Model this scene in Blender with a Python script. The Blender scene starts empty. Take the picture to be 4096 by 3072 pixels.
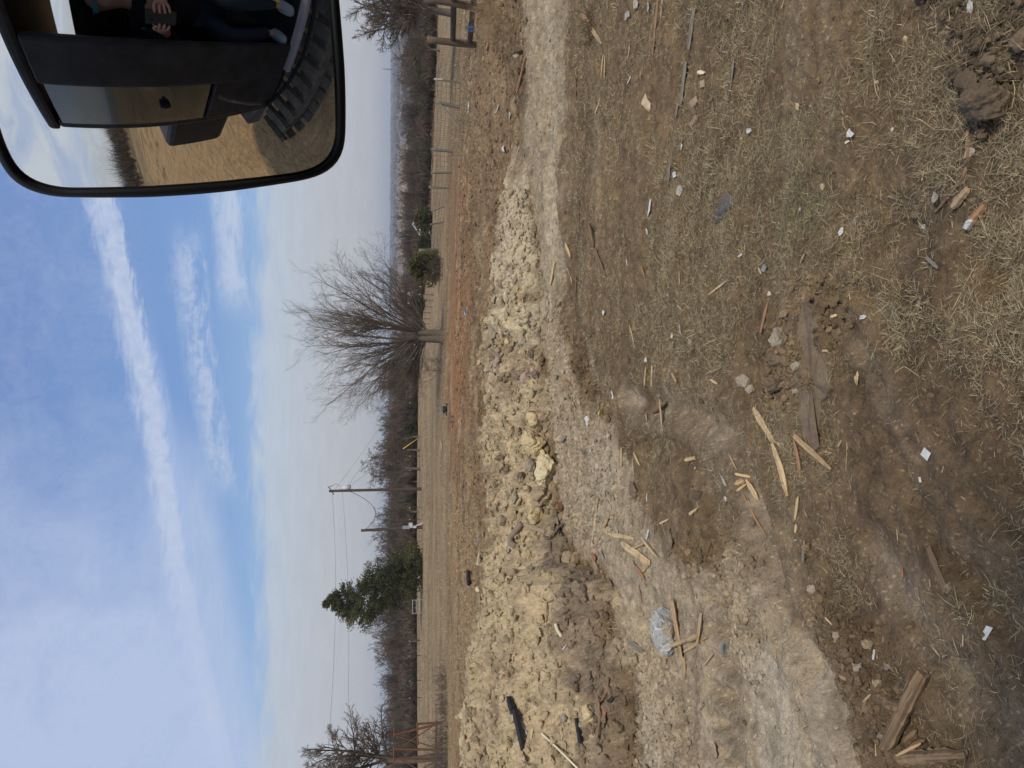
import bpy, math, random
import numpy as np
from mathutils import Vector, Matrix

# ------------------------------------------------------------------ camera, sky, sun, exposure
SC = bpy.context.scene
H = 2.5
F = 740.0
PITCH = math.atan(123.3 / F)
ROLL = math.radians(0.27)
f_ = np.array([0, math.cos(PITCH), -math.sin(PITCH)])
u0 = np.array([0, math.sin(PITCH), math.cos(PITCH)])
x0 = np.array([1.0, 0, 0])
e1 = x0 * math.cos(ROLL) + u0 * math.sin(ROLL)          # upright right
u_ = u0 * math.cos(ROLL) - x0 * math.sin(ROLL)          # upright up
CAM = np.array([0, 0, H])
cam_d = bpy.data.cameras.new('Camera')
cam_d.lens = 36.0 * F / 1024.0
cam_d.sensor_width = 36.0
cam_d.sensor_fit = 'HORIZONTAL'
cam_d.clip_start = 0.02
cam_d.clip_end = 20000
cam = bpy.data.objects.new('Camera', cam_d)
SC.collection.objects.link(cam)
r_, up_, bk_ = -u_, e1, -f_
cam.matrix_world = Matrix(((r_[0], up_[0], bk_[0], 0), (r_[1], up_[1], bk_[1], 0), (r_[2], up_[2], bk_[2], H), (0, 0, 0, 1)))
SC.camera = cam
SC.render.resolution_x = 1024
SC.render.resolution_y = 768
SC.view_settings.view_transform = 'Standard'
SC.view_settings.look = 'None'
SC.view_settings.exposure = 0.0
SC.view_settings.gamma = 1.0
SC.view_settings.use_curve_mapping = False

def ray(xi, yi):
    d = f_ + e1 * (384.0 - yi) / F - u_ * (xi - 512.0) / F
    return d / np.linalg.norm(d)

def azel(xi, yi):
    d = ray(xi, yi)
    return math.degrees(math.atan2(d[0], d[1])), math.degrees(math.asin(d[2]))

SUN_AZ = math.radians(155)      # from behind, a little right (clockwise from +Y)
SUN_EL = math.radians(47)
sun_d = bpy.data.lights.new('Sun', 'SUN')
sun_d.energy = 3.0
sun_d.angle = math.radians(6.0)
sun_d.color = (1.0, 0.90, 0.76)
sun = bpy.data.objects.new('Sun', sun_d)
SC.collection.objects.link(sun)
sd = Vector((math.sin(SUN_AZ) * math.cos(SUN_EL), math.cos(SUN_AZ) * math.cos(SUN_EL), math.sin(SUN_EL)))
sun.rotation_euler = sd.to_track_quat('Z', 'Y').to_euler()

world = bpy.data.worlds.new('World')
SC.world = world
world.use_nodes = True

class NT:
    def __init__(s, tree):
        s.t = tree; s.n = tree.nodes; s.l = tree.links
    def node(s, ty, **kw):
        n = s.n.new(ty)
        for k, v in kw.items():
            setattr(n, k, v)
        return n
    def put(s, sock, v):
        if hasattr(v, 'links') or isinstance(v, bpy.types.NodeSocket):
            s.l.new(v, sock)
        else:
            sock.default_value = v
    def math(s, op, a, b=0.0, c=0.0, clamp=False):
        n = s.node('ShaderNodeMath', operation=op); n.use_clamp = clamp
        s.put(n.inputs[0], a); s.put(n.inputs[1], b)
        if len(n.inputs) > 2: s.put(n.inputs[2], c)
        return n.outputs[0]
    def mix(s, fac, a, b, blend='MIX'):
        n = s.node('ShaderNodeMix', data_type='RGBA', blend_type=blend)
        n.clamp_factor = True
        s.put(n.inputs[0], fac); s.put(n.inputs[6], a); s.put(n.inputs[7], b)
        return n.outputs[2]
    def ramp(s, fac, stops, interp='LINEAR'):
        n = s.node('ShaderNodeValToRGB'); cr = n.color_ramp; cr.interpolation = interp
        while len(cr.elements) > 1: cr.elements.remove(cr.elements[-1])
        for i, (p, c) in enumerate(stops):
            e = cr.elements[0] if i == 0 else cr.elements.new(p)
            e.position = p
            if not hasattr(c, '__len__'): c = (c, c, c, 1)
            e.color = c if len(c) == 4 else (*c, 1)
        s.put(n.inputs[0], fac)
        return n.outputs[0]
    def noise(s, vec, scale=5, detail=4, rough=0.5, dist=0.0, out=0, dim='3D'):
        n = s.node('ShaderNodeTexNoise'); n.noise_dimensions = dim
        if vec is not None: s.put(n.inputs['Vector'], vec)
        n.inputs['Scale'].default_value = scale; n.inputs['Detail'].default_value = detail
        n.inputs['Roughness'].default_value = rough; n.inputs['Distortion'].default_value = dist
        return n.outputs[out]
    def mapping(s, vec, scale=(1, 1, 1), loc=(0, 0, 0), rot=(0, 0, 0)):
        n = s.node('ShaderNodeMapping'); s.put(n.inputs[0], vec)
        n.inputs['Scale'].default_value = scale; n.inputs['Location'].default_value = loc
        n.inputs['Rotation'].default_value = rot
        return n.outputs[0]
    def smooth(s, v, a, b):
        n = s.node('ShaderNodeMapRange', interpolation_type='SMOOTHSTEP')
        s.put(n.inputs[0], v); n.inputs[1].default_value = a; n.inputs[2].default_value = b
        n.inputs[3].default_value = 0; n.inputs[4].default_value = 1
        return n.outputs[0]

def build_world():
    world.node_tree.nodes.clear()
    t = NT(world.node_tree)
    out = t.node('ShaderNodeOutputWorld'); bg = t.node('ShaderNodeBackground')
    STR = 0.1
    bg.inputs[1].default_value = STR
    sky = t.node('ShaderNodeTexSky', sky_type='NISHITA')
    sky.sun_disc = False; sky.sun_elevation = SUN_EL; sky.sun_rotation = SUN_AZ
    sky.air_density = 1.0; sky.dust_density = 0.6; sky.ozone_density = 1.6
    tc = t.node('ShaderNodeTexCoord'); sep = t.node('ShaderNodeSeparateXYZ')
    t.l.new(tc.outputs['Generated'], sep.inputs[0])
    X, Y, Z = sep.outputs
    DEG = 57.29578
    az = t.math('MULTIPLY', t.math('ARCTAN2', X, Y), DEG)
    el = t.math('MULTIPLY', t.math('ARCSINE', Z), DEG)
    az01 = t.math('MULTIPLY_ADD', az, 1 / 80.0, 0.5, clamp=True)      # -40..40 degrees
    comb = t.node('ShaderNodeCombineXYZ'); t.put(comb.inputs[0], az); t.put(comb.inputs[1], el)
    A = comb.outputs[0]
    def nz(sx, sy, scale, detail=6, rough=0.55, dist=0.3, rot=0.0):
        return t.noise(t.mapping(A, (sx, sy, 1), rot=(0, 0, rot)), scale, detail, rough, dist)
    def curve(pts):           # pixels of the photograph -> an elevation as a function of azimuth
        st = sorted([azel(*p) for p in pts])
        return t.math('MULTIPLY', t.ramp(az01, [((a + 40) / 80, e / 50) for a, e in st]), 50.0)
    def cw(c, k=1.0):
        return tuple(v * k / STR for v in c) + (1,)
    fine = nz(0.5, 2.0, 0.9, 8, 0.62, 0.6, 0.25)
    fine2 = nz(0.8, 1.0, 1.7, 7, 0.6, 0.5, -0.5)
    # clear sky
    hs = t.node('ShaderNodeHueSaturation'); hs.inputs['Saturation'].default_value = 1.0
    t.put(hs.inputs['Color'], sky.outputs[0])
    base = t.mix(0.88, hs.outputs[0], t.ramp(t.math('DIVIDE', el, 50.0, clamp=True),
            [(0.0, (5.0, 5.4, 6.0)), (0.18, (2.9, 4.5, 7.2)), (0.27, (1.9, 3.4, 6.6)), (0.5, (1.85, 2.95, 5.9)), (1.0, (1.9, 2.8, 5.4))]))
    col = base
    # high veil, denser to the left and above
    veil_n = t.noise(t.mapping(A, (1.0, 1.3, 1), rot=(0, 0, 0.7)), 0.16, 6, 0.6, 0.4)
    rip = t.noise(t.mapping(A, (1.0, 1.0, 1), rot=(0, 0, 0.9)), 1.4, 5, 0.65, 1.2)
    lower = curve([(118, 200), (140, 300), (157, 372), (170, 444), (180, 500), (190, 560), (203, 620), (220, 690), (236, 762)])
    above = t.smooth(t.math('SUBTRACT', el, lower), -1.6, 1.6)
    left = t.smooth(az, 2, -24)
    vf = t.math('MULTIPLY', above, t.math('ADD', t.math('MULTIPLY', left, 0.95),
            t.math('MULTIPLY', t.math('SUBTRACT', veil_n, 0.42), 1.0)))
    vf = t.math('ADD', vf, t.math('MULTIPLY', t.math('MULTIPLY', t.math('SUBTRACT', rip, 0.5), 0.35), above), clamp=True)
    col = t.mix(t.math('MULTIPLY', vf, 0.85), col, cw((0.50, 0.585, 0.79)))
    # main cirrus band: feathery above, crisp below
    centre = curve([(102, 200), (118, 270), (130, 325), (142, 372), (152, 420), (162, 475), (177, 560), (194, 630), (211, 690), (232, 762)])
    d = t.math('SUBTRACT', el, centre)
    dd = t.math('ADD', d, t.math('MULTIPLY', t.math('SUBTRACT', fine, 0.5), 2.2))
    band = t.math('MULTIPLY', t.smooth(dd, 1.35, 0.1), t.smooth(dd, -1.15, -0.45))
    band = t.math('MULTIPLY', band, t.math('MULTIPLY_ADD', fine2, 1.1, 0.30, clamp=True))
    band = t.math('MULTIPLY', band, t.math('MULTIPLY_ADD', t.smooth(az, -20, -8), 0.35, 0.65))
    col = t.mix(t.math('MULTIPLY', band, 0.9), col, cw((0.545, 0.62, 0.79)))
    # a thin darker-blue gap below the band
    gap = curve([(150, 330), (160, 372), (172, 444), (181, 500), (192, 560), (206, 620), (222, 690), (240, 762)])
    g = t.math('ABSOLUTE', t.math('SUBTRACT', el, gap))
    gm = t.math('MULTIPLY', t.smooth(g, 0.55, 0.1), t.smooth(az, 6, -2))
    col = t.mix(t.math('MULTIPLY', gm, 0.55), col, cw((0.33, 0.46, 0.74)))
    # soft veil under the band at left
    sv = curve([(165, 372), (190, 470), (203, 540), (218, 620), (232, 690), (250, 762)])
    s2 = t.math('SUBTRACT', el, sv)
    sm = t.math('MULTIPLY', t.smooth(t.math('ABSOLUTE', s2), 2.2, 0.2), t.smooth(az, 0, -10))
    col = t.mix(t.math('MULTIPLY', sm, t.math('MULTIPLY_ADD', fine, 0.7, 0.35)), col, cw((0.46, 0.56, 0.76)))
    # secondary wisps
    wn = nz(0.32, 1.5, 0.8, 9, 0.66, 0.9, 0.12)
    for pts, wd, lo, hi, s_, w0 in (
            ([(178, 150), (184, 215), (187, 290), (196, 336), (203, 381), (214, 444), (224, 490)], 1.45, -9.5, 12.5, 0.7, 0.42),
            ([(228, 130), (229, 200), (231, 260), (235, 310)], 1.5, 4.0, 20.0, 0.8, 0.34)):
        c2 = curve(pts)
        q = t.math('ADD', t.math('SUBTRACT', el, c2), t.math('MULTIPLY', t.math('SUBTRACT', wn, 0.5), 3.0))
        m = t.math('MULTIPLY', t.smooth(t.math('ABSOLUTE', q), wd, 0.1), t.math('MULTIPLY', t.smooth(az, lo, lo + 4), t.smooth(az, hi, hi - 4)))
        m = t.math('MULTIPLY', m, t.smooth(t.math('MULTIPLY_ADD', fine2, 0.4, t.math('MULTIPLY', wn, 0.6)), w0 - 0.1, w0 + 0.2))
        col = t.mix(t.math('MULTIPLY', m, s_), col, cw((0.55, 0.63, 0.78)))
    # low stratus down to the horizon
    edge = curve([(258, 100), (262, 200), (257, 345), (254, 462), (262, 546), (264, 652), (262, 720), (255, 762)])
    e3 = t.math('SUBTRACT', t.math('ADD', edge, t.math('MULTIPLY', t.math('SUBTRACT', nz(0.35, 1.6, 1.0, 8, 0.6, 0.4), 0.5), 3.0)), el)
    sm3 = t.smooth(e3, -0.9, 0.9)
    scol = t.ramp(t.math('DIVIDE', el, 12.0, clamp=True), [(0.0, cw((0.485, 0.485, 0.505))), (0.35, cw((0.505, 0.52, 0.55))), (0.7, cw((0.50, 0.57, 0.66))), (1.0, cw((0.53, 0.63, 0.76)))])
    tex = t.math('MULTIPLY_ADD', t.math('SUBTRACT', nz(0.3, 1.5, 1.1, 8, 0.6, 0.3), 0.5), 0.22, 1.0)
    vm = t.node('ShaderNodeVectorMath', operation='SCALE'); t.put(vm.inputs[0], scol); t.put(vm.inputs['Scale'], tex)
    inview = t.smooth(t.math('ABSOLUTE', az), 60, 40)
    col = t.mix(t.math('MULTIPLY', sm3, 0.93), col, vm.outputs[0])
    # scattered cloud over the rest of the dome
    rest = t.math('SUBTRACT', 1.0, inview)
    m9 = t.math('MULTIPLY', rest, t.smooth(t.noise(t.mapping(tc.outputs['Generated'], (1, 1, 3)), 2.6, 6, 0.6, 0.6), 0.40, 0.62))
    col = t.mix(m9, col, cw((0.62, 0.68, 0.78)))
    t.l.new(col, bg.inputs[0]); t.l.new(bg.outputs[0], out.inputs[0])
build_world()

# ------------------------------------------------------------------ numpy noise
def _h(ix, iy, seed):
    h = (ix.astype(np.int64) * 374761393 + iy.astype(np.int64) * 668265263 + seed * 974634777) & 0xFFFFFFFF
    h = ((h ^ (h >> 13)) * 1274126177) & 0xFFFFFFFF
    h = ((h ^ (h >> 16)) * 2246822519) & 0xFFFFFFFF
    return ((h ^ (h >> 15)) & 0xFFFFFF).astype(np.float32) / np.float32(0xFFFFFF)

def vnoise(x, y, seed=0):
    x = np.asarray(x, dtype=np.float64); y = np.asarray(y, dtype=np.float64)
    fx = np.floor(x); fy = np.floor(y)
    tx = (x - fx).astype(np.float32); ty = (y - fy).astype(np.float32)
    tx = tx * tx * tx * (tx * (tx * 6 - 15) + 10); ty = ty * ty * ty * (ty * (ty * 6 - 15) + 10)
    a = _h(fx, fy, seed); b = _h(fx + 1, fy, seed); c = _h(fx, fy + 1, seed); d = _h(fx + 1, fy + 1, seed)
    return (a + (b - a) * tx) * (1 - ty) + (c + (d - c) * tx) * ty - 0.5

def fbm(x, y, freq, octv=4, gain=0.5, seed=0):
    s = 0; a = 1.0
    for o in range(octv):
        ang = 0.6 * o + 0.3
        xr = x * math.cos(ang) - y * math.sin(ang); yr = x * math.sin(ang) + y * math.cos(ang)
        s = s + a * vnoise(xr * freq + 17.3 * o, yr * freq - 9.1 * o, seed + o)
        a *= gain; freq *= 2.03
    return s

def worley(x, y, seed=0):
    x = np.asarray(x, dtype=np.float64); y = np.asarray(y, dtype=np.float64)
    fx = np.floor(x); fy = np.floor(y)
    best = np.full(x.shape, 9.0, dtype=np.float32); sec = best.copy(); cid = np.zeros(x.shape, dtype=np.float32)
    for i in (-1, 0, 1):
        for j in (-1, 0, 1):
            cx = fx + i; cy = fy + j
            px = cx + _h(cx, cy, seed); py = cy + _h(cx, cy, seed + 7)
            d = ((px - x) ** 2 + (py - y) ** 2).astype(np.float32)
            m = d < best
            sec = np.where(m, best, np.minimum(sec, d))
            cid = np.where(m, _h(cx, cy, seed + 13), cid)
            best = np.where(m, d, best)
    return np.sqrt(best), np.sqrt(sec), cid

def sstep(v, a, b):
    t = np.clip((v - a) / (b - a), 0, 1)
    return t * t * (3 - 2 * t)

# ------------------------------------------------------------------ the lie of the land
def flat(xi, yi, z=0.0):
    d = ray(xi, yi); t = (z - H) / d[2]
    return CAM[0] + d[0] * t, CAM[1] + d[1] * t

BASE = [(645, 800), (639, 764), (632, 694), (623, 648), (613, 616), (611, 583), (574, 556), (562, 509), (556, 472), (551, 444), (553, 407), (544, 370), (546, 301), (537, 241), (532, 208), (528, 153), (526, 120)]
TOPP = [(461, 800), (463, 764), (465, 722), (468, 694), (475, 648), (482, 602), (491, 532), (491, 463), (486, 393), (486, 352), (488, 315), (491, 278), (498, 241), (505, 204), (514, 153), (524, 120)]
baz, brad = zip(*[(math.degrees(math.atan2(*flat(*p))), math.hypot(*flat(*p))) for p in BASE])
baz = np.array(baz); brad = np.array(brad)
RW = lambda az: np.interp(az, [-30, -10, 5, 12, 17], [3.9, 2.4, 1.7, 1.3, 0.8])   # base to ridge
taz = []; th = []
for p in TOPP:
    d = ray(*p); a = math.degrees(math.atan2(d[0], d[1])); hr = math.hypot(d[0], d[1])
    rb = np.interp(a, baz, brad); rr = rb + RW(a)
    taz.append(a); th.append(max(0.0, H + d[2] / hr * rr))
taz = np.array(taz); th = np.array(th)
_o = np.argsort(baz); baz = baz[_o]; brad = brad[_o]
_o = np.argsort(taz); taz = taz[_o]; th = th[_o]
_az0 = -42.0
def mound(x, y):
    """returns height and a 0..1 'inside the heap' mask"""
    az = np.degrees(np.arctan2(x, y)); r = np.hypot(x, y)
    rb = np.interp(az, baz, brad) + 0.25 * fbm(x, y, 1.6, 3, seed=5); w = RW(az)
    rr = rb + w
    hh = np.interp(az, taz, th) * np.interp(az, [-5, 10], [0.93, 0.85]) + 0.12 * fbm(x, y, 0.8, 3, seed=9) * np.interp(az, [-30, 10, 17], [1.4, 1, 0.3])
    t = (r - rb) / w
    front = np.clip(t, 0, 1)
    pf = np.sin(front * math.pi / 2) ** 0.85
    pb = np.clip((r - rr) / (w * 1.3 + 0.3), 0, 1)
    prof = np.where(t < 1, pf, 1 - sstep(pb, 0, 1))
    prof = np.where(t < 0, 0, prof)
    fade = sstep(az, -50, -38) * (1 - sstep(az, 15.0, 19.0))
    ins = sstep(t, -0.04, 0.12) * (1 - sstep(pb, 0.6, 1.0)) * fade
    return np.maximum(hh, 0) * prof * fade, ins

def poly_sd(x, y, pts):
    """signed distance, positive inside, of a polygon on the ground"""
    P = np.array(pts, dtype=np.float64)
    d2 = np.full(np.shape(x), 1e9); inside = np.zeros(np.shape(x), dtype=bool)
    n = len(P)
    for i in range(n):
        a = P[i]; b = P[(i + 1) % n]
        ex, ey = b - a; L = ex * ex + ey * ey + 1e-12
        t = np.clip(((x - a[0]) * ex + (y - a[1]) * ey) / L, 0, 1)
        d2 = np.minimum(d2, (x - a[0] - ex * t) ** 2 + (y - a[1] - ey * t) ** 2)
        c = ((a[1] > y) != (b[1] > y)) & (x < (b[0] - a[0]) * (y - a[1]) / (b[1] - a[1] + 1e-12) + a[0])
        inside ^= c
    d = np.sqrt(d2)
    return np.where(inside, d, -d)

def line_d(x, y, pts):
    d2 = np.full(np.shape(x), 1e9); s = np.zeros(np.shape(x)); acc = 0.0
    for a, b in zip(pts[:-1], pts[1:]):
        ex, ey = b[0] - a[0], b[1] - a[1]; L = ex * ex + ey * ey + 1e-12
        t = np.clip(((x - a[0]) * ex + (y - a[1]) * ey) / L, 0, 1)
        d = (x - a[0] - ex * t) ** 2 + (y - a[1] - ey * t) ** 2
        m = d < d2
        d2 = np.where(m, d, d2); s = np.where(m, acc + t * math.sqrt(L), s); acc += math.sqrt(L)
    return np.sqrt(d2), s

W = lambda L: [flat(*p) for p in L]
RUT1 = W([(632, 400), (690, 412), (728, 436), (748, 490), (765, 555), (785, 615), (830, 690), (850, 768)])
RUT2 = W([(540, 0), (548, 120), (556, 230), (566, 300), (590, 380), (610, 420)])
RUT3 = W([(712, 560), (716, 620), (720, 690), (722, 790)])
RUT4 = W([(560, 0), (566, 120), (572, 230), (580, 320)])
RUT5 = W([(880, 560), (930, 640), (1000, 720), (1060, 768)])
RUT8 = W([(640, 445), (680, 452), (704, 480), (716, 525), (714, 575)])
RUT7 = W([(850, 320), (905, 430), (965, 530), (1060, 620)])
RUT6 = W([(900, 320), (960, 400), (1030, 470)])
PIT1 = flat(898, 226); PIT2 = flat(986, 281); PIT3 = flat(955, 106)

def broad(x, y):
    az = np.degrees(np.arctan2(x, y)); r = np.hypot(x, y)
    sl = np.interp(az, [-180, -30, 0, 8, 25, 40, 180], [0.014, 0.016, 0.019, 0.034, 0.041, 0.035, 0.014])
    z = -sl * np.maximum(np.minimum(r, 95) - 24, 0)
    z = z - 11.0 * sstep(r, 92, 260) - 12.0 * sstep(r, 250, 700)
    z = z + np.interp(r, [0, 1500, 2600, 4200, 9000], [0, 0, 6, 22, 24])
    z = z + sstep(r, 900, 2500) * 7 * fbm(x, y, 0.0011, 3, seed=71)
    z = z + np.where(r > 300, 0, 0.05) * fbm(x, y, 0.25, 2, seed=31) * sstep(r, 5, 25)
    return z

def terrain(x, y, detail=True):
    x = np.asarray(x, dtype=np.float64); y = np.asarray(y, dtype=np.float64)
    r = np.hypot(x, y)
    z = broad(x, y)
    m, ins = mound(x, y)
    z = z + m
    # wheel and track marks
    d, s = line_d(x, y, RUT1)
    z = z - 0.095 * np.exp(-(d / 0.12) ** 2) + 0.035 * np.exp(-((d - 0.24) / 0.09) ** 2)
    d, s = line_d(x, y, RUT8)
    z = z - 0.06 * np.exp(-(d / 0.10) ** 2) + 0.03 * np.exp(-((d - 0.2) / 0.08) ** 2)
    d, s = line_d(x, y, RUT2)
    z = z - 0.07 * np.exp(-(d / 0.25) ** 2) + 0.04 * np.exp(-((d - 0.5) / 0.15) ** 2)
    d, s = line_d(x, y, RUT4)
    z = z - 0.05 * np.exp(-(d / 0.2) ** 2)
    d, s = line_d(x, y, RUT3)
    z = z - 0.06 * np.exp(-(d / 0.24) ** 4) * (1 + 0.9 * np.sin(s * 2 * math.pi / 0.24)) - 0.01 * np.exp(-(d / 0.3) ** 4)
    d, s = line_d(x, y, RUT5)
    z = z - 0.055 * np.exp(-(d / 0.14) ** 2) + 0.02 * np.exp(-((d - 0.26) / 0.08) ** 2)
    d, s = line_d(x, y, RUT6)
    z = z - 0.03 * np.exp(-(d / 0.14) ** 2)
    nr_ = r < 9
    d, s = line_d(x, y, RUT7)
    z = z + 0.020 * np.sin(2 * math.pi * d / 0.22 + 2.0 * fbm(x, y, 1.2, 3, seed=33)) * np.exp(-(d / 0.75) ** 2) * sstep(r, 9, 5) * (0.7 + 1.2 * fbm(x, y, 2.0, 3, seed=34))
    z = z + 0.035 * fbm(x * 0.32 + 0.2 * y, y * 2.6, 0.9, 4, 0.6, seed=57) * sstep(r, 3.6, 5.0) * (1 - sstep(r, 16, 24)) * (1 - ins)
    for p, a, w in ((PIT1, 0.09, 0.17), (PIT2, 0.10, 0.10), (PIT3, 0.03, 0.12)):
        z = z - a * np.exp(-((x - p[0]) ** 2 + (y - p[1]) ** 2) / w ** 2)
    if not detail: return z
    near = 1 - sstep(r, 30, 60)
    z = z + near * (0.045 * fbm(x, y, 1.1, 3, seed=1) + 0.03 * fbm(x, y, 5.0, 4, 0.6, seed=2))
    # turned soil along the back of the site
    rough = np.exp(-((r - 21) / 9) ** 2)
    z = z + near * rough * 0.10 * fbm(x, y, 2.2, 4, 0.6, seed=3)
    # clods
    F1, F2, cid = worley(x * 4.2 + 0.4 * fbm(x, y, 6, 2, seed=4), y * 4.2, 11)
    lump = np.clip((F2 - F1) * 2.2, 0, 1) ** 0.6 * (cid ** 1.3) * (0.8 + 0.8 * fbm(x, y, 5, 3, seed=14))
    G1, G2, gid = worley(x * 11.0 + 0.5 * fbm(x, y, 9, 2, seed=15), y * 11.0 + 0.5 * fbm(x, y, 9, 2, seed=16), 23)
    lump2 = np.clip((G2 - G1) * 2.0, 0, 1) ** 0.6 * (gid ** 1.8)
    K1, K2, kid = worley(x * 28.0, y * 28.0, 37)
    lump3 = np.clip(1 - K1 * 1.3, 0, 1) ** 0.8 * kid
    z = z + ins * (np.interp(np.degrees(np.arctan2(x, y)), [-28, -17, -11, 2, 8], [0.35, 0.45, 1.0, 1.0, 0.4]) * (0.35 + sstep(fbm(x, y, 0.9, 3, seed=17), -0.2, 0.35)) * (0.11 * lump + 0.06 * lump2) + 0.025 * lump3 + 0.17 * fbm(x, y, 2.6, 6, 0.64, seed=6))
    cl = clodmask(x, y)
    z = z + near * (1 - ins) * (0.05 * lump2 * cl + 0.022 * lump3 * (0.25 + cl) + 0.012 * fbm(x, y, 24, 2, seed=8) + 0.016 * fbm(x, y, 11, 2, seed=10))
    z = z + near * rough * (0.06 * lump + 0.03 * lump2)
    return z

CLODS = [(W([(926, 0), (946, 34), (940, 90), (985, 130), (1040, 90), (1040, 0)]), 0.12),
         (W([(770, 330), (815, 340), (850, 300), (820, 280), (790, 300)]), 0.1),
         (W([(770, 340), (800, 350), (812, 385), (780, 400), (765, 380)]), 0.1),
         (W([(812, 560), (845, 620), (885, 650), (880, 690), (855, 720), (835, 660), (806, 600)]), 0.1),
         (W([(675, 545), (745, 520), (760, 600), (755, 680), (735, 660), (720, 600)]), 0.15),
         (W([(645, 620), (680, 680), (700, 768), (640, 768), (636, 690)]), 0.2),
         (W([(556, 290), (575, 340), (600, 400), (620, 480), (610, 560), (575, 540), (555, 440), (545, 360)]), 0.2),
         (W([(850, 700), (890, 700), (905, 745), (880, 768), (850, 740)]), 0.1)]
def clodmask(x, y):
    c = np.zeros(np.shape(x))
    for P, s in CLODS:
        bx = [p[0] for p in P]; by = [p[1] for p in P]
        m = (x > min(bx) - 1) & (x < max(bx) + 1) & (y > min(by) - 1) & (y < max(by) + 1)
        if np.any(m):
            v = np.zeros(np.shape(x))
            v[m] = sstep(poly_sd(x[m], y[m], P) + 0.05 + 0.2 * fbm(x[m], y[m], 2.5, 3, seed=41), -s, s)
            c = np.maximum(c, v)
    return c

# ------------------------------------------------------------------ what the ground is made of
ZONES = [  # outline on the ground, edge softness, albedo, wobble
    (W([(434, 150), (441, 260), (444, 330), (444, 400), (446, 480), (466, 520), (472, 440), (473, 330), (474, 240), (470, 150)]), 1.1, (0.205, 0.122, 0.066), 2.0),
    (W([(442, 300), (442.5, 340), (443, 400), (446, 440), (455, 430), (460, 380), (461, 300), (456, 280)]), 0.9, (0.235, 0.125, 0.062), 1.9),
    (W([(478, 480), (470, 560), (462, 660), (455, 768), (448, 768), (446, 640), (448, 520), (452, 470)]), 0.8, (0.24, 0.15, 0.075), 1.5),
    (W([(472, 0), (474, 100), (480, 200), (486, 300), (486, 420), (478, 520), (470, 600), (462, 768), (487, 768), (520, 200), (512, 120), (500, 0)]), 0.5, (0.215, 0.15, 0.092), 0.8),
    # pale compacted strip going right
    (W([(528, -20), (528, 80), (523, 150), (530, 220), (545, 330), (556, 330), (562, 260), (562, 120), (560, -20)]), 0.4, (0.33, 0.275, 0.195), 0.9),
    (W([(542, -20), (545, 120), (549, 240), (553, 320), (558, 260), (555, 120), (552, -20)]), 0.3, (0.39, 0.335, 0.25), 0.6),
    # grey-tan worked floor at left
    (W([(548, 330), (566, 350), (585, 400), (622, 440), (636, 480), (640, 530), (668, 560), (690, 585), (745, 520), (775, 600), (812, 660), (838, 768), (860, 840), (640, 840), (636, 694), (611, 583), (568, 540), (556, 472), (547, 380)]), 0.10, (0.40, 0.335, 0.245), 0.26),
    (W([(600, 590), (640, 600), (665, 680), (668, 780), (650, 800), (640, 694), (618, 616)]), 0.12, (0.44, 0.365, 0.255), 0.15),
    (W([(590, 440), (615, 430), (618, 540), (600, 560), (585, 500)]), 0.15, (0.37, 0.32, 0.245), 0.2),
    (W([(735, 640), (770, 640), (800, 720), (812, 800), (775, 800), (752, 720)]), 0.05, (0.43, 0.38, 0.30), 0.10),
    (W([(640, 700), (662, 700), (668, 780), (648, 790)]), 0.08, (0.40, 0.35, 0.27), 0.12),
    (W([(816, 640), (838, 700), (842, 790), (826, 800), (812, 720)]), 0.05, (0.38, 0.335, 0.27), 0.08),
    (W([(1, 1)] * 0 + [(0, 0)] * 0 + [(470, 420), (452, 520), (450, 640), (455, 768), (487, 768), (478, 600)]), 0.6, (0.24, 0.17, 0.10), 1.0),
    # darker soil colour close by
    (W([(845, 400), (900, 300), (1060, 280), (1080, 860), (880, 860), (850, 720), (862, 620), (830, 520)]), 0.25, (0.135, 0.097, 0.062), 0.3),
    (W([(690, 430), (742, 440), (752, 500), (720, 520), (700, 500)]), 0.15, (0.19, 0.145, 0.10), 0.15),
    (W([(925, 0), (940, 110), (890, 190), (905, 300), (960, 200), (1060, 140), (1060, 0)]), 0.12, (0.125, 0.095, 0.066), 0.2),
]
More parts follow.
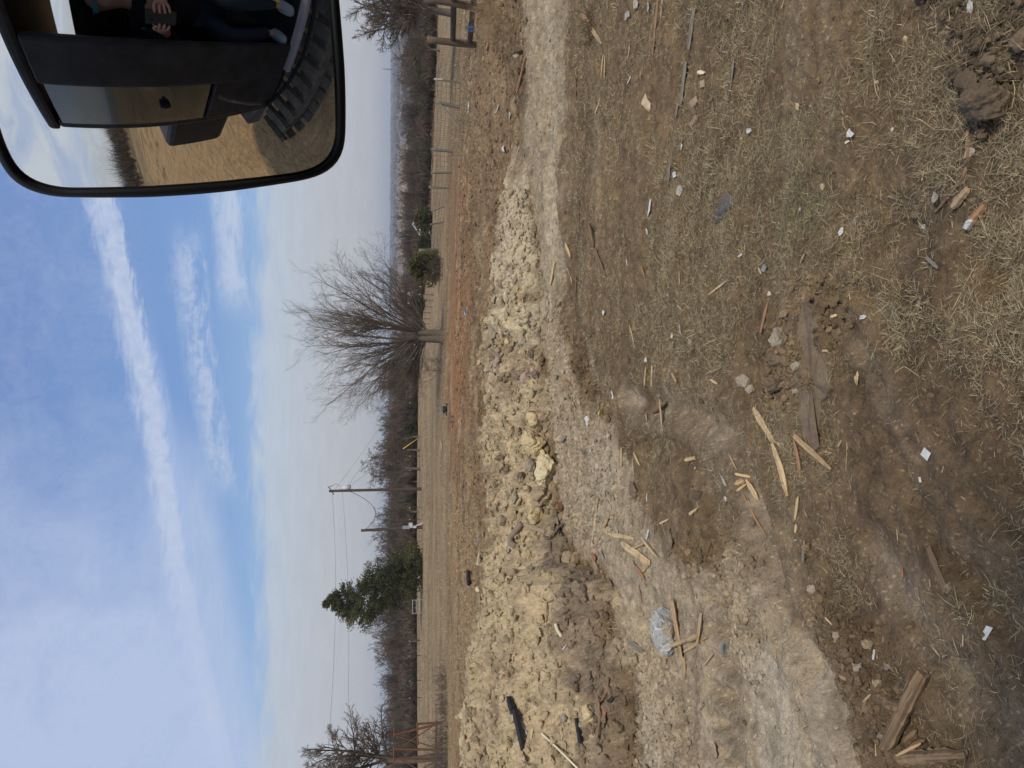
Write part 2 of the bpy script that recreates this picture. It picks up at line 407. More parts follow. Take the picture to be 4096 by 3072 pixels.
def ground_colour(x, y, speck=True):
    r = np.hypot(x, y); az = np.degrees(np.arctan2(x, y)); n = x.shape
    col = np.empty(n + (3,)); col[:] = (0.175, 0.126, 0.074)
    def lay(mask, c):
        m = mask[..., None]; np.copyto(col, col * (1 - m) + np.array(c) * m)
    lay(sstep(fbm(x, y, 0.7, 4, seed=51), -0.1, 0.5) * 0.8, (0.225, 0.162, 0.092))
    lay(sstep(fbm(x, y, 1.9, 4, 0.6, seed=52), 0.1, 0.6) * 0.75, (0.115, 0.08, 0.05))
    sm = fbm(x * 0.32 + 0.2 * y, y * 2.6, 0.9, 4, 0.6, seed=57); band = sstep(r, 3.6, 5.0) * (1 - sstep(r, 16, 24))
    lay(sstep(sm, 0.15, 0.6) * 0.65 * band, (0.27, 0.215, 0.145))
    lay(sstep(-sm, 0.15, 0.6) * 0.6 * band, (0.105, 0.074, 0.046))
    # pasture and far land
    strip = 0.6 * fbm(x * 0.2, y * 1.0, 0.35, 4, 0.6, seed=53) + 0.6 * fbm(x, y, 0.8, 4, 0.7, seed=56)
    past = np.zeros(n + (3,)); past[:] = (0.215, 0.160, 0.094)
    past += np.clip(strip, -0.6, 0.6)[..., None] * np.array((0.10, 0.08, 0.05))
    fs = np.interp(az, [-40, -8, 4, 10, 16, 30], [25, 27, 34, 27, 22.5, 19.5])
    m = sstep(r + 1.5 * fbm(x, y, 0.5, 3, seed=54), fs, fs + 2.5)[..., None]
    col = col * (1 - m) + past * m
    lay(sstep(np.abs((az + 360) % 360 - 240), 75, 60) * (1 - sstep(r, 22, 30)), (0.34, 0.235, 0.13))
    lay(sstep(r, 110, 150), (0.12, 0.088, 0.058))
    f = sstep(fbm(x * 0.35, y, 0.006, 3, seed=55), 0.16, 0.26) * sstep(r, 300, 500)
    lay(f * 0.7, (0.19, 0.14, 0.088))
    lay(np.exp(-((r - 1500) / 260) ** 2) * sstep(az, 6, 8.5) * (1 - sstep(az, 15, 18)), (0.29, 0.205, 0.12))
    near = r < 45
    xn = x[near]; yn = y[near]
    cn = col[near]
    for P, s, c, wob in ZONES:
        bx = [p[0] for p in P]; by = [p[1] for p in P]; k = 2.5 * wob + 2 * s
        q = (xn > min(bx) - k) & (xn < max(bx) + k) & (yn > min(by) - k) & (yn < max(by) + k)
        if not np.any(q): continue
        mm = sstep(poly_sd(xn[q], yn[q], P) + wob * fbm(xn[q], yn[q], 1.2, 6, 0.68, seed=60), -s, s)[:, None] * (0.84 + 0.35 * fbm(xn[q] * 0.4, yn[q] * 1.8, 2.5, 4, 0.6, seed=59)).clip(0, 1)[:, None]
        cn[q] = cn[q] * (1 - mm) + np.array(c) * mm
    # the heap itself
    mh, ins = mound(xn, yn); a = az[near]; rn = r[near]
    rb = np.interp(a, baz, brad); t = (rn - rb) / RW(a)
    hc = np.empty(cn.shape); hc[:] = (0.48, 0.395, 0.265)
    def hl(mask, c):
        nonlocal hc
        m = mask[:, None]; hc = hc * (1 - m) + np.array(c) * m
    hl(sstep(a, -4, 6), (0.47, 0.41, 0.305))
    hl(sstep(fbm(xn, yn, 0.9, 4, 0.6, seed=61), -0.05, 0.35) * 0.75, (0.275, 0.215, 0.15))
    hl(sstep(fbm(xn, yn, 1.4, 4, 0.6, seed=62), 0.22, 0.5) * 0.6, (0.46, 0.39, 0.245))
    hl(sstep(fbm(xn, yn, 1.1, 3, 0.6, seed=63), 0.33, 0.5) * 0.7, (0.215, 0.14, 0.09))
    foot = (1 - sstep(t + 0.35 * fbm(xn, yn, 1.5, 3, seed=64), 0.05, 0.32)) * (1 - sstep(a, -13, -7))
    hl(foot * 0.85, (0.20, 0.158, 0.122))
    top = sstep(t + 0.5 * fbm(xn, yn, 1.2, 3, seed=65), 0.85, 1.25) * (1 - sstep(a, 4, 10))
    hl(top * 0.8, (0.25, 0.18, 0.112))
    F1, F2, cid = worley(xn * 5, yn * 5, 81)
    hc = hc * (0.80 + 0.4 * cid)[:, None]
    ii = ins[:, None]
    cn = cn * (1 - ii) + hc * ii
    q = (rn > 13) & (rn < 34)
    mm = (sstep(fbm(xn, yn, 0.8, 4, 0.65, seed=68), 0.05, 0.45) * 0.6 * q * (1 - ins))[:, None]; cn = cn * (1 - mm) + np.array((0.31, 0.235, 0.145)) * mm
    mm = (sstep(fbm(xn * 0.5, yn, 1.3, 4, 0.65, seed=69), 0.1, 0.45) * 0.7 * q * (1 - ins))[:, None]; cn = cn * (1 - mm) + np.array((0.12, 0.08, 0.05)) * mm
    for R, w, c, k in ((RUT1, 0.22, (0.30, 0.255, 0.195), 0.85), (RUT5, 0.16, (0.24, 0.20, 0.155), 0.7), (RUT7, 0.10, (0.22, 0.18, 0.14), 0.5), (RUT6, 0.12, (0.11, 0.08, 0.055), 0.5)):
        d, s = line_d(xn, yn, R)
        m = (np.exp(-(d / w) ** 2) * k * (0.6 + fbm(xn, yn, 3, 3, seed=66)).clip(0, 1))[:, None]
        cn = cn * (1 - m) + np.array(c) * m
    col[near] = cn
    col *= (1 + 0.40 * fbm(x, y, 9, 5, 0.7, seed=67))[..., None]
    G1, G2, gid = worley(x * 45, y * 45, 91)
    sp = ((gid > 0.90) & (G1 < 0.33) & (r < 30))[..., None]
    if speck: col = np.where(sp, col * np.minimum(1.8, 0.5 / col.max(-1, keepdims=True)), col)
    col = np.maximum(col * np.array((1.07, 1.03, 0.96)), 0.015)
    return col * np.minimum(1.0, 0.56 / col.max(-1, keepdims=True))

C = SC.collection
def link(o, parent=None):
    C.objects.link(o)
    if parent is not None: o.parent = parent
    return o

def np_mesh(name, verts, faces=None, loops=None, sizes=None, mat=None, smooth=True, col=None):
    """faces: (n,k) array, or flat loops + sizes"""
    me = bpy.data.meshes.new(name)
    verts = np.asarray(verts, dtype=np.float32)
    if faces is not None:
        faces = np.asarray(faces, dtype=np.int32); loops = faces.ravel(); sizes = np.full(len(faces), faces.shape[1], dtype=np.int32)
    me.vertices.add(len(verts)); me.vertices.foreach_set('co', verts.ravel())
    me.loops.add(len(loops)); me.loops.foreach_set('vertex_index', np.asarray(loops, dtype=np.int32))
    me.polygons.add(len(sizes))
    st = np.zeros(len(sizes), dtype=np.int32); st[1:] = np.cumsum(sizes)[:-1]
    me.polygons.foreach_set('loop_start', st)
    try: me.polygons.foreach_set('loop_total', np.asarray(sizes, dtype=np.int32))
    except Exception: pass
    me.polygons.foreach_set('use_smooth', np.full(len(sizes), smooth, dtype=bool))
    me.update(calc_edges=True)
    if col is not None:
        ca = me.color_attributes.new('Col', 'FLOAT_COLOR', 'POINT')
        c4 = np.ones((len(verts), 4), dtype=np.float32); c4[:, :3] = col
        ca.data.foreach_set('color', c4.ravel())
    if mat: me.materials.append(mat)
    return me

def new_mat(name, rough=0.9):
    m = bpy.data.materials.new(name); m.use_nodes = True
    t = NT(m.node_tree); b = m.node_tree.nodes['Principled BSDF']
    b.inputs['Roughness'].default_value = rough
    try: b.inputs['Specular IOR Level'].default_value = 0.2
    except Exception: pass
    return m, t, b

def bump(t, b, h, strength, dist):
    n = t.node('ShaderNodeBump'); n.inputs['Strength'].default_value = strength; n.inputs['Distance'].default_value = dist
    t.put(n.inputs['Height'], h); t.l.new(n.outputs[0], b.inputs['Normal'])

def soil_mat(name, use_attr=True, colour=(0.2, 0.15, 0.1), sc=1.0, contrast=0.75):
    m, t, b = new_mat(name, 0.96)
    g = t.node('ShaderNodeNewGeometry').outputs['Position'] if use_attr else t.node('ShaderNodeTexCoord').outputs['Object']
    if use_attr:
        a = t.node('ShaderNodeAttribute'); a.attribute_name = 'Col'; base = a.outputs['Color']
    else:
        base = (*colour, 1)
    n1 = t.noise(g, 14 * sc, 6, 0.65); n2 = t.noise(g, 75 * sc, 4, 0.7)
    k = t.math('ADD', t.math('MULTIPLY', t.math('SUBTRACT', n1, 0.5), contrast * 1.6), t.math('MULTIPLY', t.math('SUBTRACT', n2, 0.5), contrast * 1.6))
    k = t.math('ADD', k, 1.0)
    vm = t.node('ShaderNodeVectorMath', operation='SCALE'); t.put(vm.inputs[0], base); t.put(vm.inputs['Scale'], k)
    t.l.new(vm.outputs[0], b.inputs['Base Color'])
    hh = t.math('ADD', t.math('MULTIPLY', n1, 1.0), t.math('MULTIPLY', n2, 0.5))
    bump(t, b, hh, 1.0, 0.045 / sc)
    return m

def build_ground():
    az_in = np.radians(np.linspace(-33, 33, 900))
    az_out = np.radians(np.linspace(33, 327, 180))[1:-1]
    az = np.concatenate([az_in, az_out])
    r = np.concatenate([np.geomspace(0.25, 1.9, 14)[:-1], np.geomspace(1.9, 55, 1080), np.geomspace(55, 9000, 150)[1:]])
    A, R = np.meshgrid(az, r)
    X = (R * np.sin(A)); Y = (R * np.cos(A))
    sh = X.shape
    x = X.ravel(); y = Y.ravel()
    z = terrain(x, y)
    col = ground_colour(x, y)
    nr, na = sh
    idx = np.arange(nr * na).reshape(sh)
    a = idx[:-1, :]; b = idx[1:, :]
    a2 = np.roll(a, -1, 1); b2 = np.roll(b, -1, 1)
    faces = np.stack([a, a2, b2, b], -1).reshape(-1, 4)[:, ::-1]
    # close the centre
    V = np.stack([x, y, z], 1)
    V = np.vstack([V, [[0, 0, float(terrain(np.array([0.0]), np.array([0.01]))[0])]]]); col = np.vstack([col, col[:1]])
    loops = list(faces.ravel()); 
    c = len(V) - 1
    tri = np.stack([np.full(na, c), np.roll(idx[0], -1), idx[0]], 1)
    loops = np.concatenate([faces.ravel(), tri.ravel()]); sizes = np.concatenate([np.full(len(faces), 4), np.full(na, 3)])
    me = np_mesh('ground', V, loops=loops, sizes=sizes, mat=soil_mat('soil'), col=col)
    o = link(bpy.data.objects.new('ground', me)); o['kind'] = 'structure'
    return o
build_ground()

def gz(x, y):
    return float(terrain(np.array([float(x)]), np.array([float(y)]))[0])

_tt = np.geomspace(1.5, 160, 900)
def hit(xi, yi):
    d = ray(xi, yi)
    P = CAM[None] + d[None] * _tt[:, None]
    z = terrain(P[:, 0], P[:, 1])
    k = np.where(P[:, 2] < z)[0]
    if len(k) == 0: return Vector(P[-1])
    k = max(int(k[0]), 1)
    ts = np.linspace(_tt[k - 1], _tt[k], 24)
    P = CAM[None] + d[None] * ts[:, None]; z = terrain(P[:, 0], P[:, 1])
    q = np.where(P[:, 2] < z)[0]; q = int(q[0]) if len(q) else 23
    p = P[q]; return Vector((p[0], p[1], z[q]))

# ------------------------------------------------------------------ tags
def tag(o, label=None, cat=None, group=None, kind=None):
    if label: o['label'] = label
    if cat: o['category'] = cat
    if group: o['group'] = group
    if kind: o['kind'] = kind
    return o
def empty(name, loc, rz=0.0):
    o = bpy.data.objects.new(name, None); o.location = loc; o.rotation_euler = (0, 0, rz); o.empty_display_size = 0.2
    return link(o)
def place(name, me, loc=(0, 0, 0), parent=None):
    o = bpy.data.objects.new(name, me); o.location = loc
    return link(o, parent)
def copy_tree(o, parent=None):
    c = o.copy(); C.objects.link(c); c.parent = parent
    for ch in list(o.children): copy_tree(ch, c)
    return c

# ------------------------------------------------------------------ materials
def plain(name, colour, rough=0.8, metal=0.0, var=0.25, sc=6.0, bmp=0.0):
    m, t, b = new_mat(name, rough)
    g = t.node('ShaderNodeTexCoord').outputs['Object']
    n = t.noise(g, sc, 5, 0.65)
    k = t.math('ADD', t.math('MULTIPLY', t.math('SUBTRACT', n, 0.5), var * 3), 1.0)
    vm = t.node('ShaderNodeVectorMath', operation='SCALE'); vm.inputs[0].default_value = colour; t.put(vm.inputs['Scale'], k)
    t.l.new(vm.outputs[0], b.inputs['Base Color']); b.inputs['Metallic'].default_value = metal
    if bmp: bump(t, b, n, 0.8, bmp)
    return m
def wood(name, c1, c2, dirt=(0.13, 0.095, 0.06), dk=0.35, sc=1.0):
    m, t, b = new_mat(name, 0.88)
    tc = t.node('ShaderNodeTexCoord').outputs['Object']
    gr = t.noise(t.mapping(tc, (2.5 * sc, 90 * sc, 60 * sc)), 1.0, 4, 0.6, 0.3)
    n2 = t.noise(tc, 9 * sc, 4, 0.6)
    col = t.mix(t.smooth(gr, 0.36, 0.64), (*c1, 1), (*c2, 1))
    col = t.mix(t.math('MULTIPLY', t.smooth(n2, 0.5, 0.68), dk), col, (*dirt, 1))
    t.l.new(col, b.inputs['Base Color']); bump(t, b, gr, 0.8, 0.004)
    return m
def attr_mat(name, rough=0.9, var=0.3, sc=30.0, thin=0.0):
    m, t, b = new_mat(name, rough)
    a = t.node('ShaderNodeAttribute'); a.attribute_name = 'Col'
    g = t.node('ShaderNodeNewGeometry').outputs['Position']
    n = t.noise(g, sc, 3, 0.6)
    k = t.math('ADD', t.math('MULTIPLY', t.math('SUBTRACT', n, 0.5), var * 3), 1.0)
    vm = t.node('ShaderNodeVectorMath', operation='SCALE'); t.put(vm.inputs[0], a.outputs['Color']); t.put(vm.inputs['Scale'], k)
    t.l.new(vm.outputs[0], b.inputs['Base Color'])
    return m
M = dict(
    pale=wood('pale_split_wood', (0.56, 0.43, 0.245), (0.42, 0.29, 0.15), dk=0.55),
    tan=wood('tan_wood', (0.44, 0.32, 0.18), (0.30, 0.20, 0.11), dk=0.6),
    orange=wood('orange_wood', (0.34, 0.205, 0.11), (0.22, 0.125, 0.07), dk=0.55),
    brown=wood('brown_wood', (0.20, 0.135, 0.08), (0.12, 0.08, 0.05), dk=0.55),
    grey=wood('grey_weathered_wood', (0.235, 0.205, 0.165), (0.14, 0.12, 0.10), dk=0.55),
    dusty=wood('dusty_board', (0.34, 0.27, 0.18), (0.24, 0.185, 0.12), dirt=(0.3, 0.25, 0.18), dk=0.5),
    log=wood('rotten_log_wood', (0.22, 0.15, 0.085), (0.09, 0.06, 0.037), dk=0.4, sc=0.8),
    post=wood('weathered_post_wood', (0.16, 0.11, 0.075), (0.085, 0.06, 0.042), dk=0.2, sc=0.5),
    rail=wood('dark_rail_wood', (0.085, 0.065, 0.052), (0.05, 0.04, 0.034), dk=0.1, sc=0.5),
    greypost=wood('grey_post_wood', (0.20, 0.18, 0.155), (0.13, 0.115, 0.10), dk=0.2, sc=0.5),
    pole=wood('utility_pole_wood', (0.085, 0.068, 0.055), (0.055, 0.044, 0.036), dk=0.2, sc=0.3),
    char=plain('charred_wood', (0.022, 0.023, 0.026), 0.7, 0, 0.5, 25, 0.01),
    white=plain('white_plastic', (0.50, 0.495, 0.475), 0.65, 0, 0.22, 20, 0.002),
    offwhite=plain('off_white_scrap', (0.33, 0.30, 0.25), 0.7, 0, 0.35, 20, 0.003),
    clearp=plain('dull_plastic_film', (0.24, 0.23, 0.215), 0.35, 0, 0.3, 20, 0.004),
    cream=plain('cream_plastic', (0.62, 0.55, 0.38), 0.6, 0, 0.1, 10),
    yellow=plain('yellow_plastic', (0.5, 0.37, 0.07), 0.5, 0, 0.1, 10),
    black=plain('black_rubber', (0.02, 0.02, 0.022), 0.6, 0, 0.3, 15),
    darkgrey=plain('dark_grey_sheet', (0.085, 0.082, 0.078), 0.7, 0, 0.3, 20, 0.003),
    blue=plain('blue_cloth', (0.05, 0.16, 0.42), 0.8, 0, 0.2, 10),
    palebl=plain('pale_blue_cloth', (0.16, 0.30, 0.48), 0.8, 0, 0.2, 10),
    teal=plain('teal_scrap', (0.03, 0.14, 0.18), 0.6, 0, 0.2, 10),
    rust=plain('rusty_steel', (0.14, 0.065, 0.038), 0.85, 0.1, 0.5, 12, 0.003),
    redclay=plain('red_bark', (0.13, 0.065, 0.042), 0.9, 0, 0.4, 20, 0.01),
    galv=plain('galvanised_steel', (0.30, 0.31, 0.31), 0.5, 0.4, 0.15, 5),
    lightgrey=plain('light_grey_paint', (0.48, 0.51, 0.52), 0.5, 0, 0.05, 5),
    wire=plain('dark_wire', (0.045, 0.04, 0.036), 0.6, 0.3, 0.1, 5),
    bark=plain('grey_bark', (0.125, 0.105, 0.082), 0.95, 0, 0.45, 9, 0.03),
    twig=plain('brown_twigs', (0.125, 0.10, 0.078), 0.95, 0, 0.3, 2),
    twig2=plain('grey_brown_twigs', (0.115, 0.09, 0.072), 0.95, 0, 0.35, 0.6),
    root=wood('root_wood', (0.27, 0.16, 0.095), (0.17, 0.10, 0.06), dk=0.2),
    roottan=wood('pale_root_wood', (0.42, 0.32, 0.19), (0.30, 0.22, 0.13), dk=0.2),
    white2=plain('white_painted_siding', (0.62, 0.62, 0.60), 0.8, 0, 0.05, 1),
    roofm=plain('grey_metal_roof', (0.42, 0.43, 0.44), 0.5, 0.2, 0.08, 1),
    gdark=plain('dark_window', (0.03, 0.03, 0.035), 0.3),
)
def rock_mat(name, c, c2, lo=0.45, hi=0.62, sc=5.0):
    m, t, b = new_mat(name, 0.95)
    g = t.node('ShaderNodeTexCoord').outputs['Object']
    n1 = t.noise(g, sc, 6, 0.65, 0.3); n2 = t.noise(g, sc * 7, 5, 0.7)
    col = t.mix(t.smooth(n1, lo, hi), (*c, 1), (*c2, 1))
    if name == 'blue_grey_stone':
        v = t.noise(g, 2.6, 2, 0.4, 0.8)
        col = t.mix(t.smooth(t.math('ABSOLUTE', t.math('SUBTRACT', v, 0.5)), 0.008, 0.003), col, (0.55, 0.55, 0.52, 1))
        dn = t.noise(g, 3.5, 4, 0.6); col = t.mix(t.smooth(dn, 0.5, 0.66), col, (0.33, 0.27, 0.19, 1))
    k = t.math('ADD', t.math('MULTIPLY', t.math('SUBTRACT', n2, 0.5), 0.9), 1.0)
    vm = t.node('ShaderNodeVectorMath', operation='SCALE'); t.put(vm.inputs[0], col); t.put(vm.inputs['Scale'], k)
    t.l.new(vm.outputs[0], b.inputs['Base Color'])
    bump(t, b, t.math('ADD', n1, t.math('MULTIPLY', n2, 0.6)), 0.9, 0.03)
    return m
RM = dict(
    cream=rock_mat('cream_clay', (0.56, 0.48, 0.31), (0.50, 0.41, 0.24)),
    yellow=rock_mat('yellow_clay', (0.50, 0.40, 0.225), (0.30, 0.18, 0.12), 0.55, 0.68),
    tan=rock_mat('tan_clay', (0.33, 0.26, 0.165), (0.26, 0.20, 0.13)),
    greytan=rock_mat('grey_tan_clay', (0.30, 0.245, 0.17), (0.20, 0.16, 0.12)),
    brown=rock_mat('brown_clod', (0.155, 0.115, 0.076), (0.20, 0.15, 0.10)),
    dark=rock_mat('dark_clod', (0.115, 0.086, 0.06), (0.155, 0.118, 0.082)),
    pink=rock_mat('pinkish_rock', (0.36, 0.29, 0.235), (0.30, 0.20, 0.15)),
    purple=rock_mat('purplish_rock', (0.15, 0.11, 0.10), (0.20, 0.15, 0.125)),
    grey=rock_mat('blue_grey_stone', (0.34, 0.34, 0.325), (0.20, 0.205, 0.205), 0.45, 0.6, 6),
    pale=rock_mat('pale_clod', (0.33, 0.28, 0.205), (0.25, 0.205, 0.145)),
    block=rock_mat('grey_block', (0.30, 0.28, 0.24), (0.26, 0.24, 0.2)),
    stone=rock_mat('grey_stone', (0.20, 0.18, 0.155), (0.16, 0.14, 0.12)),
)

# ------------------------------------------------------------------ mesh makers
def tubes_np(polys, sides=4):
    """polys: list of (pts (n,3), radii (n)) -> verts, faces (quads), grouped by n for speed"""
    by = {}
    for p, r in polys: by.setdefault(len(p), []).append((p, r))
    VV = []; FF = []; off = 0
    for n, L in by.items():
        Pn = np.array([a for a, _ in L], dtype=np.float64); Rn = np.array([b for _, b in L], dtype=np.float64)
        T = np.gradient(Pn, axis=1); T /= np.linalg.norm(T, axis=2, keepdims=True) + 1e-12
        ref = np.where(np.abs(T[:, :1, 2:3]) > 0.8, np.array([1.0, 0, 0]), np.array([0, 0, 1.0]))
        ref = np.broadcast_to(ref, T.shape)
        U = np.cross(ref, T); U /= np.linalg.norm(U, axis=2, keepdims=True) + 1e-12
        Wv = np.cross(T, U)
        ang = np.arange(sides) * 2 * math.pi / sides
        V = Pn[:, :, None] + Rn[:, :, None, None] * (np.cos(ang)[:, None] * U[:, :, None] + np.sin(ang)[:, None] * Wv[:, :, None])
        m = len(L)
        idx = np.arange(m * n * sides).reshape(m, n, sides) + off
        a = idx[:, :-1]; b = idx[:, 1:]
        f = np.stack([a, np.roll(a, -1, 2), np.roll(b, -1, 2), b], -1).reshape(-1, 4)
        VV.append(V.reshape(-1, 3)); FF.append(f); off += m * n * sides
    return np.vstack(VV), np.vstack(FF)
def tube_mesh(name, polys, mat, sides=4, smooth=True):
    v, f = tubes_np(polys, sides)
    return np_mesh(name, v, f, mat=mat, smooth=smooth)
def tube_obj(name, pts, rad, mat, sides=8, parent=None, cap=True):
    """one closed tube, origin at its first point"""
    P = np.array([tuple(p) for p in pts], dtype=float); o = P[0].copy(); P = P - o
    R = np.array(rad if hasattr(rad, '__len__') else [rad] * len(P), dtype=float)
    if cap:
        P = np.vstack([P[:1], P, P[-1:]]); R = np.concatenate([[1e-4], R, [1e-4]])
        T = P[1] - P[2]; P[0] = P[1] + T * 1e-4; T = P[-2] - P[-3]; P[-1] = P[-2] + T * 1e-4
    v, f = tubes_np([(P, R)], sides)
    loc = o if parent is None else o - np.array(parent.location)
    return place(name, np_mesh(name, v, f, mat=mat), loc, parent)
def box_verts(sx, sy, sz, c=(0, 0, 0)):
    x, y, z = sx / 2, sy / 2, sz / 2
    v = np.array([(-x, -y, -z), (x, -y, -z), (x, y, -z), (-x, y, -z), (-x, -y, z), (x, -y, z), (x, y, z), (-x, y, z)]) + np.array(c)
    f = [(0, 3, 2, 1), (4, 5, 6, 7), (0, 1, 5, 4), (1, 2, 6, 5), (2, 3, 7, 6), (3, 0, 4, 7)]
    return v, f
def boxes(name, L, mat, parent=None, loc=(0, 0, 0), bev=0.0):
    V = []; Fs = []; k = 0
    for s, c in L:
        v, f = box_verts(*s, c); V.append(v); Fs += [tuple(i + k for i in q) for q in f]; k += 8
    o = place(name, np_mesh(name, np.vstack(V), np.array(Fs), mat=mat, smooth=False), loc, parent)
    if bev:
        m = o.modifiers.new('b', 'BEVEL'); m.width = bev; m.segments = 2
    return o
def frame_from(p0, p1, up=Vector((0, 0, 1)), roll=0.0):
    x = (p1 - p0).normalized(); y = up.cross(x)
    if y.length < 1e-4: y = Vector((0, 1, 0))
    y.normalize(); z = x.cross(y)
    R = Matrix((x, y, z)).transposed().to_4x4() @ Matrix.Rotation(roll, 4, 'X')
    return R
def splint_mesh(name, L, w, th, mat, rng, taper=(0.3, 0.3), bend=0.0, jag=0.2, n=9):
    """a length of split wood along local x: uneven width and thickness, broken ends"""
    xs = np.linspace(-L / 2, L / 2, n)
    V = []
    k = 6
    for i, x in enumerate(xs):
        t = i / (n - 1)
        e = min(1.0, taper[0] + (1 - taper[0]) * min(1, t / 0.22)) * min(1.0, taper[1] + (1 - taper[1]) * min(1, (1 - t) / 0.22))
        ww = w / 2 * e * (1 + jag * (rng.random() - 0.5) * 1.4); tt = th / 2 * max(e, 0.45) * (1 + jag * (rng.random() - 0.5))
        cy = bend * (1 - (2 * t - 1) ** 2) + jag * w * 0.18 * (rng.random() - 0.5)
        ring = [(-1, -0.45), (-0.3, -1), (0.75, -0.8), (1, 0.35), (0.35, 1), (-0.7, 0.85)]
        for a, b in ring:
            V.append((x + jag * w * 0.5 * (rng.random() - 0.5) * (2 if i in (0, n - 1) else 0.3), cy + a * ww, b * tt))
    Fq = []
    for i in range(n - 1):
        for j in range(k):
            Fq.append((i * k + j, i * k + (j + 1) % k, (i + 1) * k + (j + 1) % k, (i + 1) * k + j))
    loops = [v for q in Fq for v in q] + list(range(k))[::-1] + [(n - 1) * k + j for j in range(k)]
    sizes = [4] * len(Fq) + [k, k]
    return np_mesh(name, V, loops=np.array(loops), sizes=np.array(sizes), mat=mat, smooth=False)

import bmesh
def ico(sub):
    bm = bmesh.new(); bmesh.ops.create_icosphere(bm, subdivisions=sub, radius=1.0)
    v = np.array([q.co[:] for q in bm.verts]); f = np.array([[w.index for w in q.verts] for q in bm.faces]); bm.free()
    return v, f
ICO = {s: ico(s) for s in (1, 2, 3, 4)}
def rock_shape(sub, rng, rough=0.25, facet=6):
    v, f = ICO[sub]; v = v.copy()
    for _ in range(facet + 2):                  # chop with planes for broken faces
        d = rng.normal(size=3); d /= np.linalg.norm(d); c = 0.45 + 0.4 * rng.random()
        k = v @ d; ex = np.maximum(k - c, 0); v -= ex[:, None] * d * 0.9
    o = rng.random(2) * 50
    s = fbm(v[:, 0] * 1.0 + o[0] + v[:, 2] * 0.7, v[:, 1] + o[1] - v[:, 2] * 0.6, 1.6, 4, 0.55, seed=int(rng.integers(1e4)))
    v *= (1 + rough * 1.6 * s)[:, None]
    if sub > 2:
        s2 = fbm(v[:, 0] + o[1] - v[:, 2] * 0.8, v[:, 1] + o[0] + v[:, 2] * 0.5, 5.0, 3, 0.6, seed=int(rng.integers(1e4)))
        v *= (1 + 0.16 * s2)[:, None]
    return v, f
def rock_obj(name, xi, yi, wpx, hpx, mat, label, rng, cat='clod', sub=3, sink=0.3, flat=0.7, rot=None, group=None, rough=0.25, facet=6):
    """wpx: across (picture's vertical), hpx: seen height/depth (picture's horizontal)"""
    p = hit(xi + hpx * 0.35, yi); dist = (p - Vector(CAM)).length
    a = wpx * dist / F / 2; hgt = hpx * dist / F / 2
    v, f = rock_shape(sub, rng, rough, facet)
    v = v / np.percentile(np.abs(v), 97, axis=0) * 1.03
    v = v * np.array([a, (a + hgt) * 0.55, max(hgt * 0.95, 0.3 * a) * flat / 0.7])
    ang = math.atan2(p.x, p.y) * -1 + (rng.random() - 0.5) * 0.6 if rot is None else rot
    o = place(name, np_mesh(name, v, f, mat=mat, smooth=False), (p.x, p.y, p.z + (0.5 - sink) * hgt))
    o.rotation_euler = (0, 0, ang)
    tag(o, label, cat, group)
    return o
def stick(name, xi0, yi0, xi1, yi1, wpx, mat, label, rng, cat='splinter', lift=0.3, thick=0.45, taper=(0.35, 0.35), bend=0.0, group=None, end_lift=(0, 0), jag=0.25, n=9):
    a = hit(xi0, yi0); b = hit(xi1, yi1)
    d = ((a + b) / 2 - Vector(CAM)).length; w = wpx * d / F; th = w * thick
    mid = (a + b) / 2; up = max(0.0, gz(mid.x, mid.y) - mid.z) * 0.8 + 0.007
    a = a + Vector((0, 0, th * lift + end_lift[0] + up)); b = b + Vector((0, 0, th * lift + end_lift[1] + up))
    L = (b - a).length
    me = splint_mesh(name, L, w, th, mat, rng, taper, bend * L, jag, n)
    o = place(name, me); o.matrix_world = Matrix.Translation((a + b) / 2) @ frame_from(a, b)
    tag(o, label, cat, group)
    return o
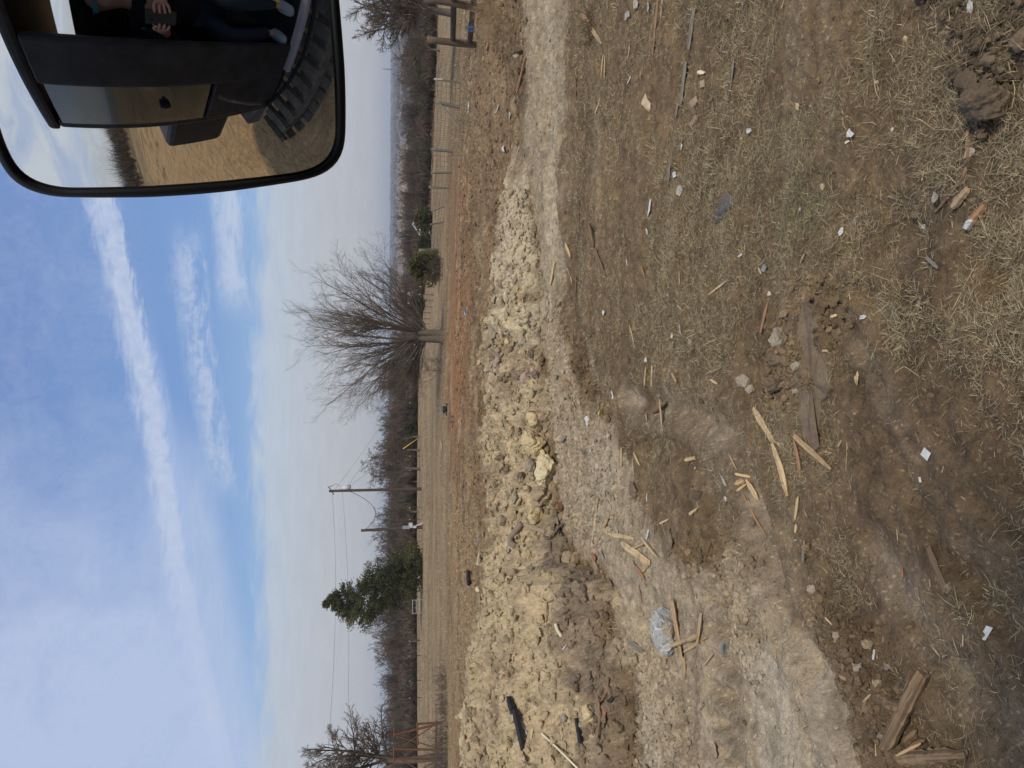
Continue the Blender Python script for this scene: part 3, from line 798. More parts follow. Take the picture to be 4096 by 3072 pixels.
def scrap(name, xi, yi, wpx, hpx, mat, label, rng, cat='scrap', ang=0.0, lift=0.4, outline=None, group=None, crump=0.35):
    """a small crumpled or cut flat piece lying on the ground; wpx across, hpx in depth as seen"""
    p = hit(xi, yi); d = (p - Vector(CAM)).length
    wpx *= 0.88; hpx *= 0.88
    sx = wpx * d / F; dep = math.asin(min(1, (H - p.z) / d))
    sy = min(hpx * d / F / max(math.sin(dep), 0.18), sx * 4 + hpx * d / F)
    if outline is None:
        k = int(rng.integers(5, 9)); outline = []; ph = rng.random() * 6.28; sk = rng.random() - 0.5
        for i in range(k):
            t = ph + 2 * math.pi * (i + 0.5 * rng.random()) / k; q = 0.5 + 0.75 * rng.random()
            outline.append((0.5 * math.cos(t) * q + 0.3 * sk * math.sin(t), 0.5 * math.sin(t) * q))
    n = len(outline); V = []; th = max(0.0015, 0.02 * sx)
    cr = crump * min(sx, sy) * 0.5
    rings = (1.0, 0.55)
    for side in (0, 1):
        for r in rings:
            for i, (x, y) in enumerate(outline):
                z = cr * (vnoise(np.array([x * 3 * r + 9.1 * p.x]), np.array([y * 3 * r + 7.7 * p.y]), 3)[0] + 0.5)
                V.append((x * sx * r, y * sy * r, float(z) - side * th))
        V.append((0, 0, cr * 0.5 - side * th))
    Fc = []; m = n * len(rings) + 1
    for i in range(n):
        j = (i + 1) % n
        Fc += [(i, j, n + j), (i, n + j, n + i), (n + i, n + j, 2 * n)]
        Fc += [(m + j, m + i, m + n + j), (m + n + j, m + i, m + n + i), (m + n + j, m + n + i, m + 2 * n)]
        Fc += [(j, i, m + i), (j, m + i, m + j)]
    o = place(name, np_mesh(name, V, np.array(Fc), mat=mat, smooth=False), (p.x, p.y, p.z + 0.008 + lift * cr))
    # lie on the local slope
    e = 0.08; nx = -(gz(p.x + e, p.y) - gz(p.x - e, p.y)) / (2 * e); ny = -(gz(p.x, p.y + e) - gz(p.x, p.y - e)) / (2 * e)
    N = Vector((nx * 0.6, ny * 0.6, 1)).normalized()
    o.rotation_euler = (N.to_track_quat('Z', 'Y') @ Matrix.Rotation(ang - math.atan2(p.x, p.y), 3, 'Z').to_quaternion()).to_euler()
    tag(o, label, cat, group)
    return o

# ------------------------------------------------------------------ trees
def norm(v): return v / (np.linalg.norm(v) + 1e-12)
def perp_rot(d, ang, rng, az=None):
    a = norm(np.cross(d, rng.normal(size=3)))
    return norm(d * math.cos(ang) + a * math.sin(ang))
def grow(out, rng, p, d, L, r, lv, cfg):
    """cfg: per level dict(n, wig, up, kids, ang, ratio, t0)"""
    c = cfg[lv]; n = c['n']; st = L / (n - 1)
    P = [p]; D = [d]
    for i in range(n - 1):
        d = norm(d + rng.normal(size=3) * c['wig'] + np.array([0, 0, c['up']]))
        P.append(P[-1] + d * st); D.append(d)
    R = r * np.linspace(1, c.get('tip', 0.35), n)
    out[lv].append((np.array(P), R))
    if lv + 1 < len(cfg):
        k = c['kids']; k = int(k if k >= 3 else k + rng.random())
        for j in range(k):
            t = c['t0'] + (0.98 - c['t0']) * (j + rng.random() * 0.8) / k
            i = min(int(t * (n - 1)), n - 2); fr = t * (n - 1) - i
            q = P[i] * (1 - fr) + P[i + 1] * fr
            dd = perp_rot(D[i], math.radians(c['ang'] * (0.65 + 0.7 * rng.random())), rng)
            grow(out, rng, q, dd, L * c['ratio'] * (1.12 - c.get('fall', 0.75) * t) * (0.7 + 0.6 * rng.random()), max(R[i] * 0.6, 0.0025), lv + 1, cfg)

# the big bare tree: two fused stems that fan into many ascending limbs
def big_tree():
    rng = np.random.default_rng(7)
    base = hit(443.5, 337); dist = math.hypot(base.x, base.y); px = dist / F
    root = empty('bare_tree', base)
    tag(root, 'big leafless tree with a wide fan-shaped crown standing alone beyond the orange clay', 'tree')
    # limbs: where they leave, the angle from the vertical in the picture plane (+ = right), out-of-plane angle, reach in pixels
    fork = 22 * px
    limbs = []
    side = [(-88, 62, 1.0), (-72, 88, 1.3), (-60, 108, 1.8), (-47, 112, 2.0), (-36, 122, 2.4), (-24, 124, 2.5), (-12, 130, 2.8), (-2, 134, 2.8), (7, 128, 2.6), (17, 126, 2.4), (27, 124, 2.4), (37, 118, 2.2), (47, 112, 2.0), (58, 106, 2.0), (70, 96, 1.6), (82, 70, 1.0)]
    for a, L, w in side:
        for q in (0, 1): limbs.append((a + (rng.random() - 0.5) * 9 + q * 5, (rng.random() - 0.5) * 40 + (q * 2 - 1) * 24, L * (0.9 + 0.15 * rng.random()), w * (0.6 if q else 0.85)))
    for k in range(8): limbs.append(((rng.random() - 0.5) * 90, rng.choice([-1, 1]) * (35 + 25 * rng.random()), 100 + 20 * rng.random(), 1.6))
    cfg = [dict(n=12, wig=0.055, up=0.012, kids=12, ang=30, ratio=0.33, t0=0.22, tip=0.14, fall=0.40),
           dict(n=8, wig=0.10, up=0.03, kids=7, ang=34, ratio=0.42, t0=0.12, tip=0.35, fall=0.5),
           dict(n=5, wig=0.14, up=0.04, kids=5, ang=40, ratio=0.50, t0=0.15, tip=0.5),
           dict(n=4, wig=0.18, up=0.03, kids=0, ang=0, ratio=0, t0=0, tip=0.6)]
    out = [[], [], [], []]
    for a, o, L, w in limbs:
        A = math.radians(a * 0.93); O = math.radians(o)
        d = norm(np.array([math.sin(A), math.sin(O) * 0.8, math.cos(A)]))
        s = np.array([0.28 * (1 if a > 0 else -0.6) + 0.1 * (rng.random() - .5), 0.1 * math.sin(O), fork * (0.70 + 0.75 * rng.random()) if abs(a) < 50 else fork * (0.7 + 0.3 * rng.random())])
        c0 = dict(cfg[0]); c0['up'] = 0.012 if abs(a) < 60 else 0.03
        grow(out, rng, s, d, L * px * (0.79 + 0.14 * min(1.0, abs(a) / 60)), 0.019 * w + 0.014, 0, [c0] + cfg[1:])
    # low drooping branches
    for a, L in ((-92, 56), (95, 62), (-75, 60)):
        A = math.radians(a); grow(out, rng, np.array([0.1 * np.sign(a), 0, fork * 0.75]), norm(np.array([math.sin(A), 0.2 * rng.normal(), math.cos(A) + 0.35])), L * px, 0.055, 0, [dict(cfg[0], up=-0.02, kids=8)] + cfg[1:])
    t = []
    for k, (x0_, lean, R) in enumerate(((-0.11, -0.05, 0.23), (0.14, 0.07, 0.21))):
        z = np.linspace(-0.25, fork * 1.15, 9)
        P = np.stack([x0_ + lean * z + 0.04 * np.sin(z * 2 + k), 0.03 * np.cos(z * 3), z], 1)
        rr = R * (1.0 + 0.55 * np.exp(-(z + 0.25) / 0.35)) * np.linspace(1, 0.72, 9)
        t.append((P, rr))
    v, f = tubes_np(t, 14)
    v[:, :2] *= (1 + 0.10 * fbm(v[:, 0] * 2 + v[:, 2], v[:, 1] * 2, 2, 3, seed=3))[:, None]
    place('trunk', np_mesh('trunk', v, f, mat=M['bark']), (0, 0, 0), root)
    place('limb', tube_mesh('limb', out[0], M['bark'], 7), (0, 0, 0), root)
    cr = place('crown', tube_mesh('crown', out[1] + out[2] + out[3], M['twig'], 3), (0, 0, 0), root)
    print('big tree twigs', len(out[3]), len(out[2]))
    return root
big_tree()

def bare_tree_meshes(seed, h=7.5, levels=4, spread=34, kids=(9, 7, 5), trunk=0.14, droop=0.03, split=0.28):
    rng = np.random.default_rng(seed)
    cfg = [dict(n=8, wig=0.08, up=0.04, kids=kids[0], ang=spread, ratio=0.55, t0=0.15, tip=0.3),
           dict(n=6, wig=0.13, up=droop, kids=kids[1], ang=38, ratio=0.5, t0=0.15, tip=0.4),
           dict(n=4, wig=0.18, up=droop, kids=kids[2] if levels > 3 else 0, ang=40, ratio=0.5, t0=0.1, tip=0.5),
           dict(n=3, wig=0.2, up=0.02, kids=0, ang=0, ratio=0, t0=0, tip=0.6)][:levels]
    out = [[] for _ in cfg]
    k = 5
    for i in range(k):
        a = 2 * math.pi * (i + rng.random() * 0.6) / k; s = math.radians(8 + 26 * rng.random())
        grow(out, rng, np.array([0, 0, h * split * (0.6 + 0.5 * rng.random())]), norm(np.array([math.cos(a) * math.sin(s), math.sin(a) * math.sin(s), math.cos(s)])), h * (0.55 + 0.15 * rng.random()), trunk * 0.55, 0, cfg)
    z = np.linspace(-0.3, h * split * 1.15, 6)
    tr = [(np.stack([0.06 * np.sin(z * 1.3 + seed), 0.05 * np.cos(z * 1.1), z], 1), trunk * np.linspace(1.25, 0.7, 6))]
    return tr, out

woods_px = lambda az: np.interp(az, [-30, -20, -10, 0, 6, 14, 30], [126, 128, 120, 110, 120, 108, 100])
def woods():
    rng = np.random.default_rng(21)
    protos = []
    for k in range(6):
        tr, out = bare_tree_meshes(100 + k, h=6.5 + 0.5 * k, levels=4, spread=30 + 4 * (k % 3), kids=(7, 6, 4), trunk=0.13)
        c = []
        # twigs thickened to what bundles of them would cover
        for lv, sc in ((0, 1.0), (1, 1.1), (2, 1.6), (3, 2.4)): c += [(p, np.maximum(r * sc, 0.010 if lv > 1 else 0.02)) for p, r in out[lv]]
        protos.append((tube_mesh('trunk', tr, M['bark'], 6), tube_mesh('crown', c, M['twig2'], 3)))
    azs = np.linspace(-31, 29, 250) + rng.normal(size=250) * 0.3
    n = 0
    for i, a in enumerate(azs):
        
        r = float(woods_px(a)) - 10 + rng.random() * 40
        if a > 4: r += 8
        x = r * math.sin(math.radians(a)); y = r * math.cos(math.radians(a))
        tm, cm = protos[int(rng.integers(6))]
        root = empty('bare_tree', (x, y, gz(x, y) - 0.1), rng.random() * 6.28)
        s = (0.78 + 0.40 * rng.random()) * float(np.interp(a, [-30, -16, -12, -4, 0, 8, 20, 30], [0.90, 0.94, 0.80, 0.88, 0.70, 0.60, 0.60, 0.68]))
        root.scale = (s * 1.1, s * 1.1, s)
        tag(root, 'grey-brown leafless tree in the wood edging the far side of the pasture', 'tree', 'bare trees of the wood beyond the pasture')
        place('trunk', tm, (0, 0, 0), root); place('crown', cm, (0, 0, 0), root); n += 1
    # beyond and between: a brown mass of bare crowns
    def brush(name, N, r0, r1, h0, h1, blades, spread, az0, az1, mat, cols, keep=None, wide=1.0):
        a = np.radians(az0 + (az1 - az0) * rng.random(N)); r = r0 * (r1 / r0) ** rng.random(N)
        x = r * np.sin(a); y = r * np.cos(a)
        if keep is not None:
            k = keep(x, y, r, np.degrees(a)); x, y, r = x[k], y[k], r[k]; N = len(x)
        z = terrain(x, y, False); h = (h0 + (h1 - h0) * rng.random(N)) * np.where((r < 620) & (x > 0), np.interp(np.degrees(np.arctan2(x, y)), [3, 9], [1.0, 0.72]), 1.0); k = blades
        # every crown: slim upward slivers from a common foot, some short and low
        t = rng.random((N, k)) * 2 * math.pi; lean = (rng.random((N, k)) ** 0.7) * spread
        hb = h[:, None] * (0.5 + 0.5 * rng.random((N, k))); st = hb * 0.25 * rng.random((N, k))
        bx = x[:, None] + np.cos(t) * lean * st; by = y[:, None] + np.sin(t) * lean * st
        tx = x[:, None] + np.cos(t) * lean * hb; ty = y[:, None] + np.sin(t) * lean * hb
        wv = np.maximum(0.00055 * r[:, None] * wide, 0.014) * (0.5 + rng.random((N, k))); pa = rng.random((N, k)) * math.pi
        wx = np.cos(pa) * wv; wy = np.sin(pa) * wv
        zb = z[:, None] + st; zt = z[:, None] + hb * np.cos(lean * 0.6)
        fx = (bx * 0.35 + tx * 0.65); fy = by * 0.35 + ty * 0.65; fz = zb * 0.4 + zt * 0.6
        ox = np.cos(t + 1.57) * hb * 0.12 * rng.normal(size=(N, k)); oy = np.sin(t + 1.57) * hb * 0.12 * rng.normal(size=(N, k))
        V = np.stack([np.stack([bx, by, zb], -1), np.stack([fx - wx * 2.2, fy - wy * 2.2, fz], -1), np.stack([tx + ox, ty + oy, zt], -1), np.stack([fx + wx * 2.2, fy + wy * 2.2, fz], -1)], 2)
        n_ = N * k; V = V.reshape(-1, 3); idx = np.arange(n_ * 4).reshape(-1, 4)
        pal = np.array(cols); pick = pal[rng.integers(len(pal), size=N)] * (0.75 + 0.5 * rng.random((N, 1)))
        pn = (1 + 0.8 * fbm(x, y, 0.012, 3, seed=77))[:, None]
        cc = np.repeat(pick * pn, k * 4, 0)
        o = place(name, np_mesh(name, V, idx, mat=mat, smooth=False, col=cc)); o['kind'] = 'stuff'; o['label'] = name.replace('_', ' ')
        return o
    am = attr_mat('brush', 0.95, 0.3, 1.0)
    gb = [(0.092, 0.072, 0.056), (0.105, 0.080, 0.060), (0.082, 0.064, 0.052), (0.115, 0.084, 0.056), (0.125, 0.072, 0.044), (0.06, 0.065, 0.04)]
    brush('undergrowth', 4200, 93, 165, 1.0, 3.6, 60, 0.9, -33, 33, am, gb[:4] + gb[5:], keep=lambda x, y, r, a: r > woods_px(a) - 14, wide=0.35)
    brush('far_wood', 6500, 150, 620, 4.5, 8.5, 46, 0.7, -34, 34, am, gb, keep=lambda x, y, r, a: fbm(x * 0.35, y, 0.006, 3, seed=55) < 0.17 + (r < 300) * 0.2, wide=0.6)
    brush('distant_woodland', 9000, 620, 4000, 6, 13, 9, 0.9, -36, 36, am, [(0.085, 0.075, 0.06), (0.10, 0.085, 0.066), (0.06, 0.062, 0.045), (0.12, 0.09, 0.065)], keep=lambda x, y, r, a: (fbm(x * 0.35, y, 0.006, 3, seed=55) < 0.15) & ~((abs(r - 1500) < 330) & (a > 5.5) & (a < 18.5)), wide=3.0)
    brush('rear_tree_line', 700, 45, 120, 1.5, 8.5, 60, 0.8, 190, 290, am, gb, wide=0.6)
    return n
woods()

def single_bare(base, h, seed, label, mat1, mat2, spread=36, kids=(11, 9, 5), trunk=0.16, lean=(0, 0), droop=0.03, rmin=0.006, split=0.28, group=None):
    root = empty('bare_tree', base); root.rotation_euler = (lean[0], lean[1], 0)
    tag(root, label, 'tree', group)
    tr, out = bare_tree_meshes(seed, h=h, levels=4, spread=spread, kids=kids, trunk=trunk, droop=droop, split=split)
    place('trunk', tube_mesh('trunk', tr, mat1, 8), (0, 0, 0), root)
    c = []
    for lv in range(4): c += [(p, np.maximum(r, rmin)) for p, r in out[lv]]
    place('crown', tube_mesh('crown', c, mat2, 3), (0, 0, 0), root)
    return root
def ground_at(xi, yi, dist):
    d = ray(xi, yi); h = math.hypot(d[0], d[1]); x = d[0] / h * dist; y = d[1] / h * dist
    return Vector((x, y, gz(x, y)))

# left: gnarled tree with drooping twigs behind the rusty frame
b = ground_at(436, 757, 45)
single_bare(b, 7.2, 311, 'gnarled leafless tree with twisting drooping twigs behind the rusty steel frame', M['bark'], M['twig'], spread=55, kids=(12, 11, 7), trunk=0.19, droop=-0.03, rmin=0.006, split=0.36)
# right: dense tree behind the fence brace
single_bare(ground_at(440, 12, 40), 5.6, 402, 'dense twiggy leafless tree with a pale trunk behind the wooden fence brace', M['bark'], M['twig'], spread=48, kids=(13, 11, 7), trunk=0.17, droop=0.01, split=0.30, rmin=0.006)
single_bare(ground_at(430, 50, 78), 4.4, 403, 'low leafless tree between the white-tipped fence post and the wooden fence brace', M['bark'], M['twig'], spread=50, kids=(10, 9, 6), trunk=0.12, rmin=0.010, split=0.2)
single_bare(ground_at(430, 90, 92), 3.6, 404, 'small pale leafless bush-like tree just left of the white-tipped fence post', M['bark'], M['twig2'], spread=55, kids=(9, 8, 6), trunk=0.10, rmin=0.012, split=0.15)
# behind the poles
for (xi, yi, dist, h, sd, lab, k) in (
        (428, 468, 86, 7.4, 501, 'broad leafless tree just right of the taller utility pole', 1.5),
        (428, 450, 88, 6.2, 502, 'leafless tree in front of the wood beside the yellow guy-wire guard', 1.4),
        (427, 437, 92, 4.6, 503, 'low leafless tree at the lower end of the yellow guy-wire guard', 1.4),
        (427, 512, 96, 4.8, 504, 'leafless tree between the two utility poles', 1.5),
        (427, 548, 98, 4.6, 505, 'leafless tree between the shorter utility pole and the dark evergreen', 1.4),
        (426, 640, 92, 5.2, 506, 'leafless tree on the left flank of the dark evergreen', 1.5)):
    single_bare(ground_at(xi, yi, dist), h, sd, lab, M['bark'], M['twig'], spread=46, kids=(9, 8, 6), trunk=0.13, rmin=0.011, split=0.2)

def evergreen(root, h, prof, n, rng, mat, leaf=0.16, lean=0.0, inner=0.2, cx=None, m=170):
    """prof: list of (height fraction, right radius, left radius); sprays all through the crown"""
    P = np.array(prof)
    # limbs carry the sprays, so the outline breaks into tufts and gaps
    cxf = (lambda z: lean * z) if cx is None else (lambda z: np.interp(z / h, cx[0], cx[1]))
    t = (np.arange(m) + rng.random(m)) / m; t = t * 0.94; ph = rng.random(m) * 2 * math.pi
    rr = np.interp(t, P[:, 0], P[:, 1]); rl = np.interp(t, P[:, 0], P[:, 2])
    def rad(t, ph):
        c = np.cos(ph); rr = np.interp(t, P[:, 0], P[:, 1]); rl = np.interp(t, P[:, 0], P[:, 2])
        return np.where(c > 0, rr, rl) * abs(c) + 0.5 * (rr + rl) * 0.85 * (1 - abs(c))
    tip = rad(t, ph) * (0.62 + 0.56 * rng.random(m) ** 1.3)
    k = n // m
    s = rng.random((m, k)) ** 0.6 * (1 - inner) + inner
    X = np.cos(ph)[:, None] * tip[:, None] * s; Y = np.sin(ph)[:, None] * tip[:, None] * s
    Z = (t[:, None] + 0.10 * (s - 0.6) * (1 - t[:, None])) * h
    j = 0.125 * (h / 6) * (0.5 + s) * np.clip(0.25 + 1.5 * tip[:, None] / h, 0.25, 1.0)
    Cn = np.stack([X + rng.normal(size=X.shape) * j, Y + rng.normal(size=X.shape) * j, Z + rng.normal(size=X.shape) * j * 0.9], -1).reshape(-1, 3)
    Cn[:, 2] = np.clip(Cn[:, 2], 0.02, None); Cn[:, 0] += cxf(Cn[:, 2])
    N = len(Cn)
    od = Cn * np.array([1, 1, 0.0]); od /= np.linalg.norm(od, axis=1, keepdims=True) + 1e-6
    d = od + np.array([0, 0, 0.8]) + rng.normal(size=(N, 3)) * 0.6; d /= np.linalg.norm(d, axis=1, keepdims=True)
    L = leaf * (0.6 + 0.8 * rng.random((N, 1))); a = np.cross(d, rng.normal(size=(N, 3))); a /= np.linalg.norm(a, axis=1, keepdims=True); w = L * 0.24
    V = np.stack([Cn, Cn + d * L * 0.5 - a * w, Cn + d * L, Cn + d * L * 0.5 + a * w], 1).reshape(-1, 3)
    idx = np.arange(N * 4).reshape(-1, 4)
    tw = vnoise(Cn[:, 0] * 1.4 + 3, Cn[:, 2] * 1.4, 5) + 0.5
    pal = np.array([(0.030, 0.038, 0.016), (0.058, 0.066, 0.024), (0.088, 0.084, 0.034)])
    pk = pal[np.clip((tw * 2.2 + rng.random(N) * 0.9).astype(int), 0, 2)] * (0.7 + 0.6 * rng.random((N, 1)))
    cc = np.repeat(pk, 4, 0)
    place('foliage', np_mesh('foliage', V, idx, mat=mat, smooth=False, col=cc), (0, 0, 0), root)
    br = []
    for i in range(0, m, 2):
        z = t[i] * h; e = np.array([math.cos(ph[i]) * tip[i] * 0.85 + cxf(z), math.sin(ph[i]) * tip[i] * 0.85, z + 0.1])
        b0 = np.array([cxf(z), 0, max(z - 0.5, 0.1)]); mid = (b0 + e) / 2 + np.array([0, 0, 0.1])
        br.append((np.array([b0, mid, e]), np.array([0.035, 0.02, 0.008])))
    zt = np.linspace(-0.2, h * 0.9, 3)
    br.append((np.stack([cxf(zt), 0 * zt, zt], 1), np.array([0.14, 0.09, 0.02])))
    place('trunk', tube_mesh('trunk', br, M['bark'], 5), (0, 0, 0), root)
bush_variety = None
leafm = attr_mat('evergreen_leaves', 0.8, 0.25, 3.0)
def big_evergreen():
    rng = np.random.default_rng(5)
    b = ground_at(428, 590, 78); px = 78 / F
    root = empty('evergreen_tree', b)
    tag(root, 'dark green conical evergreen tree left of the utility poles', 'tree')
    hh = 428 - 331
    T = [0, .08, .30, .44, .58, .72, .84, .93, 1.0]
    cx = [v * px for v in (17, 17, 9, 0, -6, -9, -7, -8, -10)]
    P = [(a, v * px, v * px) for a, v in zip(T, (26, 26, 26, 29, 27, 18, 8, 2.5, .3))]
    evergreen(root, hh * px, P, 46000, rng, leafm, 0.18, cx=(T, cx), m=300)
big_evergreen()
def bush(xi, yi, dist, w, h, seed, label, n=5000, leaf=0.2):
    rng = np.random.default_rng(seed); b = ground_at(xi, yi, dist); px = dist / F
    root = empty('evergreen_bush', b); tag(root, label, 'bush')
    r = w * px / 2; evergreen(root, h * px, [(0, r, r * 0.9), (0.4, r * 1.05, r), (0.75, r * 0.8, r * 0.75), (1.0, r * 0.2, r * 0.25)], n, rng, leafm, leaf)
bush(434, 222, 83, 27, 17, 31, 'dark evergreen bush in front of the white barn')
bush(433, 244, 86, 16, 13, 32, 'smaller dark evergreen bush just left of the white barn')
bush(442, 268, 52, 34, 30, 33, 'large dark evergreen bush beside the tall grey fence post, right of the big tree', 7000, 0.16)
bush(433, 305, 100, 12, 10, 34, 'round evergreen bush near the small distant house')
bush(433, 330, 110, 9, 9, 35, 'low evergreen bush seen just past the trunk of the big tree', 3000)
bush(432, 160, 100, 26, 12, 36, 'dark low evergreen behind the middle of the wire fence')
bush(431, 108, 112, 40, 14, 37, 'wide dark evergreen thicket behind the fence corner brace')
bush(432, 62, 98, 46, 20, 38, 'wide dark evergreen mass under the leafless trees at the pasture edge')
bush(427, 428, 100, 20, 13, 39, 'low dark evergreen right of the yellow guy-wire guard')

# ------------------------------------------------------------------ houses and far things
def house(xi, yi, dist, w, hgt, label, ridge='x', name='house', depth=None, wall='white2'):
    b = ground_at(xi, yi, dist); px = dist / F; root = empty(name, b, -math.atan2(b.x, b.y)); tag(root, label, 'building')
    W_ = w * px; D_ = depth or W_ * 0.7; h1 = hgt * px * 0.62; h2 = hgt * px
    z0 = -1.5
    if ridge == 'x':     # eaves face us
        V = [(-W_/2, -D_/2, z0), (W_/2, -D_/2, z0), (W_/2, D_/2, z0), (-W_/2, D_/2, z0), (-W_/2, -D_/2, h1), (W_/2, -D_/2, h1), (W_/2, D_/2, h1), (-W_/2, D_/2, h1), (-W_/2, 0, h2 - .03), (W_/2, 0, h2 - .03)]
        lo = [(0, 1, 5, 4), (2, 3, 7, 6)]; tri = [(1, 2, 6, 9, 5), (3, 0, 4, 8, 7)]
        e = 0.25; RV = [(-W_/2-e, -D_/2-e, h1-.1), (W_/2+e, -D_/2-e, h1-.1), (W_/2+e, 0, h2), (-W_/2-e, 0, h2), (W_/2+e, D_/2+e, h1-.1), (-W_/2-e, D_/2+e, h1-.1)]
        RF = [(0, 1, 2, 3), (3, 2, 4, 5)]
    else:                # gable faces us
        V = [(-W_/2, -D_/2, z0), (W_/2, -D_/2, z0), (W_/2, D_/2, z0), (-W_/2, D_/2, z0), (-W_/2, -D_/2, h1), (W_/2, -D_/2, h1), (W_/2, D_/2, h1), (-W_/2, D_/2, h1), (0, -D_/2, h2 - .03), (0, D_/2, h2 - .03)]
        lo = [(1, 2, 6, 5), (3, 0, 4, 7)]; tri = [(0, 1, 5, 8, 4), (2, 3, 7, 9, 6)]
        e = 0.25; RV = [(-W_/2-e, -D_/2-e, h1-.1), (0, -D_/2-e, h2), (0, D_/2+e, h2), (-W_/2-e, D_/2+e, h1-.1), (W_/2+e, -D_/2-e, h1-.1), (W_/2+e, D_/2+e, h1-.1)]
        RF = [(0, 1, 2, 3), (1, 4, 5, 2)]
    fl = lo + tri; me = np_mesh('wall', V, loops=np.array([i for q in fl for i in q]), sizes=np.array([len(q) for q in fl]), mat=M[wall], smooth=False)
    place('wall', me, (0, 0, 0), root)
    ro = place('roof', np_mesh('roof', RV, np.array(RF), mat=M['roofm'], smooth=False), (0, 0, 0), root)
    sm = ro.modifiers.new('s', 'SOLIDIFY'); sm.thickness = 0.15
    for k in (-0.28, 0.25):
        boxes('window', [((W_ * 0.14, 0.06, h1 * 0.35), (k * W_, -D_/2 - 0.02, h1 * 0.55))], M['gdark'], root)
    return root
house(434, 225, 96, 17, 17, 'white gable-ended barn beyond the wire fence', 'y', 'barn')
house(434, 300, 128, 12, 17, 'small pale house in the trees right of the big tree', 'x')
house(433, 327, 150, 14, 15, 'pale low shed behind the trunk of the big tree', 'x', 'shed')
rngh = np.random.default_rng(90)
HL = [(242, 'white house on the far hillside above the tall grey fence post'), (258, 'white speck of a house on the far hillside by the evergreen bush'),
      (395, 'far white house just right of the thin brown pole'), (412, 'far white house just left of the thin brown pole'), (420, 'far white house at the left end of the hillside group'),
      (404, 'far white house in line with the thin brown pole'), (64, 'far white house at the foot of the blue hills right of the radio mast'), (112, 'far pale house in the distance above the fence corner brace'), (150, 'far white house above the middle of the wire fence')]
for k, (yi, lab) in enumerate(HL):
    house(398, yi, 900 + 150 * (k % 4), 2.6 + 0.6 * (k % 3), 3.6 if k % 2 else 4.4, lab, 'x' if k % 2 else 'y')
# radio mast
b = ground_at(398, 70, 2300)
root = empty('radio_mast', b); tag(root, 'thin lattice radio mast on the skyline of the blue hills', 'mast')
mast = [(np.array([(sx, sy, 0), (sx * 0.15, sy * 0.15, 44)]), np.array([0.5, 0.3])) for sx in (-2, 2) for sy in (-2, 2)]
for k in range(8):
    w = 2 * (1 - 0.105 * k); z = k * 5.5; w2 = 2 * (1 - 0.105 * (k + 1))
    for s in (-1, 1): mast.append((np.array([(s * w, -w, z), (-s * w2, -w2, z + 5.5)]), np.array([0.2, 0.2])))
place('lattice', tube_mesh('lattice', mast, M['wire'], 4), (0, 0, 0), root)

# ------------------------------------------------------------------ utility poles and wires
def pix_at(xi, yi, ref):
    """the point on the pixel's line of sight at the same horizontal distance as ref"""
    d = ray(xi, yi); t = math.hypot(ref[0], ref[1]) / math.hypot(d[0], d[1]); return Vector(CAM + d * t)
P1 = ground_at(428, 488.7, 80); P2 = ground_at(428, 527, 76)
T1 = pix_at(329, 491, P1); T2 = pix_at(361, 530.5, P2)
def sag(a, b, s, n=14):
    return [Vector(a).lerp(Vector(b), i / (n - 1)) - Vector((0, 0, s * 4 * (i / (n - 1)) * (1 - i / (n - 1)))) for i in range(n)]
root = empty('utility_pole', P1); tag(root, 'taller wooden utility pole with a grey transformer near its top', 'utility pole')
def on(P, T, t): return P.lerp(T, t)
def loc(root, P): return [tuple(Vector(q) - Vector(root.location)) for q in P]
place('pole', tube_mesh('pole', [(np.array(loc(root, [P1 - Vector((0, 0, .5)), on(P1, T1, .5), T1])), np.array([.17, .15, .13]))], M['pole'], 10), (0, 0, 0), root)
tp = on(P1, T1, 0.81) + Vector((0.36, -0.1, 0)); q = loc(root, [tp])[0]
tr = place('transformer', tube_mesh('transformer', [(np.array([(q[0], q[1], q[2] - .42), (q[0], q[1], q[2] - .40), (q[0], q[1], q[2] + .36), (q[0], q[1], q[2] + .45)]), np.array([.02, .24, .24, .05]))], M['lightgrey'], 14), (0, 0, 0), root)
place('bushing', tube_mesh('bushing', [(np.array([(q[0] + s, q[1], q[2] + .4), (q[0] + s * 1.3, q[1], q[2] + .8)]), np.array([.05, .03])) for s in (-.12, .12)], M['lightgrey'], 8), (0, 0, 0), tr)
t1 = loc(root, [T1])[0]
place('insulator', tube_mesh('insulator', [(np.array([(t1[0] + .05, t1[1], t1[2] - .3), (t1[0] + .45, t1[1], t1[2] + .1), (t1[0] + .5, t1[1], t1[2] - .25)]), np.array([.03, .06, .04])), (np.array([(t1[0] - .05, t1[1], t1[2] - .15), (t1[0] - .25, t1[1], t1[2] - .45), (t1[0] - .45, t1[1], t1[2] - .5)]), np.array([.03, .05, .03]))], M['wire'], 8), (0, 0, 0), root)
place('jumper_wire', tube_mesh('jumper_wire', [(np.array([(t1[0] + .5, t1[1], t1[2] - .2), (t1[0] + .75, t1[1], t1[2] - .7), (t1[0] + .5, t1[1], t1[2] - 1.1)]), np.array([.02] * 3))], M['wire'], 5), (0, 0, 0), root)
root = empty('utility_pole', P2); tag(root, 'shorter wooden utility pole with electric boxes low on it', 'utility pole')
place('pole', tube_mesh('pole', [(np.array(loc(root, [P2 - Vector((0, 0, .5)), on(P2, T2, .5), T2])), np.array([.17, .15, .13]))], M['pole'], 10), (0, 0, 0), root)
for t_, dx, s in ((0.27, 0.12, (.30, .3, .75)), (0.20, 0.3, (.45, .3, .35)), (0.14, 0.12, (.2, .2, .4))):
    q = loc(root, [on(P2, T2, t_)])[0]; boxes('meter_box', [(s, (q[0] + dx, q[1] - .2, q[2]))], M['galv' if t_ > .2 else 'lightgrey'], root)
q = [loc(root, [on(P2, T2, t)])[0] for t in (0.13, 0.08, 0.03, 0.0)]
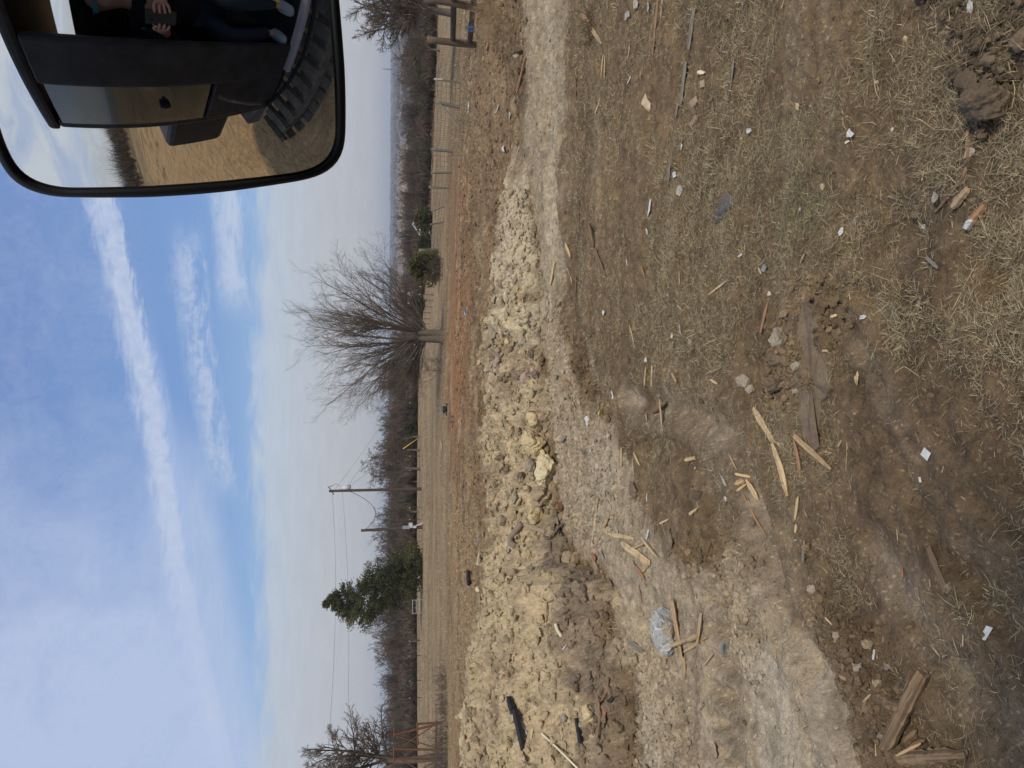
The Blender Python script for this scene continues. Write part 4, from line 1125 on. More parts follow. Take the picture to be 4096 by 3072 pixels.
place('conduit', tube_mesh('conduit', [(np.array([(a[0] + .15 + .12 * k, a[1] - .25, a[2]) for k, a in enumerate(q)]), np.array([.05] * 4))], M['white'], 8), (0, 0, 0), root)
def wire(name, a, b, s, label, r=0.02, group=None, mat='wire'):
    o = tube_obj(name, sag(a, b, s), r, M[mat], 4); tag(o, label, 'cable', group); return o
LT = ground_at(430, 715, 60)
wire('power_line', T1 - Vector((0, 0, .3)), pix_at(326, 775, LT), 0.5, 'upper thin power line running left from the taller pole', 0.009)
wire('power_line', on(P1, T1, .86), pix_at(346, 775, LT), 0.4, 'lower thin power line running left from the taller pole', 0.009)
far = ground_at(420, 330, 170)
wire('power_line', T1 - Vector((0, 0, .5)), pix_at(413, 372, far), 0.6, 'upper power line sloping down to the right behind the big tree', 0.012)
wire('power_line', on(P1, T1, .84), pix_at(405, 395, far), 0.6, 'lower power line sloping down to the right behind the big tree', 0.012)
wire('service_drop', on(P1, T1, .80), T2 - Vector((0, 0, .3)), 1.9, 'slack black cable looping between the two utility poles', 0.028)
g0 = on(P1, T1, .86); g1 = ground_at(427.5, 436, 82)
gm = g1.lerp(g0, 0.245)
wire('guy_wire', gm, g0, 0.0, 'thin guy wire slanting down from the taller pole', 0.012)
o = tube_obj('guy_guard', [g1, gm], 0.05, M['yellow'], 8); tag(o, 'yellow plastic guard over the lower end of the guy wire', 'guy guard')
b = ground_at(428, 406.5, 100); tb = pix_at(386, 406.5, b)
root = empty('utility_pole', b); tag(root, 'thin distant brown pole at the left edge of the big tree', 'utility pole')
place('pole', tube_mesh('pole', [(np.array(loc(root, [b - Vector((0, 0, .4)), tb])), np.array([.11, .08]))], M['rust'], 8), (0, 0, 0), root)
boxes('meter_box', [((.25, .2, .3), tuple(loc(root, [b.lerp(tb, .16)])[0]))], M['lightgrey'], root)
b = ground_at(428, 158, 130); tb = pix_at(415, 139, b)
root = empty('utility_pole', b); tag(root, 'dark distant pole rising from the woods behind the wire fence', 'utility pole')
place('pole', tube_mesh('pole', [(np.array(loc(root, [ground_at(436, 139, 130), tb])), np.array([.13, .1]))], M['pole'], 8), (0, 0, 0), root)

# ------------------------------------------------------------------ rusty frame at left
fr = hit(443, 744); root = empty('steel_trestle', fr); tag(root, 'rusty trestle-like steel frame standing before the gnarled leafless tree', 'trestle')
R0 = math.hypot(fr.x, fr.y)
def fp(xi, yi, dr=0.0):
    d = ray(xi, yi); t = (R0 + dr) / math.hypot(d[0], d[1]); return tuple(Vector(CAM + d * t) - fr)
for a, c, dr in (((394, 735), (446, 722), 0), ((394, 749), (446, 750), 0), ((394, 759), (446, 759), 1.2), ((418, 724), (446, 722), 1.2), ((396, 780), (446, 784), 0)):
    place('leg', tube_mesh('leg', [(np.array([fp(*a, dr), fp(*c, dr)]), np.array([.055, .055]))], M['rust'], 6), (0, 0, 0), root)
for a, c, dr in (((394, 728), (394, 737), 0), ((394, 747), (394, 762), 0), ((417, 722), (418, 745), 0), ((436, 722), (436, 758), 0)):
    place('rail', tube_mesh('rail', [(np.array([fp(*a, dr), fp(*c, dr)]), np.array([.045, .045]))], M['rust'], 6), (0, 0, 0), root)
for a, c in (((396, 736), (440, 749)), ((397, 750), (436, 724)), ((398, 758), (440, 782)), ((400, 782), (438, 760))):
    place('brace', tube_mesh('brace', [(np.array([fp(*a), fp(*c)]), np.array([.03, .03]))], M['rust'], 5), (0, 0, 0), root)
# small pipe gate beyond the evergreen
b = ground_at(430, 606, 74); root = empty('pipe_gate', b, -math.atan2(b.x, b.y)); tag(root, 'small grey pipe gate at the left foot of the dark evergreen', 'gate')
for z in (.35, .7, 1.05): place('rail', tube_mesh('rail', [(np.array([(-.6, 0, z), (.6, 0, z)]), np.array([.03, .03]))], M['galv'], 6), (0, 0, 0), root)
for x in (-.6, .6): place('post', tube_mesh('post', [(np.array([(x, 0, -.2), (x, 0, 1.15)]), np.array([.04, .04]))], M['galv'], 6), (0, 0, 0), root)

# ------------------------------------------------------------------ the wire fence at right
def fpost(name, xi0, yi0, xi1, yi1, rad, mat, label, sides=10, square=False):
    g = hit(xi0, yi0); t = pix_at(xi1, yi1, g); root = empty(name, g)
    tag(root, label, 'fence post')
    L = (t - g).length
    z = np.linspace(0, 1, 7); rr = rad * (1 + 0.06 * np.sin(z * 9 + xi0))
    P = np.array([tuple((g - Vector((0, 0, .15))).lerp(t, k) - g) for k in z])
    P = np.vstack([P, P[-1:] + np.array([0, 0, 1e-3])]); rr = np.append(rr, 1e-3)
    place('post', tube_mesh('post', [(P, rr)], M[mat], sides), (0, 0, 0), root)
    return g, t, root
FA = fpost('fence_post', 475.5, 44.8, 427, 39.5, 0.10, 'post', 'stout brown wooden fence post where the two dark rails end')
FB = fpost('fence_post', 483, 8.5, 424, -2, 0.105, 'post', 'stout brown wooden fence post at the picture edge beside the white pipe')
ga, ta, ra = FA; gb_, tb_, rb = FB
for t0, t1, lab, nm in ((0.47, 0.50, 'upper dark wooden rail between the two stout fence posts', 'fence_rail'), (0.12, 0.17, 'lower dark wooden rail with blue tape between the two stout fence posts', 'fence_rail')):
    a = ga.lerp(ta, t0); b = gb_.lerp(tb_, t1)
    d = (b - a).normalized()
    rr_ = place(nm, splint_mesh(nm, (b - a).length + 1.1, 0.16, 0.10, M['rail'], np.random.default_rng(3), (0.95, 0.95), 0, 0.05))
    rr_.matrix_world = Matrix.Translation((a + b) / 2 + d * 0.5) @ frame_from(a, b) @ Matrix.Rotation(math.pi / 2, 4, 'X')
    tag(rr_, lab, 'rail')
    if t0 < 0.3:
        for k in (0.42, 0.52):
            c = a.lerp(b, k); w = boxes('tape', [((0.07, 0.125, 0.185), (0, 0, 0))], M['blue'], None)
            w.matrix_world = Matrix.Translation(c) @ frame_from(a, b); mw = w.matrix_world.copy(); w.parent = rr_; w.matrix_parent_inverse = rr_.matrix_world.inverted()
a = hit(482.5, 2.5); b = pix_at(466, 5.5, a)
o = tube_obj('pvc_pipe', [a, a.lerp(b, 0.5), b], 0.024, M['white'], 8); tag(o, 'white plastic pipe leaning on the edge fence post', 'pipe')
posts = [(461, 83, 434, 79, .035, 'greypost', 'slim metal fence post with a white tip'),
         (460, 108, 435.5, 102, .075, 'greypost', 'grey fence post of the corner brace with a slanting prop'),
         (452.8, 151.5, 431.5, 149.5, .07, 'greypost', 'first grey wooden fence post left of the corner brace'),
         (452, 172, 432, 172.5, .06, 'greypost', 'second grey wooden fence post left of the corner brace'),
         (448.6, 188, 430, 187.5, .05, 'greypost', 'third slim grey fence post left of the corner brace'),
         (445, 205, 432.5, 211, .05, 'greypost', 'leaning grey fence post right of the white barn'),
         (444, 221.5, 430, 224.5, .05, 'greypost', 'slightly leaning fence post in front of the white barn'),
         (438.5, 250, 419, 250.5, .13, 'greypost', 'tall thick grey fence post between the white barn and the large evergreen bush')]
FP = []
for p in posts:
    g, t, r = fpost('fence_post', *p)
    FP.append((g, t))
    if 'white tip' in p[6]:
        place('tip', tube_mesh('tip', [(np.array([tuple(t - g - Vector((0, 0, .35))), tuple(t - g)]), np.array([.04, .04]))], M['white'], 8), (0, 0, 0), r)
    if 'slanting prop' in p[6]:
        a = hit(460, 128); q = g.lerp(t, .85) - g
        place('brace', tube_mesh('brace', [(np.array([tuple(a - g), tuple(q)]), np.array([.04, .04]))], M['greypost'], 8), (0, 0, 0), r)
# thin steel posts continuing left, each a thing
k = 0
steel = [(436, 287), (435.5, 295), (435, 301), (435, 307), (434.5, 313), (434, 319), (434, 324), (434, 345), (433.5, 352), (433, 359), (432.5, 366), (432, 387), (432, 397), (431.5, 403)]
proto = None
for xi, yi in steel:
    g = ground_at(xi, yi, float(np.interp(yi, [287, 403], [62, 88]))); L = 1.15
    if proto is None:
        root = empty('steel_fence_post', g); place('post', tube_mesh('post', [(np.array([(0, 0, -.2), (0, 0, L)]), np.array([.03, .03]))], M['wire'], 6), (0, 0, 0), root)
        place('tip', tube_mesh('tip', [(np.array([(0, 0, L), (0, 0, L + .12)]), np.array([.035, .035]))], M['white'], 6), (0, 0, 0), root); proto = root
    else:
        root = copy_tree(proto); root.location = g
    tag(root, 'thin steel fence post in the row along the pasture behind the big tree', 'fence post', 'thin steel posts along the pasture')
for j, (xi, yi) in enumerate([(430, 456), (429, 470), (429, 507), (429, 519), (429, 541), (428, 640), (428, 655), (427.5, 680), (427, 697)]):
    root = copy_tree(proto); root.location = ground_at(xi, yi, 84)
    tag(root, 'thin steel fence post at the foot of the wood on the left', 'fence post', 'thin steel posts at the foot of the wood')
# woven wire between posts
spans = [((ga, ta), FP[0], 'woven wire fence panel right next to the stout wooden post'), (FP[0], FP[1], 'woven wire fence panel between the white-tipped post and the corner brace'), (FP[1], FP[2], 'sagging woven wire fence panel left of the corner brace'),
         (FP[2], FP[3], 'woven wire fence panel between the first two grey wooden posts'), (FP[3], FP[4], 'woven wire fence panel between the second and third grey posts'), (FP[4], FP[5], 'woven wire fence panel before the leaning post'), (FP[5], FP[6], 'woven wire fence panel in front of the white barn'), (FP[6], FP[7], 'woven wire fence panel running to the tall thick grey post')]
for i, (A_, B_, lab) in enumerate(spans):
    a0, a1 = A_; b0, b1 = B_; org = a0
    h0 = 1.0; L = (b0 - a0).length; polys = []
    d0 = (a1 - a0).normalized() * 1.15 if i else (a1 - a0).normalized() * 1.05
    d1 = (b1 - b0).normalized() * 1.12
    rows = 7; n = 12; wr = 0.0022 + 0.00010 * a0.length
    def pt(s, t):
        q = (a0 + d0 * t).lerp(b0 + d1 * t, s)
        gg = gz(q.x, q.y) if t < 0.01 else 0
        sg = (0.12 if i == 2 else 0.03) * 4 * s * (1 - s) * t
        return q - Vector((0, 0, sg)) - org
    for r in range(rows):
        t = 0.03 + 0.97 * (r / (rows - 1)); polys.append((np.array([tuple(pt(s, t)) for s in np.linspace(0, 1, n)]), np.full(n, wr)))
    m = max(4, min(60, int(L / 0.30)))
    for c in range(1, m):
        s = c / m; wob = 0.02 * math.sin(c * 2.1)
        polys.append((np.array([tuple(pt(min(1, max(0, s + wob * 0.2 * t)), t)) for t in (0.03, 0.5, 1.0)]), np.full(3, wr * 0.8)))
    o = place('woven_wire', tube_mesh('woven_wire', polys, M['wire'], 3), org); tag(o, lab, 'wire fence')

# ------------------------------------------------------------------ loose stones, clods, straw
FLOOR = [ZONES[k][0] for k in (4, 6)]
def in_floor(x, y, soft=0.25):
    v = np.zeros(x.shape)
    for P in FLOOR:
        v = np.maximum(v, sstep(poly_sd(x, y, P) + 0.35 * fbm(x, y, 1.5, 3, seed=101), -soft, soft))
    return v
def scatter_polar(n, rng, r0, r1, a0=-31, a1=31, bias=0.0):
    u = rng.random(n)
    if bias: u = u ** bias
    r = r0 * (r1 / r0) ** u; a = np.radians(a0 + (a1 - a0) * rng.random(n))
    return r * np.sin(a), r * np.cos(a)
def rocks_cloud(name, x, y, size, sub, rng, mat, nvar=10, tint=(0.85, 1.35), label=None, sink=0.35, flat=0.75, colfn=None):
    z = terrain(x, y); col = ground_colour(x, y, False)
    col = col * (tint[0] + (tint[1] - tint[0]) * rng.random((len(x), 1)))
    col = col * np.minimum(1.0, 0.54 / col.max(-1, keepdims=True))
    VV = []; FF = []; CC = []; off = 0
    var = rng.integers(nvar, size=len(x))
    for k in range(nvar):
        v, f = rock_shape(sub, rng, 0.28, 5); s = var == k; m = int(s.sum())
        if not m: continue
        a = rng.random(m) * 6.283; ca, sa = np.cos(a), np.sin(a)
        sc = size[s][:, None] * np.stack([0.7 + 0.6 * rng.random(m), 0.7 + 0.6 * rng.random(m), flat * (0.7 + 0.5 * rng.random(m))], 1)
        P = v[None] * sc[:, None]
        Q = np.stack([P[..., 0] * ca[:, None] - P[..., 1] * sa[:, None], P[..., 0] * sa[:, None] + P[..., 1] * ca[:, None], P[..., 2]], -1)
        Q += np.stack([x[s], y[s], z[s] + size[s] * flat * (1 - 2 * sink) * 0.6], -1)[:, None]
        VV.append(Q.reshape(-1, 3)); FF.append((f[None] + np.arange(m)[:, None, None] * len(v)).reshape(-1, 3) + off); off += m * len(v)
        CC.append(np.repeat(col[s], len(v), 0))
    o = place(name, np_mesh(name, np.vstack(VV), np.vstack(FF), mat=mat, smooth=False, col=np.clip(np.vstack(CC), 0.02, 0.6)))
    o['kind'] = 'stuff'; o['label'] = label or name.replace('_', ' ')
    return o
def litter():
    rng = np.random.default_rng(77)
    gm = soil_mat('stone_skin', sc=1.0, contrast=0.4)
    # clods on the heap
    az = np.radians(-31 + 46 * rng.random(16000)); rb = np.interp(np.degrees(az), baz, brad); w = RW(np.degrees(az))
    r = rb + w * (-0.1 + 1.25 * rng.random(16000)); x = r * np.sin(az); y = r * np.cos(az)
    s = 0.009 + 0.075 * rng.random(len(x)) ** 10
    big = s > 0.045
    rocks_cloud('heap_clods', x[big], y[big], s[big], 3, rng, gm, 12, (0.85, 1.12), 'lumps of clay all over the tan soil heap')
    rocks_cloud('heap_crumbs', x[~big], y[~big], s[~big], 1, rng, gm, 12, (0.8, 1.2), 'small crumbs of clay over the tan soil heap')
    # crumbs on the worked floor and in the clod patches
    x, y = scatter_polar(60000, rng, 2.3, 16)
    k = rng.random(len(x)) < (0.10 + 0.22 * in_floor(x, y) + 0.75 * clodmask(x, y)); x, y = x[k], y[k]
    s = (0.0035 + 0.012 * rng.random(len(x)) ** 3) * (0.55 + 0.11 * np.hypot(x, y))
    rocks_cloud('gravel', x, y, s, 1, rng, gm, 10, (0.75, 1.45), 'fine gravel and crumbs on the bare ground')
    # bigger clods in the patches
    cm = []
    x, y = scatter_polar(46000, rng, 2.3, 13); k = rng.random(len(x)) < 0.7 * clodmask(x, y) ** 1.5; x, y = x[k], y[k]
    s = (0.007 + 0.026 * rng.random(len(x)) ** 2.5) * (0.7 + 0.06 * np.hypot(x, y))
    rocks_cloud('soil_clods', x, y, s, 2, rng, gm, 12, (0.85, 1.45), 'patches of broken soil clods on the bare ground', sink=0.22)
    # rough ground behind the heap
    x, y = scatter_polar(9000, rng, 15, 30); s = 0.02 + 0.07 * rng.random(len(x)) ** 4
    rocks_cloud('field_clods', x, y, s, 1, rng, gm, 10, (0.75, 1.4), 'clods on the rough turned soil behind the heap')
litter()

GREEN = W([(780, 60), (840, 40), (860, 110), (840, 240), (820, 300), (770, 260), (760, 150)])
def grass_mask(x, y):
    r = np.hypot(x, y); az = np.degrees(np.arctan2(x, y))
    n = fbm(x, y, 1.3, 4, 0.6, seed=201) + 0.35 * fbm(x, y, 5.0, 2, seed=202)
    m = sstep(n, -0.28, 0.30)
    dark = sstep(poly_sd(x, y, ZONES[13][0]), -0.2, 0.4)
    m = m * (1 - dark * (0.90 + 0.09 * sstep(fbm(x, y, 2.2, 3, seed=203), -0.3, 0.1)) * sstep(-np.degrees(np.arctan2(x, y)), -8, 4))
    m = m * (1 - 0.93 * in_floor(x, y)) * (1 - mound(x, y)[1] * 0.985) * (1 - 0.8 * clodmask(x, y))
    d, s = line_d(x, y, RUT1); m = m * sstep(d, 0.08, 0.3)
    m = m * np.where(r > 12.5, 0.12, 1)
    far = sstep(r, 20, 23)
    return m * (1 - far) + far * 0.6 * sstep(n, -0.3, 0.2) * (1 - sstep(poly_sd(x, y, ZONES[0][0]), -0.5, 0.5))
def straw():
    rng = np.random.default_rng(99)
    N = 460000
    x, y = scatter_polar(N, rng, 2.25, 13, bias=0.92)
    x2, y2 = scatter_polar(70000, rng, 13, 45)
    x = np.concatenate([x, x2]); y = np.concatenate([y, y2])
    k = rng.random(len(x)) < grass_mask(x, y) * 0.62 + 0.003; x, y = x[k], y[k]; n = len(x)
    # half of it gathered in tufts
    nc = n // 26; ci_ = rng.integers(n, size=nc); who = rng.random(n) < 0.52; own = ci_[rng.integers(nc, size=n)]
    rr0 = np.hypot(x[own], y[own]); sp_ = 0.016 + 0.006 * rr0; nx_ = x[own] + rng.normal(size=n) * sp_; ny_ = y[own] + rng.normal(size=n) * sp_
    out_a = np.arctan2(ny_ - y[own], nx_ - x[own]); ctint = 0.7 + 0.6 * _h(own, own * 3, 5); who &= np.hypot(x, y) < 13
    x = np.where(who, nx_, x); y = np.where(who, ny_, y)
    r = np.hypot(x, y); z = terrain(x, y)
    farm = sstep(r, 14, 20)
    tuft = sstep(fbm(x, y, 2.1, 3, 0.6, seed=205), 0.1, 0.5)
    L = (0.018 + 0.05 * rng.random(n) ** 1.6 + 0.07 * (rng.random(n) > 0.965)) * (1 + 0.7 * tuft) * (1 + 0.35 * sstep(r, 3.5, 6)) * (1 + farm * 2.2 * rng.random(n))
    wd = np.maximum(0.0011 + 0.0012 * rng.random(n), 0.00042 * r)
    a = np.where(who, out_a + rng.normal(size=n) * 0.5, rng.random(n) * 6.283)
    e = np.radians(3 + 38 * rng.random(n) ** 1.8 + 20 * tuft * rng.random(n) + farm * 32)
    dx, dy, dz = np.cos(a) * np.cos(e), np.sin(a) * np.cos(e), np.sin(e)
    px, py = -np.sin(a), np.cos(a)
    cur = rng.normal(size=n) * 0.22 * L
    V = np.empty((n, 5, 3), dtype=np.float32)
    zz = z + 0.002 + 0.012 * rng.random(n) * (1 - farm)
    for i, (t, w) in enumerate(((0, 0.8), (0.55, 1.0), (1.0, 0))):
        cx = x + dx * L * t + px * cur * t * t; cy = y + dy * L * t + py * cur * t * t; cz = zz + dz * L * (t - 0.45 * t * t)
        if i < 2:
            V[:, 2 * i] = np.stack([cx - px * wd * w / 2, cy - py * wd * w / 2, cz], -1)
            V[:, 2 * i + 1] = np.stack([cx + px * wd * w / 2, cy + py * wd * w / 2, cz + 0.0004], -1)
        else: V[:, 4] = np.stack([cx, cy, cz], -1)
    base = np.arange(n)[:, None] * 5
    q = base + np.array([[0, 1, 3, 2]]); t3 = base + np.array([[2, 3, 4]])
    loops = np.concatenate([q.ravel(), t3.ravel()]); sizes = np.concatenate([np.full(n, 4), np.full(n, 3)])
    pal = np.array([(0.50, 0.41, 0.24), (0.33, 0.265, 0.15), (0.225, 0.18, 0.10), (0.145, 0.115, 0.066), (0.36, 0.30, 0.19)])
    pr = rng.random(n); ci = np.where(pr < 0.16, 0, np.where(pr < 0.45, 1, np.where(pr < 0.72, 2, np.where(pr < 0.9, 3, 4))))
    c = pal[ci]
    gq = (rng.random(n) < 0.30 * sstep(poly_sd(x, y, GREEN) + 0.5 * fbm(x, y, 1.3, 3, seed=208), -0.3, 0.3)) | (rng.random(n) < 0.15 * sstep(fbm(x, y, 0.9, 3, seed=209), 0.25, 0.5))
    c = np.where(gq[:, None], np.array((0.105, 0.125, 0.05)), c)
    c = c * (0.75 + 0.4 * rng.random((n, 1))) * np.where(who, ctint, 1.0)[:, None]
    o = place('dry_grass', np_mesh('dry_grass', V.reshape(-1, 3), loops=loops, sizes=sizes, mat=attr_mat('straw', 0.85, 0.1, 5), smooth=False, col=np.repeat(c, 5, 0)))
    o['kind'] = 'stuff'; o['label'] = 'flattened dry grass over the brown ground'
    # tiny wood chips
    x, y = scatter_polar(5200, rng, 2.4, 15); k = rng.random(len(x)) < 0.25 + 0.5 * sstep(fbm(x, y, 0.8, 3, seed=211), 0.0, 0.4); x, y = x[k], y[k]; n = len(x)
    z = terrain(x, y) + 0.004; r = np.hypot(x, y); a = rng.normal(size=n) * 0.7 + rng.integers(2, size=n) * 0.6
    L = (0.012 + 0.05 * rng.random(n) ** 2.5) * (0.6 + 0.09 * r); w = np.maximum(0.0025, 0.12 * L); h = w * 0.5
    ux, uy = np.cos(a), np.sin(a); V = []
    for sx, sy, sz in ((-1, -1, 0), (1, -.6, 0), (1, .6, 0), (-1, 1, 0), (-1, -1, 1), (1, -.6, 1), (1, .6, 1), (-1, 1, 1)):
        V.append(np.stack([x + ux * L * sx / 2 - uy * w * sy / 2, y + uy * L * sx / 2 + ux * w * sy / 2, z + h * sz], -1))
    V = np.stack(V, 1).reshape(-1, 3); f = np.array([(4, 5, 6, 7), (0, 1, 5, 4), (1, 2, 6, 5), (2, 3, 7, 6), (3, 0, 4, 7)])
    F_ = (f[None] + np.arange(n)[:, None, None] * 8).reshape(-1, 4)
    pal = np.array([(0.42, 0.32, 0.19), (0.30, 0.22, 0.13), (0.22, 0.155, 0.095), (0.14, 0.10, 0.068)])
    c = np.repeat(pal[rng.integers(4, size=n)] * (0.8 + 0.4 * rng.random((n, 1))), 8, 0)
    o = place('wood_chips', np_mesh('wood_chips', V, F_, mat=attr_mat('chips', 0.85, 0.2, 60), smooth=False, col=c))
    o['kind'] = 'stuff'; o['label'] = 'tiny wood chips strewn over the ground'
straw()

# ------------------------------------------------------------------ named rocks and clods
R_ = np.random.default_rng(8)
ROCKS = [ # xi, yi, across, deep, mat, label
 (542, 470, 29, 23, 'cream', 'large cream-yellow boulder at the foot of the heap', 4),
 (541, 455, 16, 9, 'cream', 'flat cream ledge of clay resting on top of the large cream-yellow boulder', 3),
 (529, 440, 26, 22, 'yellow', 'big yellow clay block with a reddish stain right of the large cream boulder', 4),
 (530, 421, 17, 18, 'yellow', 'yellowish crumbling clay mass right of the stained yellow block', 3),
 (528, 465, 20, 10, 'greytan', 'upright grey-tan block wedged behind the large cream boulder', 3),
 (535, 493, 26, 23, 'tan', 'large tan boulder left of the cream-yellow boulder', 4),
 (514, 484, 11, 10, 'tan', 'small tan rock up the slope behind the large tan boulder', 3),
 (513, 497, 13, 11, 'pale', 'pale rounded rock just left of the small tan rock up the slope', 3),
 (498.6, 458, 6, 11, 'brown', 'flat dark brown clod high on the heap', 3),
 (531, 516, 15, 16, 'yellow', 'yellowish tan rock above the weathered board on the heap', 3),
 (567, 560, 24, 15, 'tan', 'tan clay block with a shaded edge at the heap foot by the olive box', 3),
 (523.7, 379, 14, 10, 'pink', 'pinkish grey rock with a pointed top on the middle of the heap', 3),
 (533, 375, 9, 9, 'purple', 'dark purplish clod beside the pinkish grey rock', 3),
 (506, 341, 6, 6, 'yellow', 'small yellow rock near the middle of the heap', 2),
 (491, 331, 15, 9, 'greytan', 'long grey-tan rock on the crest of the heap', 3),
 (499, 304, 11, 11, 'pale', 'pale cracked rock on the right shoulder of the heap', 3),
 (505, 296, 10, 6, 'cream', 'cream slab beside the pale cracked rock', 2),
 (496, 360, 15, 9, 'pale', 'pale sloping clay slab left of the long crest rock', 3),
 (497, 379, 7, 8, 'tan', 'tan rock at the left end of the pale sloping slab', 2),
 (520, 340, 11, 8, 'pale', 'pale rock with a dark shaded side in mid heap', 2),
 (511, 575, 12, 9, 'tan', 'tan lump left of the cream stake on the heap', 2),
 (477, 590, 6, 6, 'cream', 'small cream rock just left of the black sleeve', 2),
 (500, 520, 10, 7, 'greytan', 'grey-tan clod above the half-buried cylinder', 2),
 (505, 470, 12, 9, 'brown', 'brown clod behind the large cream boulder', 3),
 (519, 478, 11, 9, 'dark', 'dark brown clod between the small tan rock and the large cream boulder', 3),
 (540, 509, 7, 7, 'dark', 'dark clod in the crevice under the large tan boulder', 2),
 (580.6, 588, 8, 8, 'redclay_', 'dark reddish lump of bark at the heap foot', 2),
 (586, 713, 15, 12, 'yellow', 'pale yellowish lump right of the charred pieces at far left', 3),
 (563.4, 719, 8, 7, 'block', 'grey brick-like block half sunk in the heap', 2),
 (661.6, 632, 38, 25, 'grey', 'blue-grey boulder with white veins on the worked floor', 4),
 (777, 338, 18, 17, 'pale', 'round pale clod in the grass near the reddish splinter', 4),
 (772, 360, 16, 15, 'brown', 'brown clod between the round pale clod and the wide brown clod', 3),
 (770.5, 383, 14, 22, 'brown', 'wide brown clod left of two other clods in the grass', 3),
 (748, 390, 10, 9, 'pale', 'small pale clod beyond the wide brown clod', 3),
 (794.6, 367, 9, 11, 'pale', 'pale clod on the near side of the brown clods', 3),
 (802, 303, 10, 9, 'brown', 'brown clod at the top of the flat soil slab', 3),
 (795, 392, 8, 8, 'pale', 'small pale clod beside the flat soil slab', 2),
 (630, 490, 15, 14, 'brown', 'flat brown soil cake on the grey-tan floor', 3),
 (664, 541, 27, 18, 'brown', 'large flat brown soil cake beside the thick splintered stick', 3),
 (695, 496, 9, 9, 'dark', 'dark cracked clod between the tyre marks', 3),
 (977, 106, 31, 34, 'dark', 'large dark clod at the edge of the broken soil by the root', 4),
 (966, 84, 20, 18, 'dark', 'dark clod just right of the large dark clod', 3),
 (1018, 40, 18, 12, 'brown', 'brown rock in the broken soil at the near corner', 3),
 (985, 60, 9, 10, 'brown', 'brown clod standing out of the broken soil patch', 3),
 (1000, 68, 8, 8, 'brown', 'small brown clod beside the one standing out of the broken soil', 3),
 (904, 39, 5, 5, 'yellow', 'small yellowish stone in the grass', 2),
 (876, 82.5, 4, 5, 'cream', 'small cream pebble at the end of a thin stem', 2),
 (516.4, 57, 6, 8, 'pale', 'pale clod beside the orange plank near the fence', 3),
 (517, 50, 7, 12, 'dark', 'dark upturned clod behind the orange plank near the fence', 3),
 (810, 588, 9, 8, 'pale', 'pale stone at the edge of the grey floor', 3),
 (836, 638, 9, 8, 'pale', 'pale angular clod in the row of clods beside the smooth track', 3),
 (865.5, 644, 8, 10, 'tan', 'tan angular clod just beyond the white bracket', 3),
 (886, 664, 9, 5, 'stone', 'smooth grey stone next to the white bracket', 3),
 (877, 683, 8, 10, 'tan', 'lumpy tan clod behind the torn bark sheet', 3),
 (843, 652, 8, 12, 'brown', 'brown clod in the row beside the smooth track', 3),
 (857, 668, 8, 8, 'pale', 'round pale clod in the middle of the clod row', 3),
 (848, 690, 8, 8, 'brown', 'brown clod near the pale splinter of the clod row', 3),
 (880, 737, 7, 8, 'stone', 'grey stone among the chips by the leaning log', 3),
 (744, 723, 5, 6, 'dark', 'dark pointed stone on the grey floor', 2),
 (700, 706, 7, 7, 'pale', 'pale rounded clod on the grey floor', 3),
 (620, 640, 5, 5, 'dark', 'dark square lump at the foot of the heap', 2),
 (641, 751, 6, 6, 'brown', 'small brown clod on the tan floor near the heap foot', 2),
 (768.7, 294, 5, 5, 'cream', 'small cream lump in the grass beyond the reddish splinter', 2),
 (772, 236, 5, 5, 'dark', 'small black stone in the grass', 2),
 (701, 253.6, 5, 8, 'dark', 'black flat lump in the trampled grass', 2),
 (608, 420, 7, 6, 'dark', 'small dark lump beside the yellow scrap', 2),
 (946, 588, 8, 6, 'stone', 'half-buried grey stone beyond the sunken board', 2),
 (930, 395, 6, 6, 'brown', 'small brown clod in the dark soil', 2),
 (925, 232, 7, 7, 'brown', 'brown clod at the side of the small pit', 2),
 (915, 215, 7, 8, 'brown', 'brown clod at the head of the small pit', 2),
]
RM['redclay_'] = RM['dark']
for xi, yi, w_, h_, mt, lab, sub in ROCKS:
    rock_obj('clod' if 'clod' in lab or 'cake' in lab or 'lump' in lab else 'rock', xi, yi, w_, h_, RM[mt], lab, R_, 'clod' if 'clod' in lab or 'cake' in lab or 'lump' in lab else 'rock', sub, flat=0.25 if 'cake' in lab else 0.7, sink=0.25)
# flat cracked soil slab
def slab(pts, th, mat, label, rng):
    P = [hit(*p) for p in pts]; c = sum(P, Vector()) / len(P); n = len(P)
    V = []; 
    for k, (s, dz) in enumerate(((1.0, 0.0), (0.97, th), (0.6, th * 1.15))):
        for i, p in enumerate(P):
            q = (p - c) * s; V.append((q.x, q.y, (p.z - c.z) * s + dz + (0.006 * rng.normal() if k else -0.01)))
    V.append((0, 0, th * 1.1)); Fq = []
    L = []; S = []
    for k in range(2):
        for i in range(n):
            j = (i + 1) % n; L += [k*n+i, k*n+j, (k+1)*n+j, (k+1)*n+i]; S.append(4)
    for i in range(n): L += [2*n+i, 2*n+(i+1) % n, 3*n]; S.append(3)
    o = place('soil_slab', np_mesh('soil_slab', V, loops=np.array(L), sizes=np.array(S), mat=mat, smooth=False), c)
    m = o.modifiers.new('s', 'SUBSURF'); m.levels = 2; m.render_levels = 2; m.subdivision_type = 'SIMPLE'
    tag(o, label, 'soil slab'); return o
slab([(806, 300), (820, 312), (826, 330), (824, 352), (829, 370), (833, 388), (830, 398), (822, 402), (824, 420), (820, 438), (823, 448), (816, 453), (808, 436), (802, 415), (800, 395), (790, 384), (800, 368), (806, 350), (800, 330)], 0.018, RM['brown'], 'long flat slab of dried soil with a broken edge beside the dark grass', R_)

